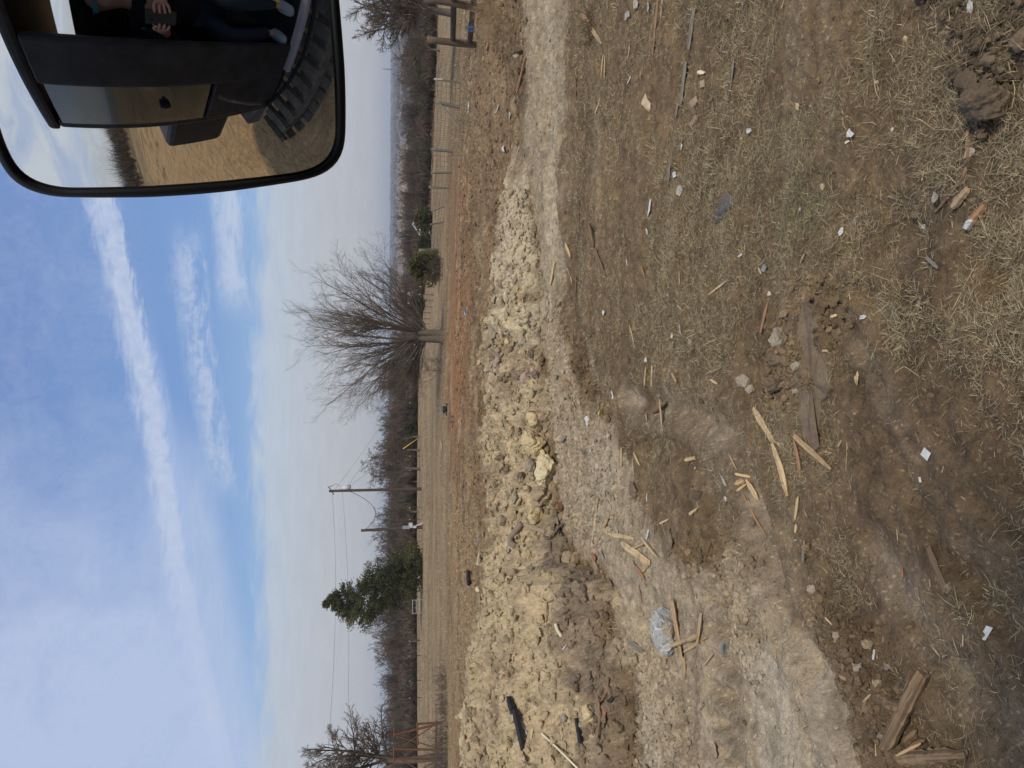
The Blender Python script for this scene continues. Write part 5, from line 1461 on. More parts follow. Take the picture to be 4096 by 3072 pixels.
# ------------------------------------------------------------------ wood
S_ = np.random.default_rng(14)
ST = [ # name, x0,y0,x1,y1,w,mat,label, opts
 ('broken_board', 754.5, 408, 775.5, 443, 8.5, 'pale', 'pale broken board lying end to end with a two-toned board', dict(taper=(.45, .9), thick=.25)),
 ('broken_board', 774, 444, 789, 496, 9, 'pale', 'two-toned split board, cream on one side, left of the pale broken board', dict(taper=(.6, .4), thick=.35, bend=.05)),
 ('board', 772.5, 448, 784.5, 496, 5.5, 'brown', 'brown-grey half of the two-toned split board', dict(taper=(.6, .4), thick=.4)),
 ('splinter', 744.5, 494, 768, 537, 4, 'orange', 'long slender reddish splinter, slightly curved', dict(bend=-.04)),
 ('splinter', 748.7, 479.6, 760.7, 499.5, 6.5, 'pale', 'short wide pale splinter above the long reddish splinter', {}),
 ('splinter', 737, 474, 752, 477, 3, 'pale', 'short straight pale splinter beyond the short wide one', dict(taper=(.8, .7))),
 ('splinter', 736.6, 484, 746, 480.8, 5.5, 'tan', 'chunky tan chip at the head of the long reddish splinter', {}),
 ('splinter', 738, 491, 747.5, 484, 3, 'pale', 'thin pale chip across the chunky tan chip', {}),
 ('splinter', 730, 454, 738, 470, 2, 'tan', 'thin tan sliver right of the short straight splinter', {}),
 ('splinter', 687, 460, 696, 458, 4, 'pale', 'small forked bone-shaped chip in the tyre marks', dict(taper=(1, .9), thick=.6)),
 ('splinter', 692.6, 514, 699.8, 509, 3, 'pale', 'short pale chip left of the dark cracked clod', dict(taper=(.9, .9))),
 ('splinter', 658, 525, 670, 519, 2, 'pale', 'thin pale stick right of the large soil cake', {}),
 ('splinter', 608.8, 533.9, 634, 538.7, 4.5, 'pale', 'pale splinter pointing away toward the soil heap', dict(taper=(.1, .8))),
 ('splintered_stick', 625.6, 543.5, 652.8, 562.8, 8, 'pale', 'thick pale splintered stick beside the large soil cake', dict(thick=.5, taper=(.5, .8))),
 ('splinter', 632, 549, 646, 543, 3, 'tan', 'tan splinter lying across the thick splintered stick', {}),
 ('splinter', 646, 538, 661.8, 556.8, 3, 'pale', 'slim pale splinter lying on the large soil cake', dict(end_lift=(.03, .03))),
 ('splinter', 599, 496.5, 592, 547, 3.5, 'pale', 'longest of the three pale laths on the grey-tan floor', dict(taper=(.6, .4), bend=.03)),
 ('splinter', 595, 499, 597, 534, 2.2, 'pale', 'thinnest of the three pale laths on the grey-tan floor', {}),
 ('splinter', 611, 514, 597, 544, 5, 'tan', 'widest of the three pale laths, leaning away from the other two', dict(taper=(.5, .8))),
 ('board', 582, 478.4, 622, 479, 6, 'dusty', 'faded dusty board pressed into the grey-tan floor', dict(thick=.2, taper=(.7, .4))),
 ('splinter', 622.6, 448, 622.6, 466, 3, 'pale', 'straight pale chip right of the soil cake on the floor', dict(taper=(.8, .8))),
 ('splinter', 635, 453, 640.7, 465, 3, 'pale', 'pale chip slanting in the dry grass right of the soil cake', {}),
 ('splinter', 633, 459, 634.7, 474.8, 2, 'pale', 'thin pale sliver between the soil cake and the slanting chip', {}),
 ('splinter', 660.6, 398, 663.6, 431, 3.5, 'pale', 'long pale splinter at the near end of the brown chunk', {}),
 ('wood_chunk', 668, 402, 655, 413, 5, 'brown', 'dark brown wood chunk under the long pale splinter', dict(thick=.8)),
 ('splinter', 647, 413, 648, 421, 3, 'pale', 'stubby pale chip beyond the long pale splinter', {}),
 ('splinter', 796.7, 436, 832.9, 468.7, 6, 'tan', 'tan splintered stick wedged against the flat soil slab', dict(thick=.6, taper=(.8, .6))),
 ('splinter', 795.5, 440, 802, 478, 4.5, 'orange', 'ragged orange-tan splinter just beyond the wedged stick', dict(bend=.04)),
 ('splinter', 799.7, 496.5, 796.7, 519, 4, 'pale', 'pale wedge-shaped splinter left of the ragged orange one', dict(taper=(.3, .7))),
 ('splinter', 797.9, 524, 796.7, 533, 3.5, 'pale', 'short pale chip at the tip of the wedge-shaped splinter', {}),
 ('splinter', 809, 540, 807, 562.8, 4, 'grey', 'dark grey splinter near the edge of the grey floor', {}),
 ('sunken_board', 931.8, 547, 948.7, 592, 9, 'brown', 'brown board half sunk in the dark soil', dict(thick=.15, lift=-.1, taper=(.8, .7))),
 ('board', 674.4, 599, 684, 660, 9, 'tan', 'long tan board beside the blue-grey boulder', dict(taper=(.9, .8), thick=.25)),
 ('splinter', 685.5, 657, 686.6, 676, 5.5, 'tan', 'tapering broken tail end of the long tan board', dict(taper=(.9, .2))),
 ('lath', 669.8, 648, 703, 636, 4.5, 'tan', 'tan lath lying across the long tan board', dict(end_lift=(.04, .03), taper=(.4, .9))),
 ('lath', 702.5, 613, 701.8, 643, 5.5, 'tan', 'short flat lath lying alongside the long tan board', dict(end_lift=(0, .03), taper=(.8, .9), thick=.3)),
 ('splinter', 686, 652, 709, 637.5, 3, 'tan', 'pointed splinter parallel to the crossing lath', {}),
 ('driftwood', 629, 642.5, 647, 654, 6, 'grey', 'grey weathered piece of wood at the heap foot', dict(lift=0)),
 ('splinter', 744.8, 672, 757.6, 694, 3.2, 'grey', 'grey-brown stick among crumbs on the worked floor', {}),
 ('splinter', 703.5, 667, 714.6, 653, 1.8, 'tan', 'thin twig left of the crossing laths', {}),
 ('splinter', 699, 688, 709, 678, 2, 'tan', 'small bent twig near the pale rounded clod', dict(bend=.1)),
 ('splinter', 715, 742, 717, 758, 7, 'dusty', 'piece of pale bark pressed into the grey floor', dict(thick=.15)),
 ('splinter', 639.5, 585, 643, 604, 2.5, 'orange', 'reddish pointed stick at the edge of the tan floor', dict(taper=(.8, .1))),
 ('splinter', 637, 566, 646, 580, 5, 'orange', 'broken reddish wood beside the pointed reddish stick', {}),
 ('splinter', 644, 572, 651, 563, 3.5, 'tan', 'tan chip leaning on the broken reddish wood', {}),
 ('splinter', 634, 560, 640, 574, 3, 'brown', 'brown chip behind the broken reddish wood', {}),
 ('broken_post', 933, 672, 896, 748, 11, 'log', 'thick rotten post end leaning across the torn bark sheet', dict(thick=.8, taper=(.8, .9), jag=.35, n=18, lift=.5, end_lift=(0, .01))),
 ('broken_post', 906, 758.5, 972, 754, 12, 'log', 'ragged rotten log lying in front of the leaning post end', dict(thick=.75, taper=(.8, .5), jag=.4, n=18, lift=.45)),
 ('splinter', 907, 741, 920, 731, 7, 'log', 'rotten wood chunk between the post end and the ragged log', dict(thick=.6)),
 ('splinter', 913, 746, 928, 740, 4, 'log', 'flat rotten chip above the ragged log', {}),
 ('splinter', 908, 755, 929, 743, 3, 'tan', 'tan sliver lying across the end of the ragged log', dict(end_lift=(.05, .03))),
 ('splinter', 888, 743, 893, 727, 3, 'log', 'rotten sliver at the foot of the leaning post end', {}),
 ('splinter', 885, 745, 899, 735, 3, 'log', 'short rotten sliver under the leaning post end', {}),
 ('splinter', 868, 700, 862, 715, 3, 'log', 'brown sliver on the near side of the clod row', {}),
 ('splinter', 866, 702, 874, 694, 2, 'tan', 'thin root sliver at the corner of the torn bark sheet', {}),
 ('splinter', 900, 712, 905, 720, 3, 'orange', 'small orange chip under the leaning post end', {}),
 ('splinter', 832.6, 617, 837, 627, 2.5, 'pale', 'thin pale splinter standing in the clod row', dict(end_lift=(.03, 0))),
 ('splinter', 842, 676, 856, 682, 4, 'orange', 'pinkish tan splinter on the near side of the clod row', {}),
 ('splinter', 853, 660, 857, 668, 2.5, 'tan', 'small tan chip among the clods of the row', {}),
 ('wood_block', 954.8, 207, 970, 190, 8, 'tan', 'grey-tan wood block in the grass beside the painted one', dict(thick=.5, taper=(.8, .9))),
 ('wood_block', 973, 222, 987.5, 206, 8, 'orange', 'orange-tan wood block with a white painted end', dict(thick=.5, taper=(.9, .8))),
 ('splinter', 929, 257.6, 940.5, 268, 4, 'grey', 'grey flat stick near the small pit', dict(taper=(.9, .8))),
 ('splinter', 807, 254, 802.5, 263, 2.5, 'tan', 'small tan chip in the greener grass', {}),
 ('splinter', 823, 351, 833, 350.5, 2.5, 'tan', 'short tan chip beside the flat soil slab', {}),
 ('splinter', 832, 317, 839, 315, 3, 'pale', 'small orange-white chip near the white pebble', {}),
 ('splinter', 895, 351, 905, 346, 3, 'tan', 'small brown-tan chip in the dark soil', {}),
 ('plank', 594.6, 246, 606.8, 277.5, 5.5, 'brown', 'dark brown plank end tilted in the trampled grass', dict(thick=.4, taper=(.9, .7))),
 ('plank', 590, 224, 595, 247, 6, 'brown', 'dark brown broken wood above the tilted plank end', dict(thick=.5)),
 ('splinter', 556, 262.5, 551.8, 285, 4.5, 'pale', 'cream splinter at the edge of the pale strip', dict(taper=(.8, .6))),
 ('splinter', 566.9, 243, 572, 257, 4.5, 'pale', 'short cream splinter beyond the tilted plank', {}),
 ('splinter', 568, 268, 573, 284, 3, 'tan', 'curved tan splinter beside the thin dark sticks', dict(bend=.1)),
 ('stick', 579, 200, 580, 232, 1.8, 'brown', 'long thin dark stick near the pale strip', {}),
 ('stick', 578, 276, 577, 316, 2.2, 'brown', 'long thin dark stick beyond the tilted plank end', {}),
 ('stick', 573, 321, 574, 346, 1.8, 'grey', 'thin greyish stick left of the long thin dark stick', {}),
 ('stick', 571, 391, 576, 408, 2.0, 'brown', 'dark stick by the grey floor near the white curl', {}),
 ('stick', 603, 352, 607, 374, 1.8, 'brown', 'thin brown stick near the white curl', {}),
 ('wood_block', 566.5, 381.5, 572, 386.5, 5, 'orange', 'small orange-tan wood block near the pale strip', dict(thick=.7, taper=(.95, .95))),
 ('splinter', 654.8, 366, 654.2, 386.5, 3, 'pale', 'right-hand pale lath of a parallel pair in the grass', dict(taper=(.8, .8))),
 ('splinter', 650, 367.5, 648.8, 386, 2.5, 'pale', 'left-hand pale lath of a parallel pair in the grass', {}),
 ('splinter', 645.5, 369, 646.5, 387, 2.5, 'brown', 'brown sliver beside the parallel pair of pale laths', {}),
 ('splinter', 630, 325, 635, 347, 2, 'pale', 'long pale sliver in the trampled grass, slightly bent', dict(bend=.05)),
 ('splinter', 728, 280.7, 709, 295, 2, 'pale', 'slender pale stalk pointing toward the camera in the grass', {}),
 ('splinter', 770.5, 302, 763, 333, 4, 'orange', 'long reddish-tan splinter touching the round pale clod', dict(taper=(.2, .8))),
 ('splinter', 678, 305, 684, 311, 2.3, 'tan', 'small tan chip on bare trampled soil', {}),
 ('splinter', 680, 271, 681, 284, 1.5, 'pale', 'thin upright-looking pale sliver in the trampled grass', {}),
 ('splinter', 718.7, 339, 705, 345, 2, 'tan', 'tan sliver left of the bare trampled soil', {}),
 ('splinter', 711.5, 379.5, 718.7, 384, 3, 'pale', 'oval pale chip beyond the wide brown clod', {}),
 ('splinter', 674, 373, 679, 382, 3.5, 'tan', 'tan stub between the parallel laths and the oval chip', {}),
 ('splinter', 642, 266, 646, 277, 3, 'orange', 'orange-tan chip in the straw', {}),
 ('splinter', 760, 268, 763, 274, 2.5, 'pale', 'small pale chip beside the dull plastic wad', {}),
 ('plank', 659.5, -4, 654, 53, 4.5, 'orange', 'long orange-brown plank running away in the grass', dict(taper=(.9, .5), thick=.3)),
 ('plank', 665, -4, 662.5, 18, 4, 'tan', 'short tan plank beside the long orange-brown plank', dict(thick=.3)),
 ('old_board', 696, 8, 690, 50, 8, 'grey', 'far half of a long grey weathered board sunk in the grass', dict(thick=.12, lift=1, taper=(.9, .9))),
 ('old_board', 688, 62, 682.5, 105, 8, 'grey', 'near half of a long grey weathered board sunk in the grass', dict(thick=.15, lift=1, taper=(.8, .7))),
 ('shard', 680, 102, 677.4, 118, 4, 'grey', 'pinkish grey shard at the end of the long weathered board', {}),
 ('old_board', 735.5, 57, 731.7, 90, 4, 'grey', 'narrow grey board in the grass, farther from the long one', dict(thick=.15, lift=1)),
 ('old_board', 672, 165, 670, 185, 5, 'grey', 'pinkish grey split board by the white shreds', dict(thick=.4)),
 ('plank', 577, 77, 577.5, 97, 4.5, 'brown', 'brown plank at the end of the dark root clump', dict(thick=.4)),
 ('splinter', 591, 26, 603, 44, 5, 'tan', 'tan splinter sticking out of the dark root clump', {}),
 ('splinter', 583, 14, 590, 22, 4, 'orange', 'orange splinter at the far end of the dark root clump', {}),
 ('splinter', 604, 55, 602, 78, 2.5, 'pale', 'pale straw-like splinter of a bundle of two', {}),
 ('splinter', 606.5, 56, 606, 78, 2, 'pale', 'thinner pale splinter of the bundle of two', {}),
 ('splinter', 601, 98, 596, 113, 2.5, 'pale', 'curved pale splinter left of the bundle of two', dict(bend=.08)),
 ('splinter', 631, 44.6, 628.6, 59.6, 1.8, 'pale', 'straight thin pale sliver between the bundle and the long plank', {}),
 ('splinter', 725, 21.7, 730, 18.7, 2.2, 'char', 'tiny black stick in the grass', {}),
 ('plank', 526.5, 57, 518, 92, 3.2, 'orange', 'orange plank lying near the fence beside a pale clod', dict(taper=(1, 1), thick=.6, jag=.05)),
 ('stick', 517.5, 93, 515, 101, 1.0, 'white', 'thin white stick at the end of the orange plank', dict(jag=.05)),
 ('burnt_log', 514.5, 696, 519, 712, 7, 'char', 'upper length of the charred black log on the heap', dict(thick=.9, taper=(.7, 1), jag=.3, lift=.5)),
 ('burnt_log', 518.3, 709, 527.3, 749.5, 6.5, 'char', 'long charred black log on the heap', dict(thick=.9, taper=(1, .8), jag=.22, n=16, lift=.5, bend=.02)),
 ('burnt_log', 578.5, 718, 584.5, 751, 5.5, 'char', 'smaller charred grey log low on the heap', dict(thick=.7, taper=(.8, .3), jag=.3, n=14)),
 ('burnt_log', 607, 706, 616, 697, 4, 'char', 'short burnt stick at the heap foot', dict(thick=.8)),
 ('weathered_board', 525.7, 524.5, 547, 532, 4, 'dusty', 'weathered board lying on the heap below the yellowish tan rock', dict(taper=(1, 1), thick=.5, jag=.08, lift=.6)),
 ('white_stake', 540.8, 582, 540.8, 597, 1.8, 'cream', 'cream pointed stake on the heap', dict(taper=(.8, .3), jag=.1)),
 ('white_stake', 508, 576, 508.5, 588, 2, 'offwhite', 'greyish white lath on the heap beyond the cream stake', dict(jag=.1)),
 ('tube', 481, 551, 479, 564, 2.4, 'cream', 'cream tube near the crest of the heap', dict(taper=(.3, 1), jag=.05, thick=.8)),
 ('pipe_piece', 534, 729, 532.6, 738, 1.8, 'cream', 'short cream stick right of the white bent pipe', dict(taper=(1, 1), jag=.03, thick=.9)),
 ('pipe_piece', 524.8, 726, 528.3, 734, 1.8, 'white', 'short white stick touching the charred black log', dict(taper=(1, 1), jag=.03, thick=.9)),
 ('splinter', 530, 400, 529.5, 416, 3, 'tan', 'brown branch piece on the heap right of the yellowish clay mass', {}),
 ('splinter', 523.7, 298, 524, 304, 2.6, 'pale', 'short pale stick on the right part of the heap', {}),
 ('splinter', 516, 289, 521, 296, 2.0, 'pale', 'thin pale stick above the short one on the heap', {}),
 ('splinter', 512, 261, 515, 266, 2.2, 'pale', 'curved cream chip on the right end of the heap', {}),
 ('splinter', 567, 436, 562, 442, 3, 'greypost', 'small grey stick at the foot of the heap by the cream boulder', {}),
 ('splinter', 542, 430, 548, 444, 4, 'tan', 'tan board end propped in front of the stained yellow block', dict(thick=.4)),
]
M['greypost'] = M['greypost']
for nm, x0_, y0_, x1_, y1_, w_, mt, lab, op in ST:
    cat = {'splinter': 'splinter', 'burnt_log': 'burnt log', 'broken_post': 'log'}.get(nm, nm.replace('_', ' '))
    stick(nm, x0_, y0_, x1_, y1_, w_, M[mt], lab, S_, cat, **op)
# torn bark sheet and other sheets
def sheet(name, pts, th, mat, label, cat, rng, rise=0.02):
    P = [hit(*p) for p in pts]; c = sum(P, Vector()) / len(P); n = len(P); V = []
    for s, dz in ((1.0, 0.004), (1.0, 0.004 + th), (0.55, 0.004 + th + rise)):
        for p in P:
            q = (p - c) * s; V.append((q.x, q.y, (p.z - c.z) * s + dz + (rise * 0.35 * rng.normal() if dz > .004 else 0)))
    V.append((0, 0, th + rise * 1.1)); L = []; S = []
    for k in range(2):
        for i in range(n):
            j = (i + 1) % n; L += [k*n+i, k*n+j, (k+1)*n+j, (k+1)*n+i]; S.append(4)
    for i in range(n): L += [2*n+i, 2*n+(i+1) % n, 3*n]; S.append(3)
    o = place(name, np_mesh(name, V, loops=np.array(L), sizes=np.array(S), mat=mat, smooth=False), c); tag(o, label, cat); return o
sheet('bark_sheet', [(874, 697), (876, 690), (884, 687), (890, 691), (892, 697), (899, 699), (907, 704), (905, 709), (908, 716), (896, 711), (884, 706)], .012, M['log'], 'torn flat sheet of bark under the leaning post end', 'bark', S_)
sheet('dark_sheet', [(728, 192), (734, 196), (732, 207), (724, 217), (716, 224), (715, 219), (719, 211), (725, 203)], .006, M['darkgrey'], 'torn dark grey sheet lying in the dry grass', 'sheet', S_, .02)
sheet('rusty_plate', [(556, 501), (562, 501), (564, 506), (562, 512), (556, 511)], .01, M['rust'], 'rusty red metal plate at the heap foot with a dark cable', 'plate', S_, .02)
sheet('olive_box', [(561, 535), (567, 537), (571, 546), (568, 549), (562, 545)], .05, plain('olive_board', (0.17, 0.14, 0.085), 0.8), 'olive brown crushed box at the heap foot', 'box', S_, .01)
sheet('brown_tile', [(691, 125), (695, 117), (698, 115), (698, 120), (693, 128)], .012, plain('brown_tile', (0.25, 0.165, 0.12), 0.8), 'reddish brown tile piece near the long weathered board', 'tile', S_, .004)
sheet('brown_tile', [(690, 103), (697, 96), (699, 102), (693, 109)], .01, plain('brown_tile_b', (0.30, 0.21, 0.145), 0.8), 'light brown tile piece close to the near half of the weathered board', 'tile', S_, .004)
sheet('brown_tile', [(701, 81), (705, 80), (705.5, 87), (701.5, 88)], .01, plain('brown_tile_c', (0.33, 0.24, 0.17), 0.8), 'smallest tan tile piece beyond the weathered board', 'tile', S_, .004)
sheet('leaf_scrap', [(646, 93), (648, 99), (651, 103), (651, 109), (649.5, 112), (646, 109), (642.5, 105), (643, 100)], .004, plain('card', (0.46, 0.37, 0.26), 0.7), 'tan pointed scrap of card with a paler edge', 'scrap', S_, .02)
sheet('crumb_slab', [(738, 378), (745, 374), (752, 378), (748, 388), (740, 386)], .02, RM['pale'], 'thin broken soil crust beyond the wide brown clod', 'soil slab', S_, .01)
sheet('paint_flake', [(970, 222), (975, 217.5), (977.5, 221), (971, 230), (967.5, 228)], .02, M['white'], 'white painted end broken from the orange-tan wood block', 'scrap', S_, .003)

# curved things: pipes, roots, cables
def curve_thing(name, pts, wpx, mat, label, cat, lift=0.6, sides=7, taper=1.0, samp=26, group=None, wob=0.0):
    P = [hit(*p[:2]) + Vector((0, 0, p[2] if len(p) > 2 else 0)) for p in pts]
    d = (P[len(P)//2] - Vector(CAM)).length; r = wpx * d / F / 2
    A = np.array([tuple(p) for p in P]); t = np.linspace(0, len(A) - 1, samp)
    k = np.arange(len(A)); Q = np.stack([np.interp(t, k, A[:, i]) for i in range(3)], 1)
    for _ in range(2): Q[1:-1] = (Q[:-2] + 2 * Q[1:-1] + Q[2:]) / 4
    Q[:, 2] += r * lift; Q += wob * S_.normal(size=Q.shape)
    o = tube_obj(name, Q, r * np.linspace(1, taper, samp), mat, sides); tag(o, label, cat, group); return o
curve_thing('bent_pipe', [(545, 733, .03), (553, 740, .04), (562, 747, .05), (571, 757, .04), (584, 772, .02)], 2.0, M['cream'], 'long bent cream pipe low on the left of the heap', 'pipe')
curve_thing('root', [(968, 122), (969.7, 149), (968, 165), (965.6, 175), (958, 186), (952, 194), (943, 205), (935.8, 212)], 3.2, M['root'], 'long reddish brown root coming from under the large dark clod', 'root', taper=.8)
curve_thing('root', [(549.6, 602, .03), (549.3, 611, .03), (548.6, 622, .02)], 2.2, M['roottan'], 'pale forked root on the heap above the pipe end', 'root', taper=.6)
curve_thing('root', [(544, 598, .02), (549.6, 602, .04), (555, 599, .02)], 1.6, M['roottan'], 'crossing arm of the pale forked root', 'root')
curve_thing('root', [(599, 690, .03), (604, 700, .05), (606, 716, .05), (602, 732, .03), (598, 748, .02)], 3.4, M['root'], 'thick curved brown root at the heap foot near the burnt stick', 'root', taper=.5)
curve_thing('root', [(611, 678, .02), (612, 690, .04), (606, 700, .04), (601, 706, .03)], 2.2, M['root'], 'thinner curved root above the thick brown root', 'root', taper=.5)
curve_thing('cable', [(559, 512, .02), (562, 520, .04), (564, 530, .06), (566, 536, .03)], 1.5, M['black'], 'dark cable hanging from the rusty red plate', 'cable')
curve_thing('branch', [(548, 537, .03), (553, 539, .05), (559, 535, .07), (564, 528, .07), (567, 524, .05)], 3.0, M['bark'], 'knotty grey branch by the olive box', 'branch', taper=.7, wob=.005)
curve_thing('branch', [(552, 541, .02), (553, 550, .03), (556, 557, .03), (559, 560, .01)], 1.2, M['bark'], 'thin forked twig under the knotty grey branch', 'branch', taper=.4)
curve_thing('half_buried_pipe', [(526, 523, .03), (520, 531, .04), (514.5, 538, .04), (515, 543, .03), (518, 546, .02)], 6.0, plain('dusty_pipe', (0.20, 0.16, 0.12), 0.85, 0, 0.3, 20), 'grey-brown hooked pipe half buried on the heap', 'pipe', sides=12)
curve_thing('sleeve', [(471, 572, .03), (471.5, 578, .05), (471.5, 584, .03)], 4.5, M['black'], 'black ribbed sleeve on the crest of the heap', 'sleeve', sides=10)
curve_thing('wire_loop', [(476, 648, .03), (475, 657, .06), (480, 664, .05), (485, 671, .02)], 0.9, M['tan'], 'thin arched stalk on the left crest of the heap', 'stalk')
curve_thing('pipe_end', [(561.5, 624, .06), (562, 630, .04), (562.5, 636, .0)], 3.2, M['cream'], 'hollow cream pipe end poking out of the heap', 'pipe', sides=12)
curve_thing('stem', [(873, 62), (874, 74), (875, 84), (877, 94), (881, 100)], 1.3, M['tan'], 'thin dry stem lying in the grass by the cream pebble', 'stem', taper=.6)
curve_thing('stem', [(839, 420), (848, 445), (846, 470), (852, 490)], 1.2, M['roottan'], 'thin pale root trailing from the flat soil slab', 'root', taper=.4)
curve_thing('stem', [(575, 410), (571, 402), (567, 393)], 0.9, M['tan'], 'thin dry stalk near the white curl on the floor edge', 'stem')
for k, (pp, lab) in enumerate(((((883, 345), (893, 335), (905, 330)), 'pale dry stalk in the dark soil nearest the orange-white chip'), (((896, 372), (905, 366), (916, 374), (926, 380)), 'long arched dry stalk in the dark soil'), (((975, 200), (990, 160), (1000, 150)), 'long pale stalk beside the painted wood block'),
        (((1010, 120), (1016, 90), (1008, 60)), 'long thin stalk over the broken soil at the near corner'), (((953, 310), (968, 280), (978, 262)), 'long grey stalk over the dark grass'), (((1003, 560), (1012, 545), (1022, 535)), 'thin stalk in the dark soil at the near edge'))):
    curve_thing('stalk', pp, 1.3, M['roottan'], lab, 'stalk', taper=.5)

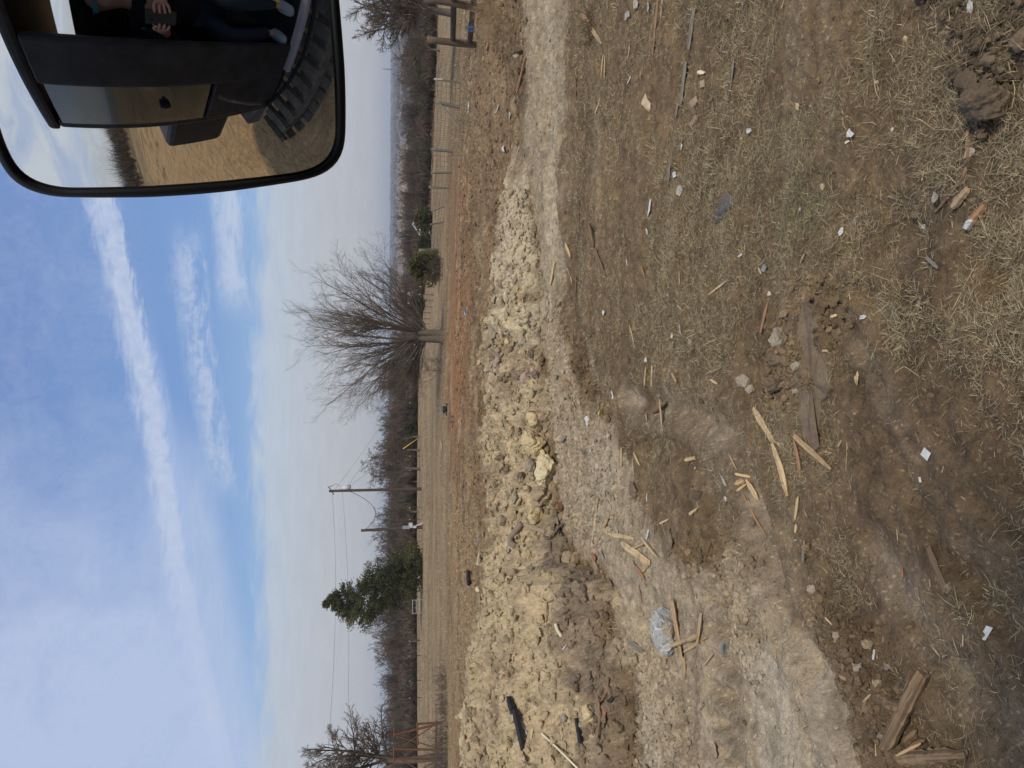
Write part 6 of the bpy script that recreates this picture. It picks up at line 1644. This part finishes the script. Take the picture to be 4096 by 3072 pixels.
# white and coloured scraps
SCR = [ # xi, yi, across, deep, mat, label
 (927.5, 454, 10, 7, 'white', 'white rectangular plate piece on the dark soil near a white fleck'), (921.5, 479.6, 3.5, 3.5, 'white', 'small white fleck left of the rectangular plate piece'),
 (988.5, 632, 6, 11, 'white', 'white cup-shaped plate piece near the left of the dark soil'), (876, 655, 9, 8, 'white', 'white bent bracket beside the clod row'),
 (588.5, 420, 17, 3.2, 'white', 'long wavy white strip on the grey-tan floor'), (600, 413.6, 5, 2.2, 'yellow', 'small yellow scrap right of the long wavy white strip'),
 (591.5, 450.5, 3, 3, 'white', 'tiny white scrap right of the faded dusty board'), (648, 496.5, 3, 4, 'white', 'white scrap beside the brown soil cake'), (648.6, 535, 5, 5, 'white', 'white torn scrap on the large flat soil cake'),
 (618.4, 531, 5, 3, 'offwhite', 'ragged white scrap on the floor above the pale splinter'), (724.5, 480, 22, 2, 'offwhite', 'long thin white strip between the tyre marks and the splinters'), (727, 499, 8, 2.5, 'white', 'curled white scrap at the end of the long thin strip'),
 (696, 468, 2.5, 2.5, 'white', 'tiny white flake between the tyre marks'), (797, 540, 2.5, 8, 'offwhite', 'white sliver beside the dark grey splinter'), (715, 576, 4, 3, 'offwhite', 'small cream flake on the crumbly floor'),
 (904, 572.5, 7, 6, 'brownt', 'terracotta-coloured flake on the dark soil'), (725, 647, 5, 6, 'teal', 'teal blue scrap on the worked floor'), (738, 624, 4, 4, 'cream', 'cream angular scrap beside the teal blue one'), (757, 736, 4, 4, 'offwhite', 'white-grey scrap on the grey floor at the left'),
 (973, 8, 8, 12, 'white', 'white torn scrap at the far corner of the broken soil'), (974, 153, 13, 10, 'offwhite', 'greyish white leaf-like scrap under the long root'), (800, 106, 8, 5.5, 'cardt', 'yellow-tan leaf in the dry grass'),
 (853, 134, 12, 6, 'white', 'white foil scrap in the grass, largest of its surroundings'), (849, 142, 4, 5, 'cream', 'cream crumb touching the white foil scrap'), (894, 130, 4, 4, 'white', 'small white chip on bare soil between foil and root'), (801.5, 209, 5, 3, 'white', 'small white scrap right of the greener grass'),
 (751, 131, 10, 4, 'white', 'white elongated scrap in the middle of the dry grass'), (824, 187, 7, 5, 'cardt', 'light brown dry leaf in the greener grass'), (938.5, 197, 10, 9, 'offwhite', 'dull whitish patch of scrap at the end of the root'),
 (843, 231, 10, 4, 'white', 'narrow white scrap in the greener grass'), (857, 222, 9, 4, 'clearp', 'dull plastic scrap beside the narrow white one'), (925.5, 227, 5, 6, 'white', 'white crumpled bit beside the small pit'), (864.5, 317, 5, 6, 'white', 'bright white pebble-like scrap in the middle of the dark grass'),
 (859, 378, 8, 10, 'palet', 'tan wood chip, broad and flat, in the dark soil'), (651, 206.6, 7, 7, 'white', 'bright white folded scrap beyond the dark grey sheet'), (648, 231, 6, 4, 'white', 'white scrap left of the folded one'), (741.6, 255.4, 4, 3.5, 'white', 'small round white scrap in the trampled grass'),
 (765.7, 269, 10, 7, 'clearp', 'dull crumpled plastic wad in the grass'), (680.7, 327.7, 2, 5, 'white', 'thin white peg right of two crumpled white scraps'), (673.5, 335.6, 8, 3.2, 'white', 'upper of two crumpled white scraps in the grass'), (674, 344, 5, 4.5, 'offwhite', 'lower of two crumpled white scraps in the grass'),
 (691, 342, 7, 4, 'offwhite', 'greyish white scrap nearer than the two crumpled ones'), (647, 360, 6, 3.5, 'white', 'white scrap right of the parallel pair of laths'), (604.8, 312.7, 7, 2.5, 'white', 'white scrap on the brown soil beyond the trampled grass'), (628, 263, 4, 3.5, 'white', 'white stone-like scrap near the tilted plank'),
 (614, 395, 9, 2.5, 'white', 'white curl on the brown soil at the floor edge'), (681.7, 190, 20, 6, 'offwhite', 'torn white shreds beside the pinkish grey split board'), (676, 175, 8, 4, 'white', 'white scrap right of the torn white shreds'), (682.8, 147, 5, 3.5, 'white', 'white bit between the weathered board and the split board'),
 (702, 73, 5, 8, 'cream', 'cream oval scrap beyond the tile pieces'), (630.4, 79.8, 2.5, 4.5, 'white', 'tiny white card in the straw'), (641.3, 75.7, 3, 4, 'cardt', 'tan chip beside the tiny white card'), (628.6, 15.7, 8, 6, 'offwhite', 'crumpled white scrap left of the long orange-brown plank'),
 (637.5, 4, 9, 5, 'offwhite', 'whitish scrap at the far end of the long orange-brown plank'), (650, 6, 8, 4, 'offwhite', 'pale scrap just beside the far end of the long plank'), (469.6, 108, 12, 1.4, 'white', 'long white strip in the grass under the fence brace'), (504.8, 149, 10, 1.5, 'white', 'long white strip on the soil right of the pale strip'),
 (519, 150.5, 4, 2.5, 'white', 'small white scrap at the end of the pale strip'), (498, 110, 6, 2.5, 'offwhite', 'pale scrap below the long white strip by the fence'), (511, 116, 8, 1.3, 'offwhite', 'thin white curl beyond the pale strip'), (465.7, 312, 8, 3.5, 'palebl', 'pale blue rag on the brown soil behind the heap'),
 (459, 213.5, 2.5, 2, 'white', 'white speck on the orange clay'), (442, 446, 6, 2.4, 'offwhite', 'off-white bag at the pasture edge left of the black bin'), (478.7, 538.7, 5, 2, 'palebl', 'pale blue bit near the crest of the heap'), (564, 649, 3, 3.5, 'white', 'white triangular bit low on the heap'),
 (599.5, 719, 4, 3.5, 'cream', 'cream bit beside the thick curved root'), (605, 713, 8, 3, 'brownt', 'orange-brown scrap by the thick curved root'), (536, 711.6, 3, 2.5, 'offwhite', 'white bit above the bent cream pipe'), (596, 559, 10, 4, 'brownt', 'reddish brown smear-like flake at the edge of the tan floor'),
 (604, 556, 6, 5, 'clearp', 'dull scrap beside the reddish flake'), (537, 708, 2, 2, 'white', 'tiny white fleck near the charred log'), (530, 300, 2, 2, 'white', 'tiny white fleck on the right part of the heap'), (613, 583, 4, 4, 'black', 'black hollow scrap where heap and floor meet'),
 (508, 553, 8, 3.2, 'offwhite', 'off-white torn rag on the heap between the tube and the lath'), (455, 300, 2, 1.2, 'white', 'tiny white fleck on the orange clay near the tree'),
]
M['brownt'] = plain('terracotta', (0.26, 0.13, 0.08), 0.85); M['cardt'] = plain('dry_leaf', (0.42, 0.32, 0.17), 0.8); M['palet'] = M['pale']
OUT = {'rect': [(-.5, -.42), (.45, -.5), (.5, .4), (-.4, .5)], 'cup': [(-.5, -.45), (.5, -.3), (.5, .35), (-.1, .5), (-.5, .42)], 'br': [(-.5, .2), (-.35, .5), (.0, .1), (.5, -.35), (.45, -.5), (-.1, -.2)]}
for xi, yi, w_, h_, mt, lab in SCR:
    ol = OUT['rect'] if 'rectangular' in lab else OUT['cup'] if 'cup-shaped' in lab else OUT['br'] if 'bracket' in lab else None
    nm = 'leaf' if ' leaf in' in lab or 'dry leaf' in lab else 'wood_chip' if 'chip' in lab and 'white' not in lab else 'rag' if 'rag' in lab else 'scrap'
    scrap(nm, xi, yi, w_, h_, M[mt], lab, S_, nm.replace('_', ' '), ang=0.0, outline=ol, crump=0.12 if ol else 0.35)

# black bin with blue bits by the pasture
g = hit(447, 409.5); k = math.hypot(g.x, g.y) / F
root = empty('black_bin', g, -math.atan2(g.x, g.y)); tag(root, 'black bin on a dark tray with blue rags at the pasture edge', 'bin')
place('tub', tube_mesh('tub', [(np.array([(0, 0, 0), (0, 0, .01), (0, 0, 4 * k), (0, 0, 4.6 * k)]), np.array([.01, 3.2 * k, 3.6 * k, .01]))], M['black'], 12), (0, 0, 0), root)
boxes('tray', [((12 * k, 5 * k, .05), (0, 0, .03))], M['black'], root)
boxes('blue_rag', [((1.6 * k, 1.5 * k, 2.2 * k), (-4.3 * k, 0, 3.3 * k))], M['blue'], root, bev=.02)
boxes('blue_rag', [((2.0 * k, 1.5 * k, 1.8 * k), (2.6 * k, 0, 5.6 * k))], M['blue'], root, bev=.02)

# twiggy brush lying on the orange clay; dead weeds by the fence and tree
def weeds(name, xi, yi, w, h, n, mat, label, seed, r=0.006, lie=False, cat='weeds', dist=None):
    rng = np.random.default_rng(seed); g = hit(xi, yi) if dist is None else ground_at(xi, yi, dist); k = math.hypot(g.x, g.y) / F; P = []
    for i in range(n):
        a = rng.random() * 6.28; b0 = np.array([(rng.random() - .5) * w * k * .7, (rng.random() - .5) * w * k * .5, 0.0])
        b0[2] = gz(g.x + b0[0], g.y + b0[1]) - g.z
        L = h * k * (.5 + .6 * rng.random()); d = norm(np.array([rng.normal() * .45, rng.normal() * .45, 1.0 if not lie else 0.35]))
        q = [b0]; 
        for j in range(4): d = norm(d + rng.normal(size=3) * .18 + np.array([0, 0, -0.08])); q.append(q[-1] + d * L / 4)
        P.append((np.array(q), r * np.linspace(1, .4, 5)))
        for m in range(3):
            s = q[1 + m % 3]; dd = perp_rot(d, .6, rng); P.append((np.array([s, s + dd * L * .2, s + dd * L * .35]), r * np.array([.7, .5, .3])))
    o = place(name, tube_mesh(name, P, mat, 3), g); tag(o, label, cat); return o
weeds('brush', 454, 421, 12, 7, 16, M['twig'], 'small pile of dark twigs lying on the orange clay', 1, .012, True, 'twigs')
weeds('sapling', 442, 366, 22, 26, 16, M['twig'], 'thin leafless sprouts left of the big tree trunk', 2, .010, cat='shrub')
weeds('sapling', 443, 268, 30, 26, 40, M['twig'], 'leafless twiggy undergrowth at the foot of the large evergreen bush', 3, .010, cat='shrub')
weeds('sapling', 442, 330, 12, 16, 10, M['twig'], 'few thin shoots right at the foot of the big tree', 5, .008, cat='shrub')
weeds('weed_clump', 492, 6, 40, 22, 160, M['tan'], 'tall dead weeds under the edge fence post', 4, .004, cat='weeds')
weeds('weed_clump', 500, 24, 46, 20, 120, M['tan'], 'dead weeds left of the tall clump near the edge fence post', 6, .0035, cat='weeds')
weeds('weed_clump', 470, 112, 60, 8, 150, M['dusty'], 'low pale dead weeds along the foot of the corner brace', 7, .004, cat='weeds')
weeds('weed_clump', 463, 140, 60, 9, 150, M['dusty'], 'low pale dead weeds left of the corner brace', 8, .004, cat='weeds')
weeds('weed_clump', 446, 700, 90, 13, 160, M['twig2'], 'brown dead weeds around the rusty trestle', 9, .009, cat='weeds')
weeds('weed_clump', 447, 760, 70, 22, 160, M['twig2'], 'tangled brown weeds at the left edge below the gnarled tree', 10, .009, cat='weeds')
weeds('weed_clump', 482, 60, 70, 9, 150, M['dusty'], 'dead weeds below the stout fence post', 11, .004, cat='weeds')
weeds('root_clump', 590, 28, 46, 12, 60, M['brown'], 'dark upturned clump of roots right of the long orange-brown plank', 12, .006, True, 'roots')

# ------------------------------------------------------------------ the excavator the picture was taken from
def excavator():
    paint = plain('dark_machine_paint', (0.016, 0.015, 0.016), 0.5, 0, 0.9, 7)
    grime = plain('dusty_steel', (0.10, 0.085, 0.068), 0.85, 0.1, 0.7, 9)
    pinkish = plain('faded_panel', (0.20, 0.175, 0.18), 0.7, 0, 0.2, 8)
    inner = plain('cab_lining', (0.006, 0.006, 0.007), 0.8, 0, 0.2, 6)
    gm, t, b = new_mat('tinted_cab_glass', 0.04); b.inputs['Base Color'].default_value = (0.02, 0.024, 0.02, 1); b.inputs['Specular IOR Level'].default_value = 1.0; b.inputs['Coat Weight'].default_value = 1.0
    root = empty('excavator', (-0.2, -0.6, 0)); rl = np.array(root.location)
    tag(root, 'dark excavator seen only as its side mirror and in that mirror', 'excavator')
    B = lambda name, L, mat, bev=0.0, parent=root: boxes(name, [(s, tuple(np.array(c) - rl)) for s, c in L], mat, root, (0, 0, 0), bev)
    yp = 0.03
    # cab: open doorway round the operator, dark rear pillar, side window, rounded corner
    B('cab_pillar', [((0.30, 0.06, 1.75), (-0.26, yp - 0.03, 2.25)), ((0.10, 0.06, 1.75), (0.75, yp - 0.08, 2.25)), ((0.09, 0.07, 1.75), (-0.80, yp - 0.06, 2.25)),
                     ((0.10, 0.06, 1.75), (-0.80, -1.05, 2.25)), ((0.10, 0.06, 1.75), (0.75, -1.05, 2.25))], paint, 0.02)
    B('cab_roof', [((1.68, 1.14, 0.09), (-0.03, -0.555, 3.17))], paint, 0.03)
    B('cab_panel', [((0.40, 0.05, 0.72), (-0.58, yp - 0.03, 1.72))], paint, 0.015)
    B('cab_back', [((0.05, 0.95, 1.57), (-0.80, -0.52, 2.13)), ((0.05, 0.95, 0.10), (-0.80, -0.52, 3.08))], inner)
    B('cab_floor', [((1.60, 1.10, 0.10), (-0.03, -0.55, 1.33))], inner)
    B('side_window', [((0.36, 0.012, 0.98), (-0.585, yp - 0.02, 2.60))], gm)
    B('door_sill', [((1.10, 0.10, 0.06), (0.20, yp - 0.01, 1.34))], pinkish, 0.01)
    B('window_latch', [((0.03, 0.03, 0.06), (-0.56, yp, 2.42)), ((0.05, 0.02, 0.02), (-0.55, yp + 0.01, 2.42))], inner)
    B('far_wall', [((1.5, 0.04, 1.60), (-0.03, -1.07, 2.15))], inner)
    hd = np.array([(-0.50, yp + 0.02, 2.05), (-0.50, yp + 0.07, 2.0), (-0.56, yp + 0.09, 1.80), (-0.62, yp + 0.07, 1.62), (-0.62, yp, 1.58)]) - rl
    place('grab_handle', tube_mesh('grab_handle', [(hd, np.full(5, 0.014))], grime, 8), (0, 0, 0), root)
    hs_ = np.array([(-0.75, yp + 0.01, 1.42), (-0.5, yp + 0.05, 1.30), (-0.2, yp + 0.06, 1.22), (0.2, yp + 0.05, 1.24), (0.6, yp + 0.02, 1.30)]) - rl
    place('hose', tube_mesh('hose', [(hs_, np.full(5, 0.02))], inner, 8), (0, 0, 0), root)
    # body, tracks and boom
    B('engine_cover', [((1.25, 1.7, 0.85), (-1.50, -1.35, 1.70)), ((0.5, 1.3, 0.7), (-2.1, -1.35, 1.65))], paint, 0.08)
    B('turntable', [((2.2, 1.7, 0.22), (-0.3, -1.05, 1.12)), ((1.0, 1.0, 0.35), (0, -1.1, 0.85))], grime, 0.03)
    for yc in (-0.08, -2.05):
        fr = B('track_frame', [((2.6, 0.26, 0.34), (0, yc, 0.42))], grime, 0.04)
        n = 34; V = []
        L = []
        for k in range(n):
            s = k / n * (2 * 2.6 + 2 * math.pi * 0.38)
            if s < 2.6: x, z, a = -1.3 + s, 0.80, 0
            elif s < 2.6 + math.pi * 0.38: q = (s - 2.6) / 0.38; x, z, a = 1.3 + 0.38 * math.sin(q), 0.42 + 0.38 * math.cos(q), -q
            elif s < 5.2 + math.pi * 0.38: x, z, a = 1.3 - (s - 2.6 - math.pi * 0.38), 0.04, math.pi
            else: q = (s - 5.2 - math.pi * 0.38) / 0.38; x, z, a = -1.3 - 0.38 * math.sin(q), 0.42 - 0.38 * math.cos(q), math.pi - q
            pad, f = box_verts(0.155, 0.45, 0.035); gr, f2 = box_verts(0.02, 0.45, 0.035, (0.05, 0, 0.03))
            P = np.vstack([pad, gr]); ca, sa = math.cos(a), math.sin(a)
            P = np.stack([P[:, 0] * ca - P[:, 2] * sa, P[:, 1], P[:, 0] * sa + P[:, 2] * ca], 1) + np.array([x, yc, z]) - rl
            tp = place('track_pad', np_mesh('track_pad', P, np.array(list(f) + [tuple(i + 8 for i in q_) for q_ in f2]), mat=grime, smooth=False), (0, 0, 0), root)
        w = [(np.array([(sx, yc - 0.1, 0.42), (sx, yc - 0.09, 0.42), (sx, yc + 0.09, 0.42), (sx, yc + 0.1, 0.42)]) - rl, np.array([.01, .32, .32, .01])) for sx in (-1.3, 1.3)]
        for q_ in w: place('sprocket', tube_mesh('sprocket', [q_], grime, 20), (0, 0, 0), root)
    bm_ = [(np.array([(0.6, -1.6, 1.4), (1.5, -1.6, 2.6), (2.6, -1.6, 3.1), (3.6, -1.6, 2.9)]) - rl, np.array([.22, .26, .24, .16]))]
    place('boom', tube_mesh('boom', bm_, paint, 4, False), (0, 0, 0), root)
    place('arm', tube_mesh('arm', [(np.array([(3.5, -1.6, 3.0), (3.9, -1.6, 1.8), (4.0, -1.6, 0.7)]) - rl, np.array([.15, .14, .10]))], paint, 4, False), (0, 0, 0), root)
    place('bucket', tube_mesh('bucket', [(np.array([(3.8, -2.0, 0.5), (3.8, -1.99, 0.5), (3.8, -1.21, 0.5), (3.8, -1.2, 0.5)]) - rl, np.array([.02, .38, .38, .02]))], grime, 9, False), (0, 0, 0), root)
    # seat and levers inside
    B('seat', [((0.48, 0.5, 0.12), (-0.35, -0.62, 1.80)), ((0.12, 0.5, 0.75), (-0.62, -0.62, 2.20)), ((0.45, 0.4, 0.4), (-0.35, -0.62, 1.55))], inner, 0.04)
    lv = place('yellow_lever', tube_mesh('yellow_lever', [(np.array([(0.16, -0.14, 1.42), (0.19, -0.12, 1.60), (0.24, -0.16, 1.86), (0.25, -0.2, 1.95)]) - rl, np.array([.012, .012, .012, .012]))], M['yellow'], 8), (0, 0, 0), root)
    # mirror on the cab corner: convex glass in a black rim
    d0 = ray(152, 20); Dm = 0.85; Rm = 0.5
    Cp = CAM + d0 * Dm; n = -d0; S = Cp - n * Rm
    rim = [(57, 195.5), (100, 196), (147.6, 195.5), (190, 193), (229.6, 189.5), (270, 184), (303, 179), (318, 175), (330, 168.5), (338, 160), (342.5, 149), (344, 136), (344, 98), (342.8, 66), (340, 30), (337, -5), (333, -40), (322, -62), (300, -74), (200, -84), (100, -86), (40, -84), (8, -72), (-10, -50), (-19, -10), (-21, 40), (-19, 90), (-12, 128), (-3, 152), (8, 173), (20, 184), (36, 191)]
    m = 160
    P = np.array(rim, dtype=float); P = np.vstack([P, P[:1]]); L = np.concatenate([[0], np.cumsum(np.hypot(*np.diff(P, axis=0).T))])
    tt = np.linspace(0, L[-1], m + 1)[:-1]; P = np.stack([np.interp(tt, L, P[:, 0]), np.interp(tt, L, P[:, 1])], 1)
    for _ in range(3): P = (np.roll(P, 1, 0) + 2 * P + np.roll(P, -1, 0)) / 4
    # to points of the mirror's own plane through Cp
    a1 = np.cross(np.array([0, 0, 1.0]), n); a1 /= np.linalg.norm(a1); a2 = np.cross(n, a1)
    uv = []
    for q in P:
        d = ray(*q); t_ = ((Cp - CAM) @ n) / (d @ n); p = CAM + d * t_ - Cp; uv.append((p @ a1, p @ a2))
    uv = np.array(uv)
    for _ in range(3):        # follow the bulge: the rim lies a little behind the plane
        rho = np.hypot(uv[:, 0], uv[:, 1]); dep = Rm - np.sqrt(Rm * Rm - rho ** 2)
        new = []
        for q, dz in zip(P, dep):
            d = ray(*q); t_ = ((Cp - n * dz - CAM) @ n) / (d @ n); p = CAM + d * t_ - Cp; new.append((p @ a1, p @ a2))
        uv = np.array(new)
    c0 = uv.mean(0)
    dirs = uv - c0; inn = c0 + dirs * (1 - 0.0078 / np.hypot(dirs[:, 0], dirs[:, 1]))[:, None]
    def sp(u, off=0.0):
        rho2 = (u ** 2).sum(-1); z = -(Rm - np.sqrt(np.maximum(Rm * Rm - rho2, 0.01))) + off
        return Cp + u[..., :1] * a1 + u[..., 1:] * a2 + z[..., None] * n
    rings = 48; G = []
    for k in range(rings + 1): G.append(sp(c0 + (inn - c0) * (k / rings)))
    G = np.array(G) - rl
    V = np.vstack([G[0][:1], G[1:].reshape(-1, 3)])
    lo = []; sz = []
    for i in range(m): lo += [0, 1 + i, 1 + (i + 1) % m]; sz.append(3)
    for k in range(1, rings):
        b0 = 1 + (k - 1) * m; b1 = 1 + k * m
        for i in range(m): j = (i + 1) % m; lo += [b0 + i, b1 + i, b1 + j, b0 + j]; sz.append(4)
    mm = bpy.data.materials.new('mirror_glass'); mm.use_nodes = True; tn = NT(mm.node_tree); bb = mm.node_tree.nodes['Principled BSDF']
    bb.inputs['Metallic'].default_value = 1.0; bb.inputs['Roughness'].default_value = 0.012; bb.inputs['Base Color'].default_value = (0.80, 0.80, 0.77, 1)
    mir = place('side_mirror', np_mesh('side_mirror', V, loops=np.array(lo), sizes=np.array(sz), mat=mm, smooth=True), (0, 0, 0), root)
    mir['label'] = 'convex side mirror with a black rounded rim'
    # rim and shell
    prof = [(-0.0012, 0.0005), (0.0005, 0.0045), (0.0045, 0.0062), (0.0090, 0.0045), (0.0105, -0.002), (0.0100, -0.020), (-0.03, -0.040)]
    dn = dirs / np.hypot(dirs[:, 0], dirs[:, 1])[:, None]
    RV = np.array([sp(inn + dn * (o + 0.0), h) for o, h in prof]) - rl
    k = len(prof); idx = np.arange(k * m).reshape(k, m); F_ = np.stack([idx[:-1], np.roll(idx[:-1], -1, 1), np.roll(idx[1:], -1, 1), idx[1:]], -1).reshape(-1, 4)
    loops = list(F_.ravel()) + list(idx[-1]); sizes = [4] * len(F_) + [m]
    rubber = plain('mirror_rim', (0.012, 0.012, 0.013), 0.42, 0, 0.1, 5)
    place('rim', np_mesh('rim', RV.reshape(-1, 3), loops=np.array(loops), sizes=np.array(sizes), mat=rubber), (0, 0, 0), mir)
    bk = sp(c0[None] + np.array([[0.0, 0.0]]), -0.045)[0]
    ar = np.array([bk, bk + np.array([0.25, 0.02, 0.03]), np.array([0.78, 0.35, 2.72]), np.array([0.77, -0.03, 2.70])]) - rl
    place('mirror_arm', tube_mesh('mirror_arm', [(ar, np.full(4, 0.013))], paint, 8), (0, 0, 0), root)
excavator()

# ------------------------------------------------------------------ the operator, seen in the mirror
def skin_body(name, nodes, edges, mat, parent=None, loc=(0, 0, 0), levels=2):
    me = bpy.data.meshes.new(name); keys = list(nodes); ix = {k: i for i, k in enumerate(keys)}
    me.from_pydata([nodes[k][:3] for k in keys], [(ix[a], ix[b]) for a, b in edges], [])
    o = place(name, me, loc, parent)
    sk = o.modifiers.new('skin', 'SKIN'); sk.use_smooth_shade = True
    for i, k in enumerate(keys):
        r = nodes[k][3]; o.data.skin_vertices[0].data[i].radius = (r, r) if not hasattr(r, '__len__') else r
    o.data.skin_vertices[0].data[0].use_root = True
    ss = o.modifiers.new('sub', 'SUBSURF'); ss.levels = levels; ss.render_levels = levels
    me.materials.append(mat); return o
def person():
    skinm = plain('skin', (0.30, 0.165, 0.115), 0.6, 0, 0.08, 10); jack = plain('dark_jacket', (0.009, 0.0095, 0.013), 0.9, 0, 0.3, 14)
    jean = plain('blue_jeans', (0.012, 0.016, 0.024), 0.9, 0, 0.2, 20); hair = plain('dark_hair', (0.03, 0.02, 0.015), 0.8)
    root = empty('person', (0, -0.45, 1.38)); r0 = np.array(root.location); tag(root, 'operator in a dark jacket and sunglasses holding up a phone, seen only in the mirror', 'person')
    N = dict(pelvis=(-.08, -.55, 1.95, .13), waist=(-.08, -.50, 2.12, .12), chest=(-.07, -.44, 2.36, (.155, .12)), neck=(-.06, -.40, 2.56, .055), jaw=(-.05, -.365, 2.64, .062), skull=(-.05, -.375, 2.74, .088), crown=(-.05, -.38, 2.80, .06))
    E = [('pelvis', 'waist'), ('waist', 'chest'), ('chest', 'neck'), ('neck', 'jaw'), ('jaw', 'skull'), ('skull', 'crown')]
    N['nose'] = (-.047, -.285, 2.705, .014); E.append(('skull', 'nose'))
    for s, t in ((-1, 'l'), (1, 'r')):
        N['sh' + t] = (-.07 + s * .19, -.43, 2.45, .062); N['el' + t] = (-.03 + s * .27, -.27, 2.24, .045); N['wr' + t] = (.01 + s * .115, -.085, 2.40, .027)
        N['pa' + t] = (.008 + s * .075, -.045, 2.445, (.030, .018)); E += [('chest', 'sh' + t), ('sh' + t, 'el' + t), ('el' + t, 'wr' + t), ('wr' + t, 'pa' + t)]
        N['ear' + t] = (-.05 + s * .088, -.38, 2.72, .014); E.append(('skull', 'ear' + t))
        for k, (dz, ln) in enumerate(((.036, .9), (.014, 1.0), (-.008, .95), (-.028, .78))):
            a, b_, c = f'f{k}{t}a', f'f{k}{t}b', f'f{k}{t}c'
            N[a] = (.008 + s * .066, -.028, 2.445 + dz, .0095); N[b_] = (.008 + s * (.066 - .012 * ln), -.0125 , 2.447 + dz * 1.15, .0085); N[c] = (.008 + s * (.066 - .042 * ln), -.0045 if (k or s > 0) else -.006, 2.443 + dz * 1.2, .0072)
            E += [('pa' + t, a), (a, b_), (b_, c)]
        N['t0' + t] = (.008 + s * .062, -.046, 2.470, .011); N['t1' + t] = (.008 + s * .038, -.036, 2.485, .009); E += [('pa' + t, 't0' + t), ('t0' + t, 't1' + t)]
        N['hip' + t] = (-.08 + s * .09, -.52, 1.93, .09); N['kn' + t] = (-.02 + s * .14, -.14, 1.90, .065); N['an' + t] = (.02 + s * .12, -.16, 1.50, .03); N['toe' + t] = (.03 + s * .12, -.02, 1.45, .02)
        E += [('pelvis', 'hip' + t), ('hip' + t, 'kn' + t), ('kn' + t, 'an' + t), ('an' + t, 'toe' + t)]
    # keep the lens itself free
    N['f0lc'] = (-.030, -.006, 2.475, .006)
    nd = {k: tuple(np.array(v[:3]) - r0) + (v[3],) for k, v in N.items()}
    skin_body('body', nd, E, skinm, root)
    J = {k: nd[k] for k in ('pelvis', 'waist', 'chest', 'shl', 'ell', 'wrl', 'shr', 'elr', 'wrr')}
    J = {k: v[:3] + (tuple(np.array(v[3]) + .018) if hasattr(v[3], '__len__') else v[3] + .018,) for k, v in J.items()}
    cn = np.array(nd['neck'][:3]); J['neck'] = tuple(cn - np.array([0, 0, .02])) + (.072,)
    skin_body('jacket', J, [('pelvis', 'waist'), ('waist', 'chest'), ('chest', 'neck'), ('chest', 'shl'), ('shl', 'ell'), ('ell', 'wrl'), ('chest', 'shr'), ('shr', 'elr'), ('elr', 'wrr')], jack, root)
    Q = {k: nd[k][:3] + ((nd[k][3] if not hasattr(nd[k][3], '__len__') else .1) + .014,) for k in ('pelvis', 'hipl', 'knl', 'anl', 'hipr', 'knr', 'anr')}
    skin_body('jeans', Q, [('pelvis', 'hipl'), ('hipl', 'knl'), ('knl', 'anl'), ('pelvis', 'hipr'), ('hipr', 'knr'), ('knr', 'anr')], jean, root)
    for t in 'lr':
        a = np.array(nd['an' + t][:3]); b_ = np.array(nd['toe' + t][:3])
        skin_body('boot', {'h': tuple(a + np.array([0, -.02, -.05])) + (.055,), 'm': tuple((a + b_) / 2 + np.array([0, .01, -.02])) + (.055,), 't': tuple(b_ + np.array([0, .03, -.01])) + (.048,)}, [('h', 'm'), ('m', 't')], plain('grey_boot', (0.16, 0.17, 0.175), 0.8), root)
    h = np.array(nd['skull'][:3])
    skin_body('hair', {'a': tuple(h + np.array([0, -.02, .02])) + (.096,), 'b': tuple(h + np.array([0, -.01, .065])) + (.07,)}, [('a', 'b')], hair, root)
    boxes('sunglasses', [((.055, .012, .034), tuple(h + np.array([-.035, .092, .0]))), ((.055, .012, .034), tuple(h + np.array([.035, .092, .0]))), ((.15, .01, .008), tuple(h + np.array([0, .090, .012])))], plain('teal_lens', (0.03, 0.16, 0.17), 0.15), root, bev=.004)
    ph = boxes('phone', [((.075, .008, .155), (0, 0, 0))], plain('phone_body', (0.02, 0.02, 0.022), 0.3), None, (.012, -.0125, 2.452), .003)
    tag(ph, 'black phone held up in both hands, reflected in the mirror', 'phone')
    lens = place('lens', tube_mesh('lens', [(np.array([(-.012, .004, .048), (-.012, .0046, .048), (-.012, .006, .048), (-.012, .0062, .048)]), np.array([.001, .008, .008, .001]))], plain('lens_glass', (0.01, 0.01, 0.012), 0.1), 16), (0, 0, 0), ph)
person()

# ------------------------------------------------------------------ the air
def haze():
    v, f = box_verts(18400, 18400, 100, (0, 0, 10))
    v[:, 2] = np.where(v[:, 2] < 0, HZ0, HZ1)
    m = bpy.data.materials.new('haze'); m.use_nodes = True; nt = m.node_tree; nt.nodes.clear(); t = NT(nt)
    out = t.node('ShaderNodeOutputMaterial'); p = t.node('ShaderNodeVolumePrincipled')
    p.inputs['Color'].default_value = (0.88, 0.93, 1.0, 1); p.inputs['Density'].default_value = 0.00024; p.inputs['Anisotropy'].default_value = 0.2
    t.l.new(p.outputs[0], out.inputs['Volume'])
    o = place('haze', np_mesh('haze', v, np.array(f), mat=m, smooth=False)); o['kind'] = 'stuff'; o['label'] = 'pale haze over the far land'
HZ0, HZ1 = -60.0, 60.0
haze()
